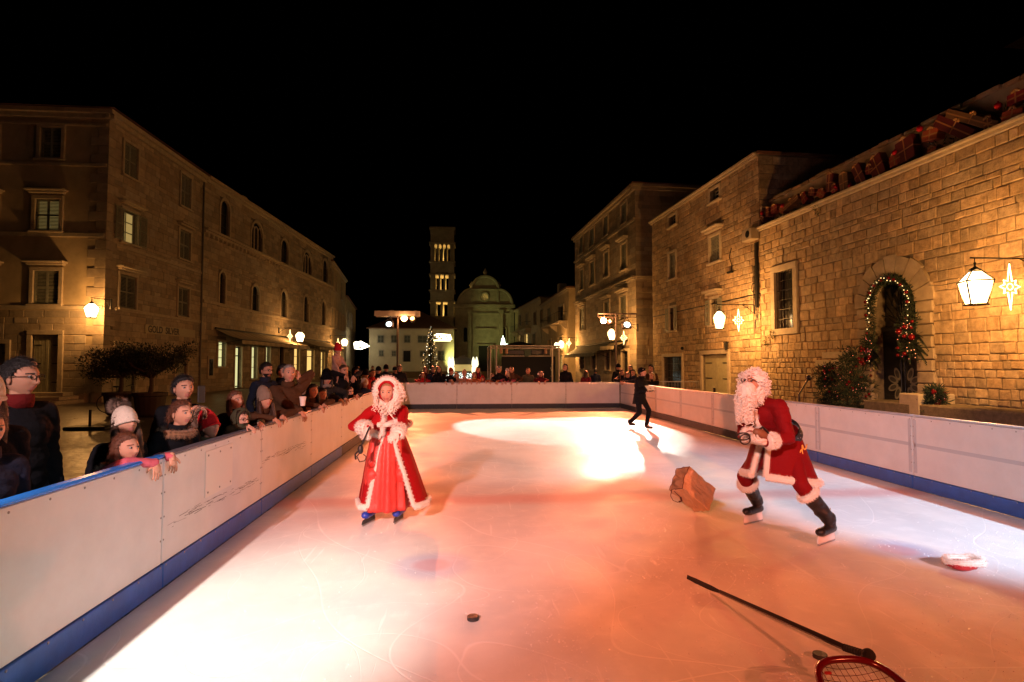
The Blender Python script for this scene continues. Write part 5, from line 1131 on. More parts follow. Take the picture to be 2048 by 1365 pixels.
def bicycle(c, ang, lab):
    e = empty('bicycle', c, ang); M_t = mat('bicycle tyre', (.02, .02, .02), rough=.8)
    for x in (-.52, .52):
        q = MB(); q.tube([(x+.33*math.cos(a_), 0, .35+.33*math.sin(a_)) for a_ in [2*PI*i/28 for i in range(28)]], .018, 6, closed=True); W = q.build('wheel', M_t, e); q = MB()
        for k in range(14): q.tube([(x, 0, .35), (x+.32*math.cos(k*.449), 0, .35+.32*math.sin(k*.449))], .002, 3)
        q.build('spokes', M_steel, W)
    q = MB(); q.tube([(-.52, 0, .35), (-.05, 0, .33), (.36, 0, .78), (-.15, 0, .8), (-.05, 0, .33)], .016, 6); q.tube([(-.52, 0, .35), (-.16, 0, .82), (-.18, 0, .95)], .014, 6); q.tube([(.52, 0, .35), (.36, 0, .8), (.33, 0, 1.0)], .016, 6); q.build('frame', M_iron, e)
    q = MB(); q.ell((-.19, 0, .98), (.13, .06, .035), 10, 6); q.build('saddle', M_t, e); q = MB(); q.tube([(.28, -.28, 1.0), (.34, -.1, 1.04), (.34, .1, 1.04), (.28, .28, 1.0)], .013, 6); q.build('handlebar', M_iron, e); tag(e, lab, 'bicycle')
p = YP(232, 800, 22.8); bicycle((p.x+.2, 22.8, GZ), R(4), 'dark bicycle parked behind the looser olive shrub')
p = YP(180, 845, 17.0); e = empty('parasol_foot', (p.x, 17.0, GZ)); q = MB(); q.bbox((0, 0, .05), (1.1, .55, .09), .02); q.build('base', M_iron, e); q = MB(); q.tube([(0, 0, .09), (0, 0, .55)], .035, 8); q.build('tube', M_iron, e); tag(e, 'black parasol foot without a parasol on the paving at left', 'parasol foot')
s_, z_ = fc.px(419, 735); q = MB(); q.M = fc.mtx(); q.bbox((s_, -.06, z_), (.75, .1, 1.5), .02); q.M = None; MBd = q.build('menu_case', M_trim); q = MB(); q.M = fc.mtx(); q.box((s_, -.115, z_), (.5, .01, 1.1)); q.build('glass', M_glass, MBd); tag(MBd, 'small framed menu case on the wall left of the lit shop windows', 'menu case')
# ================================================================ things lying on the ice
def puck(c, lab, rz=0, tilt=0):
    q = MB(); q.M = Matrix.Translation((c.x, c.y, 0)) @ Matrix.Rotation(rz, 4, 'Z') @ Matrix.Rotation(tilt, 4, 'X'); q.lathe([(.0355, 0), (.0381, .002), (.0381, .0234), (.0355, .0254), (.025, .0250)], 40); tag(q.build('puck', mat('black rubber puck', (.02, .02, .022), rough=.5, bump=.3, bscale=200)), lab, 'puck', 'pucks on the ice')
puck(G(946, 1240), 'black puck lying alone in the middle of the near ice'); puck(G(1640, 1316), 'black puck lying beside the red hoop of the net')
# hockey stick: shaft, taped grip, knob, blade
hA, hB, hC, hK = YP(1690, 1296, 2.98), G(1440, 1184, .03), G(1374, 1154, .055), YP(1737, 1311, 2.80)
e = empty('hockey_stick', (0, 0, 0)); q = MB(); q.tube([hA.lerp(hB, k/10) for k in range(11)], [.018-.003*k/10 for k in range(11)], 4, up=(0, 0, 1)); q.build('shaft', mat('black carbon shaft', (.018, .016, .016), rough=.3), e)
q = MB(); q.M = None; pts = [hB+(hC-hB)*t+V((0, 0, -.012*math.sin(PI*t)))+V((.03, .01, 0))*math.sin(PI*t)*.6 for t in [i/10 for i in range(11)]]
q.tube(pts, [.012+.008*min(1, t/3) if t < 9 else .017 for t in range(11)], 8, flat=1, up=(0, 0, 1)); 
for i, v_ in enumerate(q.v):
    k = i//8; 
    if k < 11: c_ = pts[k]; d_ = V(v_)-c_; n_ = (hC-hB).normalized().cross(V((0, 0, 1))); d_ -= n_*d_.dot(n_)*.75; q.v[i] = tuple(c_+d_+V((0, 0, .0)))
q.build('blade', mat('black taped blade', (.015, .014, .014), rough=.7), e)
q = MB(); n_ = 26; q.tube([hA.lerp(hK, k/n_) for k in range(n_)], [.0185+(.0022 if k % 3 == 0 else 0) for k in range(n_)], 8); q.ell(hK, .033, 10, 8); q.build('taped_grip', mat('black grip tape', (.01, .01, .01), rough=.95), e); tag(e, 'black hockey stick lying across the near ice, its taped end on the red hoop', 'hockey stick')
# red hoop with netting, propped up on its far edge by the stick
a, b, tp = YP(1630, 1340, 2.68), YP(1793, 1340, 2.68), YP(1712, 1317, 2.78); e = empty('hoop_net', ((a.x+b.x)/2, 2.52, tp.z/2+.01)); w_ = b.x-a.x; vv_ = V((0, .26, tp.z/2-.012)); q = MB(); nn_ = vv_.cross(V((1, 0, 0))).normalized()
def hpt(x, v, sag=0): return V((x, 0, 0))+vv_*v-nn_*abs(sag)*(1 if nn_.z > 0 else -1)
def sup(t): return (max(0, 1-abs(t)**2.8))**(1/2.8)
q.tube([hpt(w_/2*math.copysign(abs(math.cos(a_))**(2/2.8), math.cos(a_)), math.copysign(abs(math.sin(a_))**(2/2.8), math.sin(a_))) for a_ in [2*PI*i/56 for i in range(56)]], .0175, 10, closed=True); q.build('hoop', mat('glossy dark red tube', (.11, .003, .005), rough=.2), e, smooth=True)
q = MB()
for k in range(1, 13):
    t0 = 2*k/13-1; f_ = sup(t0)*.97; q.tube([hpt(w_/2*t0+.006*fz(k, t*.4), -f_+2*f_*t/10, .035*math.sin(PI*t/10)*sup(t0)) for t in range(11)], .0017, 4)
for k in range(1, 15):
    t0 = 2*k/15-1; f_ = w_/2*sup(t0)*.97; q.tube([hpt(-f_+2*f_*t/10, t0+.01*fz(k, t*.5), .035*math.sin(PI*t/10)*sup(t0)) for t in range(11)], .0017, 4)
q.build('netting', mat('dark netting cord', (.10, .04, .03), rough=.8), e); q = MB(); q.box(hpt(-w_*.3, .72), (.03, .012, .010)); q.build('tag', mat('red tag', (.4, .02, .02)), e); tag(e, 'dark red hoop with netting, cut off by the bottom edge of the picture', 'hoop net')
# tipped paper bag
bc = G(1404, 1026); e = empty('paper_bag', (bc.x, bc.y, 0), R(14)); M_kraft = mat('brown kraft paper', (.62, .44, .28), rough=.75, var=.15, vscale=9, bump=.8, bscale=9)
# box-like sack lying tilted on one edge: open mouth faces up-left
q = MB(); rot = Matrix.Rotation(R(-38), 3, 'Y') @ Matrix.Rotation(R(12), 3, 'X'); bw_, bd_, bh_ = .28, .22, .43; n = 7
def bagp(u, v, t):  # u,v in -1..1 around, t along height
    p = V((u*bw_/2, v*bd_/2, t*bh_)); k = .012*(1+t); return p+V((fz(u*2+t*4, v*3, 1)*k*1.1, fz(u*3, v*2+t*4, 5)*k*1.5-(.025*t if v > 0 else -.03*t*(1-abs(u))), 0))
ring_ = [(-1+2*i/n, -1) for i in range(n)]+[(1, -1+2*i/n) for i in range(n)]+[(1-2*i/n, 1) for i in range(n)]+[(-1, 1-2*i/n) for i in range(n)]
vs = []; fs = []; NR_ = len(ring_)
for k in range(9):
    for (u, v) in ring_: vs.append(bagp(u, v, k/8))
for k in range(8):
    for j in range(NR_): fs.append((k*NR_+j, k*NR_+(j+1) % NR_, (k+1)*NR_+(j+1) % NR_, (k+1)*NR_+j))
o0 = len(vs)
for k in range(9):
    for (u, v) in ring_: vs.append(bagp(u*.975, v*.97, max(k/8, .015) if k else .015))
for k in range(8):
    for j in range(NR_): fs.append((o0+k*NR_+j, o0+(k+1)*NR_+j, o0+(k+1)*NR_+(j+1) % NR_, o0+k*NR_+(j+1) % NR_))
for j in range(NR_): fs.append((8*NR_+j, 8*NR_+(j+1) % NR_, o0+8*NR_+(j+1) % NR_, o0+8*NR_+j))
fs.append(tuple(range(NR_))[::-1]); fs.append(tuple(o0+j for j in range(NR_)))
rot = Matrix.Rotation(R(-52), 3, 'Y') @ Matrix.Rotation(R(20), 3, 'Z'); vs = [rot @ p for p in vs]; zmin = min(p.z for p in vs); vs = [p-V((0, 0, zmin-.001))+V((.04, 0, 0)) for p in vs]; q.add(vs, fs); q.build('sack', M_kraft, e)
top = [V(vs[8*NR_+j]) for j in range(NR_)]; q = MB(); q.tube([top[j] for j in range(NR_)]+[top[0]], .004, 5); q.build('rim', mat('dark paper edge', (.10, .04, .03), rough=.7), e)
lo = min(top, key=lambda p: p.x+p.z); q = MB(); q.tube([lo+V((.01, -.01, .0)), lo+V((-.02, -.03, -.05)), lo+V((-.0, -.05, -.10)), lo+V((.05, -.06, -.12)), lo+V((.10, -.06, -.11)), lo+V((.10, -.05, -.075)), lo+V((.05, -.04, -.03)), lo+V((.02, -.01, .01))], .004, 6)
q.tube([lo+V((.07, -.06, -.115)), lo+V((.10, -.06, -.11)), lo+V((.095, -.05, -.07))], .011, 6)
for i, v_ in enumerate(q.v): q.v[i] = (v_[0], v_[1], max(v_[2], .006))
q.build('cord_handle', mat('dark maroon cord', (.06, .012, .015), rough=.7), e); tag(e, 'crumpled brown paper bag tipped over on the ice, dark cord handle hanging out', 'paper bag')
# red hat with fur trim on the ice
hc = G(1928, 1137); e = empty('red_hat', (hc.x, hc.y, 0), R(-12)); q = MB(); n = 28; M_fur = mat('white fur', (.78, .74, .68), rough=.95, sheen=.4); M_red = mat('red velvet', (.36, .008, .014), rough=.75, sheen=.25, bump=.35, bscale=9)
q.tube([(.125*math.cos(a_), .085*math.sin(a_), .062+.010*math.cos(a_)+.006*math.sin(3*a_)) for a_ in [2*PI*i/n for i in range(n)]], .030, 10, closed=True); q.fuzz(2600, .018, .0011, rg); q.build('fur_brim', M_fur, e)
q = MB(); q.ell((-.03, -.02, .037), (.118, .092, .036), 20, 10, fn=lambda d: 1+.08*fz(d.x*3, d.y*3, d.z*3)); q.ell((-.05, -.06, .028), (.08, .055, .027), 14, 8); q.build('crown', M_red, e, smooth=True); tag(e, 'red hat with a white fur brim lying upside down on the bluish ice at right', 'hat')
# ================================================================ people
def sst(a, b, x): t = max(0, min(1, (x-a)/(b-a))); return t*t*(3-2*t)
SKINS = {'fair': (.50, .27, .18), 'tan': (.42, .22, .14), 'pale': (.56, .33, .24)}
def skin(k='fair'): return mat('skin '+k, SKINS[k], rough=.6, spec=.22, sub=.08, bump=.05, bscale=60)
M_lip = mat('lips', (.42, .16, .125), rough=.45)
M_eyew = mat('eye white', (.30, .26, .24), rough=.45); M_iris = mat('dark iris', (.02, .015, .01), rough=.4)
def hairm(k): return mat('hair '+k, {'black': (.012, .010, .009), 'brown': (.05, .025, .014), 'auburn': (.11, .04, .018), 'blonde': (.30, .18, .08), 'grey': (.22, .20, .18)}[k], rough=.5, spec=.5, bump=.6, bscale=45, var=.4, vscale=30)
def cloth(name, col, rough=.9, bump=.6, bscale=14): return mat(name, col, rough=rough, bump=bump, bscale=bscale, var=.12, vscale=5, spec=.12)
def gau(dx, dz, sx, sz): return math.exp(-(dx/sx)**2-(dz/sz)**2)
def headpt(d):       # unit direction -> point on an adult head (metres), face towards -Y, origin at eye level between the ears
    x, y, z = d.x*.076, d.y*.097, d.z*.118; t = max(0, -d.z)
    x *= 1-.34*t*t-.06*t
    if y > 0: y *= 1-.42*t*t
    else: y *= 1-.06*t
    if d.z > .3: x *= 1+.03*math.sin((d.z-.3)*4)
    if d.y < -.15:
        fx, fzv = x, z; k = sst(.15, .5, -d.y)
        o = 0
        o += .024*gau(fx, fzv+.036, .0125, .016)+.012*gau(fx, fzv+.012, .009, .022)      # nose
        o += .006*gau(fx, fzv-.024, .05, .011)                                              # brow
        for s_ in (-1, 1):
            o -= .0105*gau(fx-s_*.031, fzv-.002, .017, .013); o += .005*gau(fx-s_*.040, fzv+.032, .02, .018); o += .006*gau(fx-s_*.011, fzv+.040, .007, .007)
        o += .007*gau(fx, fzv+.064, .024, .005)+.0065*gau(fx, fzv+.077, .019, .006)-.005*gau(fx, fzv+.0705, .024, .0028)-.004*gau(fx, fzv+.089, .02, .007)+.010*gau(fx, fzv+.106, .02, .013)
        y -= o*k
    return V((x, y, z))
def build_head(mb, Mx, sc, hi, smile=False):     # slots 0 skin, 1 lips, 2 dark
    nu, nv = (52, 44) if hi else (28, 24); vs = []; old = mb.M; mb.M = Mx
    for i in range(nv+1):
        th = PI*i/nv
        for j in range(nu):
            a = 2*PI*(j+.5)/nu+PI/2; a2 = a-.42*math.sin(a-PI/2+PI)*0
            d = V((math.sin(th)*math.cos(a), math.sin(th)*math.sin(a), math.cos(th)))
            vs.append(headpt(d)*sc)
    fs = [(i*nu+j, (i+1)*nu+j, (i+1)*nu+(j+1) % nu, i*nu+(j+1) % nu) for i in range(nv) for j in range(nu)]
    for f in fs:
        c = sum((vs[q] for q in f), V((0, 0, 0)))/4/sc; mb.mi = 0
        if c.y < -.06:
            zz = c.z+(.25*abs(c.x)*-1 if smile else 0)*.6
            if abs(c.x) < (.027 if smile else .022) and -.084 < zz < -.058: mb.mi = 1
            for s_ in (-1, 1):
                if abs(c.x-s_*.033) < .017 and .0205 < c.z+.12*abs(abs(c.x)-.030) < .0275: mb.mi = 2
                if not hi and abs(c.x-s_*.031) < .013 and abs(c.z-.001) < .007: mb.mi = 2
        mb.add([vs[q] for q in f], [(0, 1, 2, 3)])
    mb.mi = 0
    for s_ in (-1, 1):
        mb.ell(V((s_*.079, .012, -.008))*sc, (.010*sc, .020*sc, .032*sc), 10, 8, Matrix.Rotation(s_*.35, 3, 'Z'))
    mb.M = old
def weld(o, d=1e-5):
    bm = bmesh.new(); bm.from_mesh(o.data); bmesh.ops.remove_doubles(bm, verts=bm.verts, dist=d); bmesh.ops.recalc_face_normals(bm, faces=bm.faces); bm.to_mesh(o.data); bm.free()
    o.data.polygons.foreach_set('use_smooth', [True]*len(o.data.polygons)); return o
def hand(mb, W, d, pn, side, s=1., curl=.45, glove=1.0, spread=.0):
    W, d, pn = V(W), V(d).normalized(), V(pn); pn = (pn-d*pn.dot(d)).normalized(); r = d.cross(pn)*side   # r points to the thumb
    rot = Matrix((r, d, pn)).transposed(); mb.ell(W+d*.047*s, (.040*s*glove, .056*s, .016*s*glove), 12, 8, rot); mb.cap(W-d*.02*s, W+d*.03*s, .024*s*glove, .026*s*glove, 8)
    for i in range(4):
        L_ = (.070, .078, .073, .058)[i]*s; b = W+d*(.086, .091, .088, .080)[i]*s+r*(.029-.0195*i)*s; a = curl*.55; dr = d+r*(1.5-i)*.06*(1+spread)
        dr.normalize(); p = b-d*.012*s; rr = (.0095, .0098, .0094, .0083)[i]*s*glove
        for k, fr in enumerate((.44, .31, .25)):
            u = (dr*math.cos(a)+pn*math.sin(a)); q = p+u*(L_*fr+(.012*s if k == 0 else 0)); mb.cap(p, q, rr*(1-.07*k), rr*(1-.07*(k+1)), 7); p = q; a += curl*(.9 if k == 0 else .7)
    p = W+d*.022*s+r*.030*s; u = (d*.62+r*.72+pn*.30).normalized(); q = p+u*.042*s; mb.cap(p, q, .0135*s*glove, .011*s*glove, 8); u2 = (u*.8+d*.35+pn*.35*curl).normalized(); mb.cap(q, q+u2*.032*s, .0112*s*glove, .009*s*glove, 8)
def ik(S_, T_, a, b, pole):
    S_, T_, pole = V(S_), V(T_), V(pole); d = T_-S_; L_ = d.length
    if L_ > (a+b)*.995: T_ = S_+d.normalized()*(a+b)*.995; d = T_-S_; L_ = d.length
    x = (a*a-b*b+L_*L_)/(2*L_); h = math.sqrt(max(0, a*a-x*x)); u = d.normalized(); p = pole-u*pole.dot(u); p = p.normalized() if p.length > 1e-6 else u.orthogonal(); return S_+u*x+p*h, T_
def hair_cap(par, Mx, sc, m, style, seed=0, hi=False, name='hair'):
    q = MB(); q.M = Mx; nu, nv = (48, 36) if hi else (24, 20)
    puff = {'short': .012, 'crop': .006, 'pony': .008, 'long': .016, 'bob': .018, 'curly': .03}[style]
    def lim(d):       # hairline height for a direction
        f = -d.y; s_ = abs(d.x)
        if f > .55: return .56-.1*s_
        if f > -.1: return (.56-.1*s_)*sst(-.1, .55, f)+(-.18)*(1-sst(-.1, .55, f))
        return -.18-.45*sst(.1, .8, -f)
    vs = []; al = []
    for i in range(nv+1):
        th = PI*i/nv
        for j in range(nu):
            a = 2*PI*(j+.5)/nu+PI/2; d = V((math.sin(th)*math.cos(a), math.sin(th)*math.sin(a), math.cos(th))); e_ = d.z-lim(d)
            k = sst(-.02, .18, e_); p = headpt(d); p = p+d*(puff*k*(1+.5*fz(d.x*5+seed, d.y*5, d.z*5))-.006*(1-k)+.003*k); vs.append(p*sc); al.append(e_ > -.06)
    for i in range(nv):
        for j in range(nu):
            f = (i*nu+j, (i+1)*nu+j, (i+1)*nu+(j+1) % nu, i*nu+(j+1) % nu)
            if all(al[x] for x in f): q.add([vs[x] for x in f], [(0, 1, 2, 3)])
    if style in ('long', 'bob'):
        L_ = .28 if style == 'long' else .10; rg = random.Random(seed)
        for k in range(13):
            a = -.15+PI*1.15*k/12-.15*0; an = a-PI*.08; x, y = math.cos(an), math.sin(an)
            p0 = V((x*.078, y*.085+.01, .02))*sc; p1 = V((x*.088, y*.09+.012, -.09))*sc; p2 = V((x*(.08+.02*rg.random()), y*.08+.01, -.10-L_*rg.uniform(.8, 1.1)))*sc; q.tube([p0, p1, p1.lerp(p2, .5)+V((rg.uniform(-.008, .008), 0, 0)), p2], [.02*sc, .028*sc, .024*sc, .006*sc], 7)
    if style == 'pony':
        q.ell(V((0, .11, .03))*sc, .03*sc, 10, 8); q.tube([V((0, .11, .03))*sc, V((0, .15, .0))*sc, V((.01, .155, -.09))*sc, V((.0, .14, -.2))*sc], [.02*sc, .03*sc, .026*sc, .006*sc], 9)
    if hi: rgh = random.Random(seed+5); q.fuzz(2600, .030 if style != 'crop' else .012, .0012, rgh, .9)
    o = q.build(name, m, par); return weld(o)
def person(pos, yaw, h, label, skin_k='fair', hair=('short', 'brown'), head=(0, 0), lean=0., side=0., hands=None, jacket=None, jacket_name='jacket', trousers=None, hat=None, hi=False, group=None,
           legs=None, pelvis=None, fur_collar=None, hood=None, glasses=False, puffy=1.0, smile=False, scarf=None, gloves=None, collar=None, beard=None, curl=.5, palm=None, seed=0, shoes=True, bust=False, elbow=None, cut=None):
    x, y, z = pos; root_M = Matrix.Translation((x, y, z)) @ Matrix.Rotation(yaw, 4, 'Z'); inv = root_M.inverted()
    k = h/1.75; hs = k if h > 1.5 else k*(1+.32*(1.5-h)/.5); hs = min(hs, 1.03); hs *= 1.04
    P0 = V(pelvis) if pelvis is not None else V((0, 0, .93*k)); u = V((math.sin(side), -math.sin(lean)*math.cos(side), math.cos(lean)*math.cos(side))).normalized(); fw = V((0, -1, 0)); fw = (fw-u*fw.dot(u)).normalized(); rt = V((1, 0, 0))
    waist = P0+u*.14*k; chest = P0+u*.33*k; nb = P0+u*.49*k; u2 = (u*.7+V((0, -.12, .7))).normalized(); hc = nb+u2*(.055*k+.125*hs)+V((0, -.012*k, .0)); sh = {s_: P0+u*.445*k+V((s_*.178*k, .01, 0)) for s_ in (-1, 1)}
    HM = Matrix.Translation(hc) @ Matrix.Rotation(head[0], 4, 'Z') @ Matrix.Rotation(-head[1], 4, 'X')     # +pitch looks down
    la, lf = .285*k, .25*k; arm = {}
    for s_ in (-1, 1):
        t = None if hands is None else hands.get(s_)
        if t is None: t_l = sh[s_]+V((s_*.06*k, -.05*k, -.51*k))
        else: t_l = inv @ V(t) if len(t) == 3 else V(t[:3])
        pole = (V((s_*1, .6, .15)) if t is not None else V((s_*.4, .9, -.2))) if elbow is None else V(elbow[s_])
        E_, W_ = ik(sh[s_], t_l, la, lf, pole); arm[s_] = (sh[s_], E_, W_)
    hip = {s_: P0+V((s_*.095*k, 0, -.02*k)) for s_ in (-1, 1)}; leg = {}
    for s_ in (-1, 1):
        A_ = V((s_*.10*k, .02, .09*k)) if legs is None else V(legs[s_]); K_, A_ = ik(hip[s_], A_, .43*k, .42*k, V((s_*.12, -1, .1))); leg[s_] = (hip[s_], K_, A_)
    # body
    b = MB(); b.cap(P0, chest, .10*k, .11*k); b.cap(chest, nb, .09*k, .055*k); b.cap(nb-u*.02, hc-V((0, -.012, .05))*hs, .052*hs, .047*hs)
    for s_ in (-1, 1):
        S_, E_, W_ = arm[s_]; b.cap(chest+u*.08*k, S_, .07*k, .052*k); b.cap(S_, E_, .046*k, .036*k); b.cap(E_, W_, .036*k, .024*k)
        H_, K_, A_ = leg[s_]; b.cap(H_, K_, .078*k, .052*k); b.cap(K_, A_, .05*k, .036*k)
        if shoes: b.cap(A_, A_+V((0, -.13*k, -.05*k)), .034*k, .026*k)
    b = merged(b, .012*max(k, .6) if hi else .02*max(k, .7), 4)
    for s_ in (-1, 1):
        S_, E_, W_ = arm[s_]; d = (W_-E_).normalized()
        pd, pn = (palm[s_] if palm and s_ in palm else ((d*.6+V((0, -.3, -.5)), V((0, .4, -.8))) if (hands and hands.get(s_)) else (V((0, -.1, -1)), V((-s_, 0, 0)))))
        hand(b, W_, pd, pn, s_, k*.98, curl if not isinstance(curl, dict) else curl[s_])
    build_head(b, HM, hs, hi, smile); me_m = [skin(skin_k), M_lip, hairm(hair[1] if hair[1] in ('black', 'brown', 'grey', 'blonde', 'auburn') else 'brown')]
    o = b.build('person', me_m, None, smooth=True); weld(o); o.matrix_world = root_M; tag(o, label, 'person', group)
    MM = lambda q: q
    if hi:
        for s_ in (-1, 1):
            q = MB(); q.M = HM; c = V((s_*.0315, -.0795, .001))*hs; q.ell(c, .0115*hs, 12, 8); q.mi = 1; q.ell(c+V((0, -.0062, 0))*hs, .0072*hs, 10, 6); q.build('eye', [M_eyew, M_iris], o, smooth=True)
    if hair and hair[0] != 'none' and not (hat == 'hoodtight'): hair_cap(o, HM, hs, hairm(hair[1]), hair[0], seed, hi)
    # trousers
    tr = trousers or cloth('dark trousers', (.02, .022, .03)); t = MB(); t.cap(P0+u*.04*k-V((.05*k, 0, 0)), P0+u*.04*k+V((.05*k, 0, 0)), .115*k, .115*k)
    for s_ in (-1, 1): H_, K_, A_ = leg[s_]; t.cap(H_, K_, .096*k, .070*k); t.cap(K_, (A_+(K_-A_).normalized()*.03*k) if cut is None else K_+(A_-K_).normalized()*cut, .070*k, .056*k if cut is None else .066*k)
    t = merged(t, .018*max(k, .7), 3); t.build('trousers', tr, o, smooth=True)
    if shoes:
        for s_ in (-1, 1):
            H_, K_, A_ = leg[s_]; q = MB(); q.cap(A_+V((0, .02, .03))*k, A_+V((0, .0, -.04))*k, .052*k, .05*k, 10); q.cap(A_+V((0, 0, -.045))*k, A_+V((s_*.015, -.15, -.055))*k, .044*k, .036*k, 10); q = merged(q, .012, 2); q.build('shoe', cloth('dark boots', (.035, .02, .014), .5), o, smooth=True)
    # jacket
    if jacket:
        j = MB(); pf = puffy; rotu = Matrix((V((1, 0, 0)), u.cross(V((1, 0, 0))), u)).transposed()
        j.ell(P0+u*.02*k+fw*.0, (.168*k*pf, .125*k*pf, .15*k), 18, 12, rotu); j.ell(waist+u*.02*k, (.160*k*pf, .122*k*pf, .17*k), 18, 12, rotu); j.ell(chest, (.178*k*pf, .128*k*pf, .18*k), 18, 12, rotu)
        j.cap(sh[-1]-V((-.02, 0, .0))*k, sh[1]-V((.02, 0, 0))*k, .072*k, .072*k, 12); j.cap(chest+u*.1*k, nb, .10*k, .066*hs, 12)
        for s_ in (-1, 1):
            S_, E_, W_ = arm[s_]; j.cap(S_, E_, .064*k*pf, .054*k*pf, 12); j.cap(E_, W_-(W_-E_).normalized()*.012*k, .055*k*pf, .042*k*pf, 12)
        j = merged(j, .013 if hi else .021, 3)
        sd = seed*3.1; j.v = [tuple(V(p)+V((fz(p[0]*9+sd, p[1]*9, p[2]*11), fz(p[1]*9+sd, p[2]*13, 3), 0))*.013*k+V((fz(p[0]*11, p[1]*11+sd, p[2]*34), fz(p[1]*12, sd, p[2]*30), .6*fz(p[0]*20, p[1]*20, p[2]*22)))*.007*k) for p in j.v]
        J = j.build(jacket_name, jacket, o, smooth=True)
        cq = MB(); cm = collar or jacket; cq.M = Matrix.Translation(nb+u2*.03*hs) @ Matrix.Rotation(lean*.6, 4, 'X'); cq.lathe([(.078*hs, -.04*hs), (.086*hs, .0), (.082*hs, .045*hs), (.072*hs, .048*hs), (.062*hs, .0)], 18); cq.build('collar', cm, o, smooth=True)
        if fur_collar:
            q = MB(); c = nb+u2*.015*hs; q.tube([c+V((.125*hs*math.cos(a), .105*hs*math.sin(a)+.01, .012*math.sin(a)-.02)) for a in [2*PI*i/24 for i in range(24)]], .040*hs, 10, closed=True); q.fuzz(3200 if hi else 500, .03, .0016, random.Random(seed)); q.build('fur_collar', fur_collar, o)
    if scarf: q = MB(); q.tube([nb+u2*.035*hs+V((.075*hs*math.cos(a), .072*hs*math.sin(a)-.005, .010*math.sin(3*a))) for a in [2*PI*i/20 for i in range(20)]], .032*hs, 9, closed=True); q.build('scarf', scarf, o, smooth=True)
    if gloves:
        for s_ in (-1, 1):
            S_, E_, W_ = arm[s_]; d = (W_-E_).normalized(); q = MB(); pd, pn = (palm[s_] if palm and s_ in palm else ((d*.6+V((0, -.3, -.5)), V((0, .4, -.8))) if (hands and hands.get(s_)) else (V((0, -.1, -1)), V((-s_, 0, 0))))); hand(q, W_, pd, pn, s_, k*.99, curl if not isinstance(curl, dict) else curl[s_], 1.28); q.build('glove', gloves, o, smooth=True)
    if hood:         # raised hood: a shell open towards the face
        hm_, trim = hood; q = MB(); q.M = HM; vs = []; al = []; nu, nv = 28, 22
        for i in range(nv+1):
            th = PI*i/nv
            for jx in range(nu):
                a = 2*PI*(jx+.5)/nu+PI/2; d = V((math.sin(th)*math.cos(a), math.sin(th)*math.sin(a), math.cos(th))); vs.append((headpt(d)+d*(.034+.006*fz(d.x*3, d.y*3, d.z*4+seed))+V((0, .004, .004)))*hs); al.append(not (-d.y > .38 and d.z < .72))
        for i in range(nv):
            for jx in range(nu):
                f = (i*nu+jx, (i+1)*nu+jx, (i+1)*nu+(jx+1) % nu, i*nu+(jx+1) % nu)
                if all(al[x] for x in f): q.add([vs[x] for x in f], [(0, 1, 2, 3)])
        q.tube([V((.086*math.sin(a)*(1-.1*max(0, -math.cos(a))), -.046-.018*math.cos(a), .10*math.cos(a)+.015))*hs for a in [2*PI*i/26 for i in range(26)]], .014*hs, 7, closed=True)
        H_ = q.build('hood', hm_, o); weld(H_)
        if trim:
            q = MB(); q.M = HM; q.tube([V((.094*math.sin(a), -.062-.012*math.cos(a), .115*math.cos(a)+.01))*hs for a in [2*PI*i/30 for i in range(30)]], .022*hs, 8, closed=True); q.M = None; q.fuzz(700, .028, .0016, random.Random(seed)); q.build('fur_trim', trim, o)
    if hat and hat[0] in ('beanie', 'pom', 'tall', 'cap', 'furhat'):
        q = MB(); q.M = HM; kind, hm_ = hat[0], hat[1]; top = {'beanie': 1.0, 'pom': 1.05, 'tall': 1.5, 'cap': .9, 'furhat': 1.12}[kind]; vs = []; nu, nv = 30, 12
        for i in range(nv+1):
            th = PI*.575*i/nv
            for jx in range(nu):
                a = 2*PI*jx/nu; d = V((math.sin(th)*math.cos(a), math.sin(th)*math.sin(a), math.cos(th))); p = headpt(d)*1.0; p = p+d*.017; p.z = p.z*(top if p.z > 0 else 1)+.012; p.y += .012*(1-abs(d.y))+(.03*(top-1)*max(0, d.z)); rib = 1+.008*math.cos(a*nu/2) if kind != 'cap' else 1; vs.append(V((p.x*rib, p.y*rib, p.z+.012))*hs)
        q.add(vs, [(i*nu+jx, (i+1)*nu+jx, (i+1)*nu+(jx+1) % nu, i*nu+(jx+1) % nu) for i in range(nv) for jx in range(nu)])
        if kind != 'cap': q.tube([V(vs[nv*nu+jx])+V((0, 0, .004)) for jx in range(nu)], .012*hs if kind != 'furhat' else .026*hs, 8, closed=True)
        else:
            q.prism([V((.075*math.sin(a), -.085-.055*math.cos(a), .048-.012*math.cos(a)))*hs for a in [-1.35+2.7*i/12 for i in range(13)]], (0, 0, .006))
        H_ = q.build('hat', hm_, o); weld(H_)
        if kind == 'pom':
            q = MB(); q.M = HM; q.ell(V((.0, .06, .180))*hs, .052*hs, 12, 8); q.fuzz(2200, .045, .0018, random.Random(seed)); q.build('pompom', hat[2], H_)
        if kind == 'furhat': q = MB(); q.v = [tuple(p.co) for p in H_.data.vertices]; q.f = [list(p.vertices) for p in H_.data.polygons]; q.t = [(1, 1, 1)]*len(q.f); q.m = [0]*len(q.f); q.fuzz(1800, .022, .0018, random.Random(2)); q.build('fur', hm_, H_)
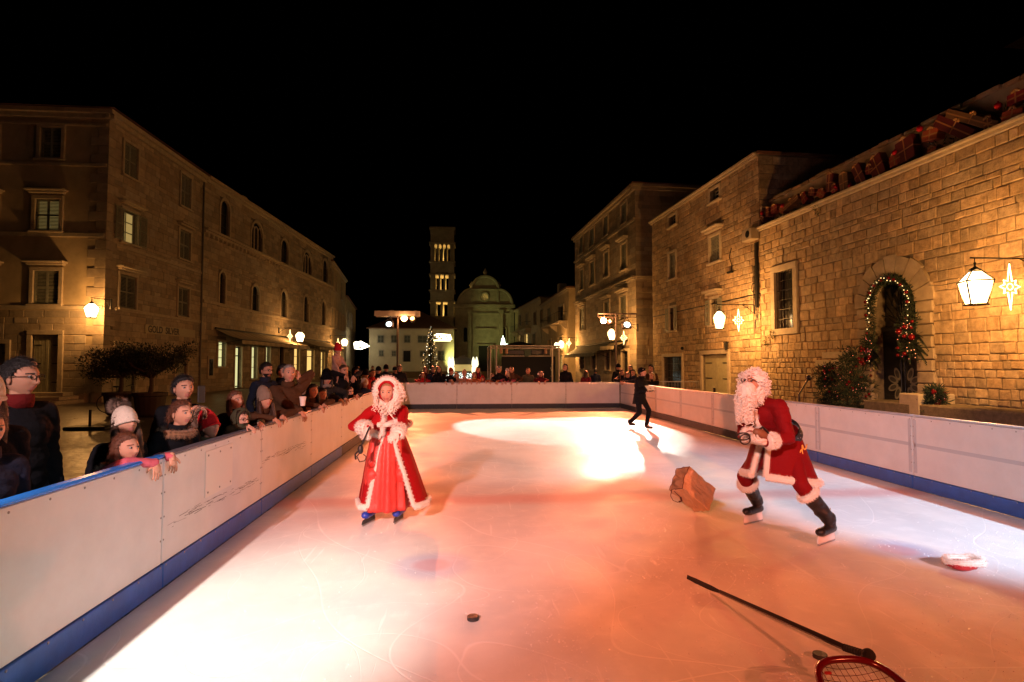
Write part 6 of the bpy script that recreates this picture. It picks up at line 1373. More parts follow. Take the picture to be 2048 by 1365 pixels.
    if glasses:
        q = MB(); q.M = HM
        for s_ in (-1, 1):
            q.tube([V((s_*.033+.021*math.cos(a), -.105, -.002+.017*math.sin(a)))*hs for a in [2*PI*i/14 for i in range(14)]], .0022*hs, 5, closed=True); q.tube([V((s_*.054, -.103, .003))*hs, V((s_*.078, -.03, .004))*hs, V((s_*.080, .01, .0))*hs], .0022*hs, 5)
        q.tube([V((-.012, -.107, .0))*hs, V((.012, -.107, .0))*hs], .0022*hs, 5); q.build('glasses', M_iron, o)
    if beard:
        q = MB(); q.M = HM; vs = []; al = []; nu, nv = 36, 30
        for i in range(nv+1):
            th = PI*i/nv
            for jx in range(nu):
                a = 2*PI*(jx+.5)/nu+PI/2; d = V((math.sin(th)*math.cos(a), math.sin(th)*math.sin(a), math.cos(th))); p = headpt(d); vs.append((p+d*.005)*hs); al.append(p.y < .0 and p.z < -.045-.5*max(0, .03-abs(p.x))*0 and not (abs(p.x) < .02 and p.z > -.082 and p.z < -.062) and p.z > -.13)
        for i in range(nv):
            for jx in range(nu):
                f = (i*nu+jx, (i+1)*nu+jx, (i+1)*nu+(jx+1) % nu, i*nu+(jx+1) % nu)
                if all(al[x] for x in f): q.add([vs[x] for x in f], [(0, 1, 2, 3)])
        weld(q.build('beard', beard, o))
    o['_joints'] = 0; del o['_joints']
    return o, dict(root=root_M, HM=HM, hs=hs, k=k, arm=arm, leg=leg, P0=P0, u=u, nb=nb, chest=chest, waist=waist, hc=hc)
M_blk = cloth('black coat', (.008, .008, .010)); M_nav = cloth('navy coat', (.018, .022, .04)); M_brn = cloth('brown jacket', (.07, .036, .018)); M_dgr = cloth('dark grey coat', (.022, .022, .023)); M_olv = cloth('olive jacket', (.06, .06, .035))
M_pink = cloth('pink jacket', (.55, .12, .16)); M_rc = cloth('red jacket', (.40, .02, .02)); M_peach = cloth('peach coat', (.45, .25, .18)); M_orj = cloth('orange jacket', (.45, .13, .05)); M_beige = cloth('beige knit', (.50, .38, .28), .95); M_mar = cloth('maroon coat', (.10, .012, .018)); M_wht = cloth('cream knit', (.66, .58, .48), .95, .6, 30)
M_bfur = mat('brown fur', (.26, .13, .06), rough=.9, sheen=.3); M_gfur = mat('grey brown fur', (.22, .15, .11), rough=.9); M_wfur = mat('white fur', (.78, .74, .68), rough=.95, sheen=.4)
def locx(px_, X):    # the row of depth at which a picture column meets the line x = X
    d = ray(px_, 740); return X*d.y/d.x
TOP = .985
def lean_on(px_, X, yhead, label, yaw=None, **k):     # someone looking over the left boards; head height decides how tall they are
    Y = locx(px_, X); zt = YP(px_, yhead, Y).z; lean = k.pop('lean', .25); hh = k.pop('h', None)
    if hh is None: hh = (zt-GZ)/(.93/1.75+(.49*math.cos(lean)+.055+.12)/1.75)
    kk = hh/1.75; yaw = R(62) if yaw is None else yaw; fwx, fwy = math.sin(yaw), -math.cos(yaw)     # facing direction after yaw
    off = (.49*math.sin(lean)+.03)*kk; bx, by = X-fwx*off, Y-fwy*off; hnd = k.pop('hands', None)
    if hnd == 'rest': hnd = {1: (XL-.02, by+fwy*.3+.20, TOP+.035), -1: (XL-.02, by+fwy*.3-.16, TOP+.035)}
    return person((bx, by, GZ), yaw, hh, label, lean=lean, hands=hnd, **k)
GRP = 'spectators watching over the boards'
H1_ = lean_on(-34, -2.66, 800, 'person in a white knit hat cut off by the left edge of the picture', hair=('long', 'brown'), hat=('beanie', M_wht), jacket=M_blk, hi=True, lean=.05, hands=None, seed=1)
lean_on(-26, -2.5, 862, 'child in a dark coat cut off by the left edge, below the white hat', hair=('short', 'brown'), jacket=M_nav, hi=True, lean=.1, seed=2)
lean_on(44, -2.98, 757, 'tall dark haired man with glasses, black jacket and red collar at the left edge', yaw=R(70), skin_k='tan', hair=('short', 'black'), jacket=M_blk, collar=cloth('dark red lining', (.12, .01, .01)), glasses=True, hi=True, lean=.0, hands=None, head=(R(15), .05), seed=3, puffy=1.1)
lean_on(252, -2.62, 850, 'child in a cream knit hat with a big fur pompom, black coat', hair=('long', 'brown'), hat=('pom', M_wht, M_gfur), jacket=M_blk, hi=True, lean=.2, head=(R(-5), .35), seed=4)
Y4 = locx(254, -2.33)
lean_on(252, -2.40, 901, 'little girl with brown hair and pink jacket hanging both arms over the boards', yaw=R(62), hair=('bob', 'auburn'), jacket=M_pink, fur_collar=M_gfur, hi=True, lean=.38, head=(R(8), .18), seed=5, hands={-1: (XL+.045, Y4+.12, .955), 1: (XL+.05, Y4+.34, .965)}, palm={-1: (V((0, -.3, -1)), V((.1, .9, -.3))), 1: (V((0, -.25, -1)), V((.1, .9, -.3)))}, curl=.35, elbow={-1: (-1, .3, .1), 1: (1, .3, .3)})
lean_on(368, -2.72, 779, 'dark haired man in a black coat standing behind the ponytail woman', yaw=R(58), hair=('short', 'black'), jacket=M_blk, hi=True, lean=.04, hands=None, head=(R(-8), .12), seed=6)
lean_on(362, -2.44, 828, 'smiling woman with a ponytail and brown fur collar leaning on the boards', yaw=R(60), hair=('pony', 'auburn'), jacket=M_blk, fur_collar=M_bfur, hi=True, lean=.3, head=(R(6), .1), smile=True, seed=7)
o_, J_ = lean_on(396, -2.60, 842, 'child in a brown fur hood holding up a phone, next to the red knit hat', yaw=R(60), hair=('bob', 'brown'), jacket=M_brn, hood=(M_brn, M_gfur), lean=.1, head=(0, .1), hands={1: (-2.35, locx(404, -2.35), 1.30), -1: (-2.37, locx(400, -2.35), 1.28)}, palm={1: (V((0, -.2, 1)), V((-1, .1, 0))), -1: (V((0, -.2, 1)), V((1, .1, 0)))}, seed=8)
q = MB(); p = V((-2.33, locx(404, -2.33), 1.39)); q.bbox(p, (.012, .075, .15), .005, Matrix.Rotation(R(-28), 3, 'Z')); tag(q.build('phone', mat('black phone', (.02, .02, .02), rough=.3)), 'dark phone held up by the child in the brown fur hood', 'phone')
lean_on(420, -2.42, 858, 'child in a bright red knit hat looking down over the boards', yaw=R(58), hair=('short', 'brown'), hat=('tall', cloth('red knit', (.5, .02, .025), .95, .6, 30)), jacket=M_olv, lean=.3, head=(0, .45), hi=True, seed=9)
lean_on(472, -2.66, 803, 'auburn haired girl behind the child in the olive hood', yaw=R(58), hair=('long', 'auburn'), jacket=M_blk, hi=True, lean=.1, head=(0, .2), seed=10)
lean_on(482, -2.42, 843, 'child with glasses in an olive hood, chin just above the boards', yaw=R(58), hands='rest', skin_k='pale', hair=('short', 'brown'), hood=(M_olv, None), jacket=M_olv, glasses=True, hi=True, lean=.25, head=(0, .1), seed=11)
lean_on(530, -2.45, 802, 'long haired girl in a pointed grey knit hat and brown coat', yaw=R(48), hands='rest', hair=('long', 'brown'), hat=('tall', cloth('grey knit', (.22, .17, .13), .95, .6, 30)), jacket=M_brn, hi=True, lean=.25, head=(0, .35), seed=12)
lean_on(533, -3.3, 742, 'bearded man with glasses and dark vest standing behind the grey knit hat', yaw=R(60), hair=('short', 'black'), jacket=M_nav, glasses=True, beard=hairm('black'), lean=.0, hands=None, hi=True, seed=13)
lean_on(566, -3.2, 744, 'dark haired person mostly hidden behind the big man in the brown jacket', yaw=R(65), hair=('short', 'black'), jacket=M_blk, lean=.0, hands=None, seed=14)
Yb = locx(578, -2.5)
lean_on(578, -2.5, 754, 'big grey haired man in a brown jacket resting his hand on his cheek', yaw=R(40), h=1.84, hair=('crop', 'grey'), jacket=M_brn, hi=True, lean=.18, puffy=1.18, head=(R(-10), .2), smile=True, seed=15, hands={1: (-2.38, Yb+.10, 1.42), -1: (XL-.02, Yb-.3, TOP+.03)}, palm={1: (V((0, .1, 1)), V((-.5, .8, 0)))})
lean_on(604, -2.62, 778, 'person in black holding a white paper cup on the boards', yaw=R(50), hair=('short', 'black'), jacket=M_blk, lean=.2, seed=16, hands={-1: (-2.25, locx(607, -2.25)-.02, 1.08), 1: (-2.25, locx(616, -2.25), 1.0)})
c = V((-2.17, locx(606.5, -2.17), 1.10)); q = MB(); q.lathe([(.030, 0), (.041, .105), (.044, .108), (.041, .112)], 18, c); q.lathe([(.044, .112), (.044, .122), (.038, .126)], 18, c); tag(q.build('paper_cup', mat('white paper cup', (.75, .7, .65), rough=.6), smooth=False), 'white paper cup held over the boards', 'cup')
lean_on(624, -2.42, 784, 'dark haired child in a brown coat leaning far over, left of the fringed boy', yaw=R(45), hands='rest', hair=('bob', 'black'), jacket=M_brn, lean=.4, hi=True, head=(0, .15), seed=17)
lean_on(643, -2.42, 791, 'boy with a fringe in a dark jacket, chin over the boards', yaw=R(42), hair=('bob', 'black'), jacket=M_brn, lean=.4, hi=True, head=(0, .1), seed=18)
lean_on(653, -2.58, 757, 'woman in a black fur hat and scarf leaning on the boards', yaw=R(40), hands='rest', hair=('bob', 'black'), hat=('furhat', M_blk), jacket=M_dgr, scarf=cloth('grey scarf', (.2, .17, .15)), lean=.3, hi=True, smile=True, seed=19)
Ys = 12.9; xs = YP(684, 737, Ys).x
person((xs, Ys, GZ), R(50), 1.82, 'man in a dark coat carrying a small child on his shoulders', hair=('short', 'brown'), jacket=M_blk, lean=.03, seed=20, hands={-1: (xs+.1, Ys-.24, 1.42), 1: (xs+.26, Ys-.05, 1.40)})
tc_ = YP(673, 712, Ys); kt = .98
person((tc_.x-.02, Ys+.06, tc_.z-.78), R(50), .96, 'small child in a red knit hat and pink snowsuit riding on shoulders', hair=('short', 'brown'), hat=('tall', cloth('red knit', (.5, .02, .025), .95, .6, 30)), jacket=M_peach, jacket_name='snowsuit', trousers=M_peach, puffy=1.25, lean=.12, seed=21, legs={-1: (-.15, -.2, .2), 1: (.15, -.2, .2)}, hands={-1: (xs-.02, Ys-.17, 1.52), 1: (xs+.15, Ys-.02, 1.50)})
lean_on(699, -2.40, 786, 'small child with face just over the boards, left of the black hood', yaw=R(40), hands='rest', hair=('short', 'brown'), jacket=M_dgr, lean=.3, seed=22)
lean_on(712, -2.72, 747, 'person in a black hood beside the red jackets', yaw=R(40), hair=('short', 'black'), hood=(M_blk, None), jacket=M_blk, lean=.1, seed=23)
lean_on(729, -2.42, 768, 'child in a pale knit hat in front of the red jackets', yaw=R(35), hair=('short', 'blonde'), hat=('beanie', M_beige), jacket=M_nav, lean=.3, seed=24)
lean_on(731, -2.75, 750, 'person in a red jacket and dark hat, left of the bare headed one', yaw=R(40), hair=('short', 'brown'), hat=('beanie', M_blk), jacket=M_rc, lean=.1, hands=None, seed=25)
lean_on(745, -2.72, 748, 'bare headed person in a red jacket, just left of the fur trimmed skater', yaw=R(35), hair=('short', 'brown'), jacket=M_rc, lean=.1, hands=None, seed=26)
for i, (x_, X_, y_, jk, ht, lb) in enumerate(((757, -2.9, 742, M_blk, ('cap', M_blk), 'capped person in black partly behind the fur hood, leftmost cap'), (772, -3.0, 738, M_nav, ('beanie', M_blk), 'person in a dark knit hat glimpsed above the fur hood'), (790, -2.75, 741, M_dgr, ('cap', M_nav), 'person in a striped cap glimpsed right above the fur hood'), (748, -2.45, 771, M_nav, None, 'child behind the skater near the far left corner of the boards'))):
    lean_on(x_, X_, y_, lb, yaw=R(30), hair=('short', 'black'), hat=ht, jacket=jk, lean=.1, seed=30+i)
# ---- row behind the far boards
def far(px_, yh, label, Y=22.35, yaw=0., lean=.2, rest=True, **k):
    c = YP(px_, yh, Y-.15); hh = (c.z-GZ)/(.93/1.75+(.49*math.cos(lean)+.175)/1.75); kk = hh/1.75; off = .49*math.sin(lean)*kk; bx, by = c.x-off*math.sin(yaw), Y-.15+off*math.cos(yaw)
    hd = {1: (bx+.13, YF+.06, TOP+.03), -1: (bx-.13, YF+.06, TOP+.03)} if rest else None
    return person((bx, by, GZ), yaw, hh, label, lean=lean, hands=hd, **k)
far(800, 738, 'person with brown hair behind the left end of the far boards, beside the fur hood', rest=False, hair=('short', 'brown'), jacket=M_dgr, seed=40)
far(846, 751, 'child in a red coat, leftmost child at the far boards', hair=('long', 'auburn'), jacket=M_rc, seed=41)
far(851, 741, 'adult with auburn hair right behind the leftmost child in red', Y=22.9, rest=False, hair=('long', 'auburn'), jacket=M_mar, seed=42)
far(866, 740, 'dark figure in navy between the red coat child and the long haired woman', Y=22.8, rest=False, yaw=.3, hair=('short', 'black'), jacket=M_nav, seed=43)
far(878, 740, 'woman with long dark hair in a black coat, arms crossed behind the far boards', hair=('long', 'brown'), jacket=M_blk, lean=.05, rest=False, seed=44)
far(902, 745, 'bending person in a rust red pointed hat bowing over a child', yaw=.4, hair=('short', 'brown'), hat=('tall', cloth('rust knit', (.28, .05, .02), .95)), jacket=M_blk, lean=.35, head=(0, .6), seed=45)
far(913, 752, 'child in a peach coat next to the rust red hat', hair=('bob', 'blonde'), jacket=M_peach, puffy=1.15, seed=46)
far(929, 750, 'child in a pointed peach hat alone at the middle of the far boards', hair=('short', 'blonde'), hat=('tall', M_peach), jacket=M_peach, seed=47)
far(948, 751, 'child in an orange coat with a yellow scarf at the far boards', hair=('bob', 'auburn'), jacket=M_orj, scarf=cloth('yellow scarf', (.55, .33, .08)), seed=48)
far(956, 741, 'dark haired woman standing behind the yellow scarf child', Y=22.9, rest=False, hair=('long', 'black'), jacket=M_mar, seed=49)
far(965, 760, 'very small child in bright red, lowest of the far row', hair=('short', 'brown'), hood=(M_rc, None), jacket=M_rc, seed=50)
far(985, 753, 'child in an orange jacket in front of the stage post', hair=('short', 'brown'), jacket=M_orj, seed=51)
far(998, 741, 'grey haired adult in a black coat in front of the stage, left part', hair=('curly', 'grey'), jacket=M_blk, lean=.1, seed=52)
far(1015, 750, 'child in a beige bobble hat and pink jacket in front of the stage', hair=('long', 'blonde'), hat=('pom', M_beige, M_wfur), jacket=M_pink, seed=53)
far(1024, 741, 'man in a brown jacket leaning towards the beige bobble hat', yaw=-.5, hair=('short', 'brown'), jacket=M_brn, lean=.25, seed=54)
far(1056, 743, 'man in a dark olive jacket, arms raised to his chest, before the black cloth', hair=('short', 'brown'), jacket=M_olv, lean=.1, rest=False, seed=55, )
o_, J_ = far(1081, 749, 'child in a maroon coat with white earmuffs before the black cloth', hair=('bob', 'brown'), jacket=M_mar, seed=56)
q = MB(); q.M = J_['HM']
for s_ in (-1, 1): q.ell(V((s_*.095, .0, .0))*J_['hs'], .042*J_['hs'], 10, 8)
q.tube([V((.098*math.cos(a), .0, .128*math.sin(a)))*J_['hs'] for a in [PI*i/10 for i in range(11)]], .01, 6); q.build('earmuffs', M_wfur, o_, smooth=True)
far(1131, 736, 'curly haired man in black looking at his phone behind the far boards', yaw=-.7, hair=('curly', 'black'), jacket=M_blk, lean=.08, head=(0, .5), rest=False, seed=57)
far(1172, 748, 'person in a dark coat with their back turned, left of the standing pair', Y=24, yaw=2.6, rest=False, lean=.05, hair=('long', 'brown'), jacket=M_mar, seed=58)
far(1191, 743, 'dark coated person turned away in front of the shop door', Y=26, yaw=2.9, rest=False, lean=.0, hair=('short', 'black'), jacket=M_nav, seed=59)
far(1236, 735, 'person in a black hat near the right light stand pole', Y=24.5, yaw=.4, rest=False, lean=.0, hair=('short', 'black'), hat=('beanie', M_blk), jacket=M_blk, seed=60)
far(1243, 746, 'woman in black at the right corner of the far boards, left of the bearded man', hair=('long', 'auburn'), jacket=M_blk, yaw=.3, seed=61)
# ---- group behind the right boards near the corner
def rgt(px_, X, yh, label, yaw=R(-55), lean=.2, rest=True, **k):
    Y = locx(px_, X); c = YP(px_, yh, Y); hh = (c.z-GZ)/(.93/1.75+(.49*math.cos(lean)+.175)/1.75); kk = hh/1.75; off = .49*math.sin(lean)*kk; bx, by = X-off*math.sin(yaw), Y+off*math.cos(yaw)
    hd = {1: (XR+.04, by-.1, TOP+.03), -1: (XR+.04, by+.18, TOP+.03)} if rest else None
    return person((bx, by, GZ), yaw, hh, label, lean=lean, hands=hd, **k)
rgt(1262, 6.75, 738, 'dark haired bearded man behind the corner, above the walking man', hair=('short', 'black'), beard=hairm('black'), jacket=M_blk, rest=False, lean=.05, seed=62)
rgt(1268, 6.35, 746, 'boy with dark hair at the corner left of the walking man', hair=('short', 'black'), jacket=M_nav, seed=63)
rgt(1257, 6.2, 751, 'child in a dark jacket lowest at the rink corner', hair=('short', 'brown'), jacket=M_dgr, seed=64)
rgt(1306, 6.3, 753, 'blonde woman in a black coat leaning on the boards right of the walking man', hair=('bob', 'blonde'), jacket=M_blk, lean=.35, seed=65)
rgt(1303, 6.9, 738, 'dark haired person standing behind the blonde woman', hair=('curly', 'black'), jacket=M_brn, rest=False, lean=.0, seed=66)
# ---- strollers far away on the left of the square
for i, (px_, Y, lb) in enumerate(((717, 48, 'lone stroller in dark clothes under the white string light ornament'), (745, 40, 'person in a dark coat walking behind the crowd, left of the white house door'), (694, 36, 'dark standing figure beyond the child on shoulders'))):
    p = YP(px_, 760, Y); person((p.x, Y, GZ), R(20*i), 1.75, lb, hair=('short', 'black'), jacket=M_blk, seed=70+i)
# ================================================================ the three figures on the ice
M_velv = mat('crimson velvet', (.33, .004, .008), rough=.8, spec=.2, bump=.5, bscale=14); M_velv2 = mat('dark crimson velvet', (.19, .0025, .005), rough=.8, spec=.2, bump=.5, bscale=14)
M_satin = mat('bright red satin', (.60, .05, .042), rough=.34, spec=.6, bump=.7, bscale=9)
M_curl = mat('cream curly wig', (.86, .80, .72), rough=.8, var=.12, vscale=20)
M_glove = mat('white cotton glove', (.75, .70, .63), rough=.9, bump=.3, bscale=60)
M_gold = mat('gold thread', (.7, .45, .12), rough=.35, metal=.6)
M_leath = mat('black leather', (.014, .012, .012), rough=.38, bump=.3, bscale=30)
def curls(mb, pts, dirf, n, L, Rr=.010, r=.0046, rg=None, droop=.5):
    for _ in range(n):
        p, d = pts(rg); d = (d+V((rg.uniform(-.4, .4), rg.uniform(-.4, .4), rg.uniform(-.3, .3)))).normalized(); l = L*rg.uniform(.6, 1.2); N_ = max(10, int(l/.0052)); R_ = Rr*rg.uniform(.7, 1.3); ph = rg.uniform(0, 6); sg_ = rg.choice((-1, 1)); path = []; q = V(p)
        for i in range(N_):
            t = i/N_; dd = (d*(1-t*droop)+V((0, 0, -1))*t*droop*1.6).normalized(); q = q+dd*l/N_; a = dd.orthogonal().normalized(); b = dd.cross(a); k = min(1, t*5); path.append(q+(a*math.cos(ph+sg_*t*l/.0068)+b*math.sin(ph+sg_*t*l/.0068))*R_*k)
        mb.tube(path, [r*(1-.5*(i/N_)**2) for i in range(N_)], 4)
def loft(par, name, m, rows, closed=False, thick=.008, smooth=True):
    q = MB(); n = len(rows[0])
    for r_ in rows: q.v += [tuple(p) for p in r_]
    for i in range(len(rows)-1):
        for j in range(n if closed else n-1): q.f.append([i*n+j, i*n+(j+1) % n, (i+1)*n+(j+1) % n, (i+1)*n+j]); q.t.append((1, 1, 1)); q.m.append(0)
    o = q.build(name, m, par, smooth=smooth); s_ = o.modifiers.new('thick', 'SOLIDIFY'); s_.thickness = thick; s_.offset = 0; return o
def furtube(par, pts, r, n, name='fur_trim', closed=False, l=.02, sd=1, m=None):
    q = MB(); q.tube(pts, r, 9, closed=closed); q.fuzz(n, l, .0012, random.Random(sd)); return q.build(name, m or M_wfur, par)
def skate(par, A_, dirv, mat_boot, inv, k=1.0, name='skate', blade=None):
    A_ = V(A_); d = V(dirv); d.z = 0; d.normalize(); s_ = d.cross(V((0, 0, 1))); rot = Matrix((d, s_, V((0, 0, 1)))).transposed(); q = MB()
    q.cap(A_+d*-.03+V((0, 0, -.06)), A_+d*.14*k+V((0, 0, -.075)), .045, .040, 12); q.cap(A_+V((0, 0, .04)), A_+d*.0+V((0, 0, -.05)), .052, .048, 12); q.ell(A_+d*.16*k+V((0, 0, -.07)), (.055, .045, .038), 12, 8, rot); q = merged(q, .009, 2); S_ = q.build(name, mat_boot, par, smooth=True); base = A_.z-.115; return S_, d, rot, base
def blade(par, A_, d, rot, z0, z1, m, k=1.0):
    q = MB(); c = V((A_.x, A_.y, 0))+d*.06
    q.prism([c+d*(-.125*k)+V((0, 0, z1)), c+d*(.13*k)+V((0, 0, z1)), c+d*(.15*k)+V((0, 0, z1-.015)), c+d*(.16*k)+V((0, 0, z0+.022)), c+d*(.145*k)+V((0, 0, z0+.012)), c+d*(-.13*k)+V((0, 0, z0+.012)), c+d*(-.14*k)+V((0, 0, z0+.025))], rot @ V((0, .012, 0))); H_ = q.build('blade_holder', m, par)
    q = MB(); q.prism([c+d*(-.14*k)+V((0, 0, z0+.014)), c+d*(.16*k)+V((0, 0, z0+.02)), c+d*(.165*k)+V((0, 0, z0+.008)), c+d*(.145*k)+V((0, 0, z0)), c+d*(-.13*k)+V((0, 0, z0)), c+d*(-.145*k)+V((0, 0, z0+.006))], rot @ V((0, .0035, 0))); q.build('runner', M_steel, H_)
# ---------------------------------------------------------------- woman in the red gown
wx, wy = -.815, 6.2
W_, J = person((wx, wy, .075), R(6), 1.60, 'person skating in a red fur trimmed hooded gown and blue skates, smiling at the viewer', skin_k='pale', hair=('crop', 'blonde'), head=(R(-10), .10), lean=.50, pelvis=(0, .17, .73), hi=True, smile=True, seed=80,
    legs={-1: (-.15, .04, .10), 1: (.15, .06, .10)}, hands={-1: (-.965, 5.86, 1.02), 1: (-.655, 5.74, .97)}, jacket=M_velv, jacket_name='bodice', puffy=1.06, trousers=M_satin, shoes=False, gloves=M_glove, elbow={-1: (-1, .4, -.3), 1: (1, .4, -.3)},
    palm={-1: (V((-.2, -.5, -.9)), V((.6, .6, .1))), 1: (V((-.8, -.5, -.35)), V((-.2, .6, -.7)))}, curl=1.1, hood=(M_velv, None))
HM, hs, nb, u_, P0_ = J['HM'], J['hs'], J['nb'], J['u'], J['P0']
furtube(W_, [HM @ (V((.122*math.sin(a), -.030-.012*math.cos(a)+.015*abs(math.sin(a)), .142*math.cos(a)+.006))*hs) for a in [2*PI*i/36 for i in range(36)]], .034*hs, 5200, 'hood_fur', True, .024, 3)
q = MB(); rg = random.Random(90)
def wigpts(rg):
    s_ = rg.choice((1, 1, 1, -1)); a = rg.uniform(-.25, .85); p = HM @ (V((s_*(.085+rg.uniform(0, .02)), -.075+rg.uniform(-.02, .02), .07-.17*a))*hs); return p, V((s_*.25, -.35, -.9))
curls(q, wigpts, None, 60, .13, .011, .0052, rg)
def sidepts(rg):
    a = rg.uniform(-.6, 1.9); p = HM @ (V(((.11+rg.uniform(-.01, .045))*max(.25, math.cos(a-.5)) if a > -.2 else .12, .0+rg.uniform(-.04, .03), .13*math.cos(a+.3)-.02))*hs); return p, V((.35, -.3, -.8))
curls(q, sidepts, None, 110, .12, .016, .0062, rg, .7)
def chinpts(rg):
    p = HM @ (V((rg.uniform(-.085, .085), -.065+rg.uniform(-.02, .02), -.118+rg.uniform(-.02, .02)))*hs); return p, V((rg.uniform(-.4, .4), -.6, -.9))
curls(q, chinpts, None, 26, .12, .011, .0055, rg); q.build('curly_wig', M_curl, W_)
wst = P0_+u_*.16; n = 46
def ringp(c, rx, ry, a, wav=0., ph=0.): k = 1+wav*math.sin(a*9+ph)+wav*.6*math.sin(a*17+2); return V((c[0]+rx*k*math.cos(a), c[1]+ry*k*math.sin(a), c[2]))
rows = []; Lf = []; Rt = []
for i in range(19):
    t = i/18; c = (.0+.07*t, wst.y+.02+.01*t, wst.z*(1-t)+.115*t); rx = .155+(.36-.155)*t**.85; ry = .165+(.39-.165)*t**.7; dl = R(10+38*t**.7); dr = R(12+26*t**.7); a0 = -PI/2+dr; a1 = -PI/2-dl+2*PI
    row = [ringp(c, rx, ry, a0+(a1-a0)*j/n, .035*t) for j in range(n+1)]; rows.append(row); Rt.append(row[0]); Lf.append(row[-1])
loft(W_, 'coat_skirt', M_velv, rows); furtube(W_, Lf, .026, 2600, sd=4); furtube(W_, Rt, .022, 2400, sd=5); furtube(W_, rows[-1], .034, 6000, 'hem_fur', sd=6)
rows = []
for i in range(21):
    t = i/20; c = (-.015*t, wst.y-.03-.03*math.sin(PI*min(1, t*1.1)), wst.z*(1-t)+.055*t+.01); rx = .125+(.25-.125)*t**.5; ry = .13+(.24-.13)*t**.5; rows.append([ringp(c, rx, ry, 2*PI*j/108, .035+.05*t, 1.3+.5*t) for j in range(108)])
loft(W_, 'satin_skirt', M_satin, rows, closed=True)
q = MB()
for k in range(46):
    a = -PI/2+rg.uniform(-.9, .9); z = rg.uniform(.22, .42); p = V((.25*math.cos(a)*.86, wst.y+.0+.185*math.sin(a)*.95, z)); q.ell(p, .006, 6, 4)
q.build('gold_beads', M_gold, W_)
rows = []; hem = []; a0, a1 = -PI/2-R(12), -PI/2-R(12)-R(235); C0_ = nb+V((0, 0, -.0))
for i in range(13):
    t = i/12; c = nb-u_*(.02+.235*t)+V((0, .01, .0)); rx = .085+.175*t**.7; ry = .075+.135*t**.8
    rows.append([V((c.x+rx*(1+.04*t*math.sin(a*7))*math.cos(a), c.y+ry*math.sin(a), c.z-(.05*t if math.sin(a) < 0 else -.02*t)+.02*t*math.sin(5*a))) for a in [a0+(a1-a0)*j/40 for j in range(41)]])
loft(W_, 'shoulder_cape', M_velv, rows, thick=.014); furtube(W_, rows[-1], .036, 6200, 'cape_fur', l=.022, sd=7); furtube(W_, [r_[0] for r_ in rows], .024, 1800, 'front_fur', sd=8)
q = MB(); c = nb-u_*.19+V((.095, -.155, .02)); q.ell(c, .038, 12, 8); q.fuzz(900, .02, .0012, rg); q.cap(nb+V((.0, -.09, -.02)), c, .006, .006, 6); q.build('pompom', M_wfur, W_)
furtube(W_, [nb-u_*.17+V((-.10, -.15, -.02)), nb-u_*.19+V((.0, -.175, .0)), c], .026, 1300, 'fur_band', sd=12)
for s_ in (-1, 1):
    S_, E_, Wr = J['arm'][s_]; d = (Wr-E_).normalized(); q = MB(); q.tube([Wr-d*.14, Wr-d*.11, Wr-d*.05, Wr+d*.0, Wr+d*.012], [.045, .064, .074, .066, .04], 14); q.fuzz(3200, .022, .0013, rg); q.build('fur_cuff', M_wfur, W_)
q = MB(); q.tube([wst+V((.135*math.cos(a), .115*math.sin(a)+.0, .01)) for a in [2*PI*i/24 for i in range(24)]], .018, 6, closed=True); q.build('belt', M_leath, W_)
M_bsk = mat('blue skate boot', (.02, .05, .42), rough=.3)
for s_ in (-1, 1):
    A_ = J['leg'][s_][2]; dv = V((-.45, -1, 0)) if s_ < 0 else V((-.35, -1, 0)); S_, d, rot, base = skate(W_, A_, dv, M_bsk, None, .9); blade(S_, A_, d, rot, -.073, -.012, M_leath, .92)
    q = MB(); 
    for zz in (-.01, -.045): q.tube([A_+rot @ V((.03+.0*zz, .055*math.cos(a), zz+.05*math.sin(a)*.6)) for a in [PI*i/8-PI*.0 for i in range(9)]], .007, 6)
    q.build('buckle', mat('cream plastic', (.6, .5, .3), rough=.4), S_)
hw = J['root'] @ J['arm'][-1][2]+V((-.0, -.06, -.05)); e = MB(); e.tube([hw+V((.03, .0, .07)), hw+V((-.045, -.01, -.11))], .009, 7); q = e; q.ell(hw+V((-.055, -.01, -.15)), (.03, .025, .045), 10, 8)
q.tube([hw+V((-.05, -.01, -.17)), hw+V((-.09, -.01, -.22)), hw+V((-.06, -.02, -.27)), hw+V((-.01, -.02, -.26)), hw+V((-.0, -.01, -.22)), hw+V((-.03, -.0, -.20))], .006, 6); q.tube([hw+V((-.07, -.01, -.16)), hw+V((-.11, .0, -.20)), hw+V((-.10, .0, -.25))], .010, 6)
tag(q.build('riding_crop', M_leath), 'short black handle with dangling leather loops held by the smiling person in red', 'crop')
# ---------------------------------------------------------------- bent man in the red suit
mx, my = 3.14, 5.56; RM = Matrix.Translation((mx, my, .08)) @ Matrix.Rotation(R(-62), 4, 'Z'); inv = RM.inverted()
def L_(x, y, z): return tuple(inv @ V((x, y, z)))
M_, J = person((mx, my, .08), R(-62), 1.84, 'person bending forward in a red fur trimmed suit with a long curly beard', hair=('crop', 'grey'), head=(R(6), .42), lean=.72, pelvis=L_(3.15, 5.56, .90), hi=True, seed=81,
    legs={-1: L_(3.07, 5.88, .205), 1: L_(3.40, 5.17, .19)}, hands={-1: (2.70, 5.28, .985), 1: (2.74, 5.08, .945)}, jacket=M_velv2, jacket_name='red_jacket', puffy=1.16, trousers=M_velv2, shoes=False, cut=.12, gloves=M_glove, elbow={-1: (-.6, .5, -.6), 1: (.5, .7, -.7)},
    palm={-1: (V((.1, -1, .0)), V((.6, .1, -.8))), 1: (V((-.25, -1, .1)), V((-.5, .1, .8)))}, curl=1.0)
HM, hs, nb, u_, P0_ = J['HM'], J['hs'], J['nb'], J['u'], J['P0']; rg = random.Random(55)
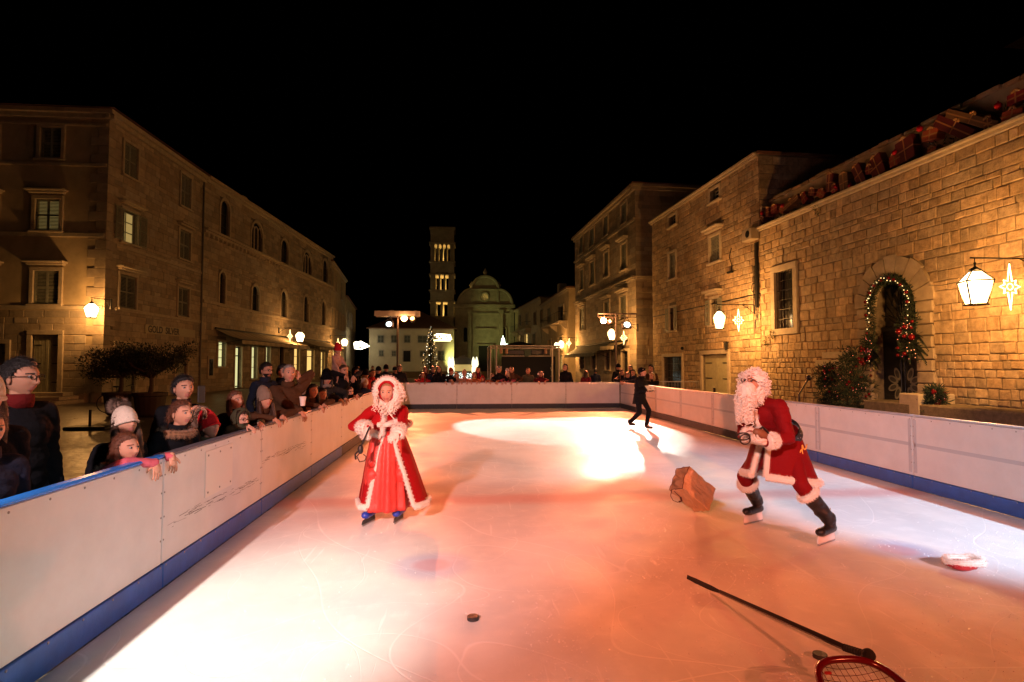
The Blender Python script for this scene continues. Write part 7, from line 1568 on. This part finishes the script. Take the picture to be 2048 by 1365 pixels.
# wig and beard
q = MB(); q.M = HM; q.ell(V((0, .030, .050))*hs, (.112*hs, .118*hs, .108*hs), 16, 12); q.ell(V((0, .045, -.05))*hs, (.112*hs, .085*hs, .11*hs), 16, 10); q.ell(V((0, -.055, .085))*hs, (.075*hs, .045*hs, .035*hs), 14, 8); q.M = None
def wigp(rg):
    while True:
        d = V((rg.gauss(0, 1), rg.gauss(0, 1), rg.gauss(0, 1))).normalized()
        if d.z > .40 or (d.y > -.35 and d.z > -.8): break
    p = HM @ (headpt(d)*1.24*hs+d*.006); dd = (HM.to_3x3() @ d); return p, (dd*.5+V((0, .1, -.6)))
curls(q, wigp, None, 250, .085, .015, .0065, rg, .7); q.build('curly_wig', M_curl, M_)
q = MB(); B0 = HM @ (V((0, -.075, -.10))*hs); dn = V((0, -.10, -1)).normalized()
q.cap(B0+V((0, .02, .02)), B0+dn*.17, .078, .066, 12); q.cap(B0+dn*.10, B0+dn*.27, .066, .030, 12)
def brdp(rg):
    a = rg.uniform(-1.9, 1.9); t = rg.random(); p = HM @ (V((.078*math.sin(a), -.088*math.cos(a)*(.95 if abs(a) < 1 else .7), -.055-.05*rg.random()))*hs); 
    if t > .45: w_ = rg.uniform(0, 1); p = B0+dn*(.0+.24*w_)+V((.083*math.sin(a)*(1-.35*w_), -.068*math.cos(a)*(1-.3*w_), 0))
    return p, V((math.sin(a)*.3, -.35*math.cos(a), -1))
curls(q, brdp, None, 360, .085, .0145, .0062, rg, .8)
for s_ in (-1, 1): q.tube([HM @ (V((s_*.004, -.125, -.055))*hs), HM @ (V((s_*.03, -.128, -.064))*hs), HM @ (V((s_*.055, -.108, -.085))*hs), HM @ (V((s_*.07, -.10, -.12))*hs)], [.010, .014, .012, .004], 8)
q.build('long_beard', M_curl, M_)
q = MB(); q.M = HM
for s_ in (-1, 1): q.tube([V((s_*.033+.023*math.cos(a), -.107, -.002+.018*math.sin(a)))*hs for a in [2*PI*i/14 for i in range(14)]], .0022*hs, 5, closed=True); q.tube([V((s_*.056, -.104, .003))*hs, V((s_*.08, -.03, .004))*hs], .003*hs, 5)
q.build('glasses', mat('dark tinted lenses', (.03, .012, .01), rough=.15), M_)
# coat skirt, belt, trims
rows = []; up = V((0, 0, 1))
for i in range(17):
    t = i/16; c = P0_+u_*.09*(1-t)+V((0, -.02+.01*t, -.37*t)); rx = .214+.130*t; ry = .182+.180*t
    rows.append([V((c.x+rx*(1+.03*t*math.sin(a*8))*math.cos(a), c.y+ry*(1+.03*t*math.sin(a*7))*math.sin(a), c.z-.10*(1-t)*(-math.sin(a))*.9+.05*t*(-math.sin(a)))) for a in [-PI/2+.22+(2*PI-.44)*j/60 for j in range(61)]])
loft(M_, 'coat_skirt', M_velv2, rows); furtube(M_, rows[-1], .036, 5200, 'hem_fur', sd=21); furtube(M_, [r_[-1] for r_ in rows], .026, 1300, 'front_fur', sd=22); furtube(M_, [r_[0] for r_ in rows], .026, 1300, 'front_fur', sd=23)
fwv = (V((0, -1, 0))-u_*V((0, -1, 0)).dot(u_)).normalized(); rtv = V((1, 0, 0))
furtube(M_, [nb+fwv*.10-u_*.02, nb+fwv*.150-u_*.12, J['chest']+fwv*.178-u_*.08, P0_+u_*.16+fwv*.165], .026, 1900, 'front_fur', sd=24)
BC = P0_+u_*.075; bp = [BC+rtv*(.226*math.cos(a))+fwv*(.190*math.sin(a)) for a in [2*PI*i/40 for i in range(40)]]
q = MB(); vs = []
for p in bp:
    o_ = (p-BC).normalized()
    for a_, b_ in ((-.042, 0), (.042, 0), (.042, .012), (-.042, .012)): vs.append(p+u_*a_+o_*b_)
q.add(vs, [(i*4+j, i*4+(j+1) % 4, ((i+1) % 40)*4+(j+1) % 4, ((i+1) % 40)*4+j) for i in range(40) for j in range(4)]); Bt = q.build('belt', M_leath, M_)
q = MB()
for i in range(40):
    o_ = (bp[i]-BC).normalized(); q.ell(bp[i]+o_*.013+u_*(.012 if i % 2 else -.012), .0045, 6, 4)
q.build('studs', M_steel, Bt)
q = MB()
for k in range(70):
    t = k/70; a = .05-.75*t-.1*math.sin(t*9); z = P0_.z-.02-.20*t*.7-.03*math.sin(t*20); q.ell(V((P0_.x+.268*math.cos(a), P0_.y+.0+.268*math.sin(a), z)), (.007, .007, .007), 6, 4)
q.build('gold_embroidery', M_gold, M_)
for s_ in (-1, 1):
    S_, E_, Wr = J['arm'][s_]; d = (Wr-E_).normalized(); q = MB(); q.tube([Wr-d*.13, Wr-d*.12, Wr-d*.06, Wr-d*.015, Wr-d*.0], [.05, .070, .074, .072, .04], 14); q.fuzz(2400, .018, .0013, rg); q.build('fur_cuff', M_wfur, M_)
    H_, K_, A_ = J['leg'][s_]; d = (A_-K_).normalized(); q = MB(); q.tube([K_+d*.10, K_+d*.16, K_+d*.24, A_-d*.08, A_+d*.0, A_+d*.03], [.074, .076, .072, .064, .060, .045], 14); q = merged(q, .01, 1)
    q.v = [tuple(V(p)+V((fz(p[0]*14, p[1]*14, p[2]*22), fz(p[1]*15, p[2]*20, p[0]*15), 0))*.010) for p in q.v]; q.build('boot_cover', M_leath, M_, smooth=True)
    _a = d.orthogonal().normalized(); _b = d.cross(_a); furtube(M_, [K_+d*.115+(_a*math.cos(a)+_b*math.sin(a))*.080+d*.0 for a in [2*PI*i/24 for i in range(24)]], .030, 2600, 'fur_cuff', True, sd=30+s_)
    dv = V((0, -1, .0)) if s_ < 0 else V((.05, -1, 0)); Sk, dd, rot, base = skate(M_, A_, dv, M_leath, None, 1.12); blade(Sk, A_, dd, rot, -.078, A_.z-.095, mat('white skate holder', (.75, .72, .70), rough=.35), 1.05)
A_ = J['leg'][1][2]; q = MB(); q.tube([A_+V((-.05, .10, .10)), A_+V((-.07, .11, .02))], .005, 5); q.lathe([(.010, .03), (.014, .0), (.030, -.035), (.028, -.037)], 12, A_+V((-.07, .11, -.005))); q.build('bell', mat('brass bell', (.7, .5, .25), rough=.3, metal=.8), M_)
# leather straps in his hands
hc_ = V((2.66, 5.10, .99)); q = MB(); q.ell(hc_+V((.03, -.02, .03)), (.075, .045, .045), 14, 10, Matrix.Rotation(R(25), 3, 'Y')); e = q.build('strap_pouch', mat('brown leather', (.22, .09, .04), rough=.5, bump=.3, bscale=25)); e['label'] = 'brown leather pouch with black strap loops in the hands of the bent bearded person'; e['category'] = 'pouch'
q = MB(); q.tube([hc_+V((-.12+.062*math.cos(a), .0, .005+.032*math.sin(a))) for a in [2*PI*i/16 for i in range(16)]], .007, 6, closed=True); q.tube([hc_+V((-.11+.05*math.cos(a), -.01, -.02+.045*math.sin(a))) for a in [2*PI*i/16 for i in range(16)]], .006, 6, closed=True)
q.tube([hc_+V((-.02, -.03, .05)), hc_+V((.05, -.03, .09)), hc_+V((.10, -.02, .05)), hc_+V((.12, -.02, -.02))], .012, 6); q.build('straps', M_leath, e)
# ---------------------------------------------------------------- person in black walking with a sheet of paper
ox, oy = G(1280, 857).x, G(1280, 857).y
O_, J = person((ox, oy, 0), R(44), 1.63, 'person in black walking on the ice in a peaked cap, reading a sheet of paper', hair=('short', 'brown'), head=(R(8), .55), lean=.10, hi=True, seed=82, hat=('cap', M_blk), glasses=True, jacket=M_blk, puffy=1.28, trousers=M_blk,
    legs={-1: (-.09, .24, .15), 1: (.09, -.14, .085)}, pelvis=(0, 0, .83), hands={-1: (ox+.10, oy-.26, 1.02), 1: (ox+.30, oy-.16, 1.01)}, palm={-1: (V((.3, -1, .1)), V((.9, .2, -.3))), 1: (V((-.3, -1, .1)), V((-.9, .2, -.3)))}, curl=.7, elbow={-1: (-.6, .4, -1), 1: (.6, .4, -1)})
P0_, u_ = J['P0'], J['u']; rows = []
for i in range(9):
    t = i/8; c = P0_+u_*.12*(1-t)+V((0, .01, -.20*t)); rows.append([V((c.x+(.165+.03*t)*math.cos(a), c.y+(.125+.05*t)*math.sin(a), c.z)) for a in [2*PI*j/30 for j in range(30)]])
loft(O_, 'coat_skirt', M_blk, rows, closed=True); pc = V((ox+.20, oy-.27, 1.055)); q = MB(); q.M = Matrix.Translation(pc) @ Matrix.Rotation(R(22), 4, 'Z') @ Matrix.Rotation(R(-48), 4, 'X'); q.bbox((0, 0, 0), (.27, .004, .17), .001); tag(q.build('paper_sheet', mat('white paper', (.8, .8, .78), rough=.8)), 'white sheet of paper held by the person walking in black', 'paper')
q = MB(); q.M = J['HM']; q.tube([V((-.075, -.075, .045))*J['hs'], V((0, -.112, .05))*J['hs'], V((.075, -.075, .045))*J['hs']], .006, 6); q.build('cap_band', M_wht, O_)
# ---------------------------------------------------------------- rink flood lights (far stands, unseen near corners), with added board and wall lights
OR_ = (1, .195, .072)
def spot(name, loc, to, e, col, ang, blend=.35, r=.08):
    return light('SPOT', name, loc, e, col, to=to, spot_size=R(ang), spot_blend=blend, shadow_soft_size=r)
NL, NR = V((-3.1, -4.0, 4.6)), V((7.2, -4.0, 4.4))
LIGHTS = [
 ('orange_flood', NL+V((.3, .25, 0)), (3.0, 10.5, 0), 4000, OR_, 46, .8),
 ('orange_flood', NR+V((-.3, .25, 0)), (1.0, 11, 0), 3300, OR_, 50, .8),
 ('white_spot', NL+V((0, .25, -.2)), (-1.45, 3.45, 0), 6400, (1, .97, .80), 18, .9),
 ('white_spot', NL+V((0, .3, -.2)), (-.3, 9.5, 0), 3800, (1, .68, .66), 36, .6),
 ('white_spot', NR+V((0, .25, -.2)), (5.0, 6.2, 0), 12500, (.50, .78, 1), 21, .8),
 ('white_spot', NR+V((0, .25, -.2)), (-2.1, 4.9, .1), 1300, (.74, .90, 1), 17, .9),  # added beam from the unseen near right corner, whitens the left boards
 ('white_spot', YP(1254, 650, 26.4), (2.75, 14.7, 0), 17000, (1, .90, .76), 11.5, .22),
 ('white_spot', YP(777, 649, 26.4), (1.6, 15.3, 0), 21000, (1, .93, .84), 8, .15),
 ('white_spot', NL+V((.1, .25, -.1)), (6.1, 7.4, .6), 2200, (.84, .93, 1), 22, .8),  # added beam from the unseen near left corner, whitens the right boards
 ('orange_flood', YP(809, 640, 26.35), (1.9, 14, 0), 6500, OR_, 75, .9),
 ('orange_flood', YP(1207, 643, 26.35), (2.0, 13, 0), 7500, OR_, 75, .9),
]
for nm, a, b, e, c, ang, bl in LIGHTS:
    o = spot(nm, a, b, e, c, ang, bl)
    if ang < 15: o.scale = (2.2, 1, 1)
light('POINT', 'added_spill', YP(1207, 643, 26.2), 520, (1, .42, .14), shadow_soft_size=.12)  # added point light by the right stand, brightens the tall house
light('POINT', 'added_spill', YP(809, 640, 26.2), 120, (1, .42, .14), shadow_soft_size=.12)  # added point light by the left stand, brightens the walls around it
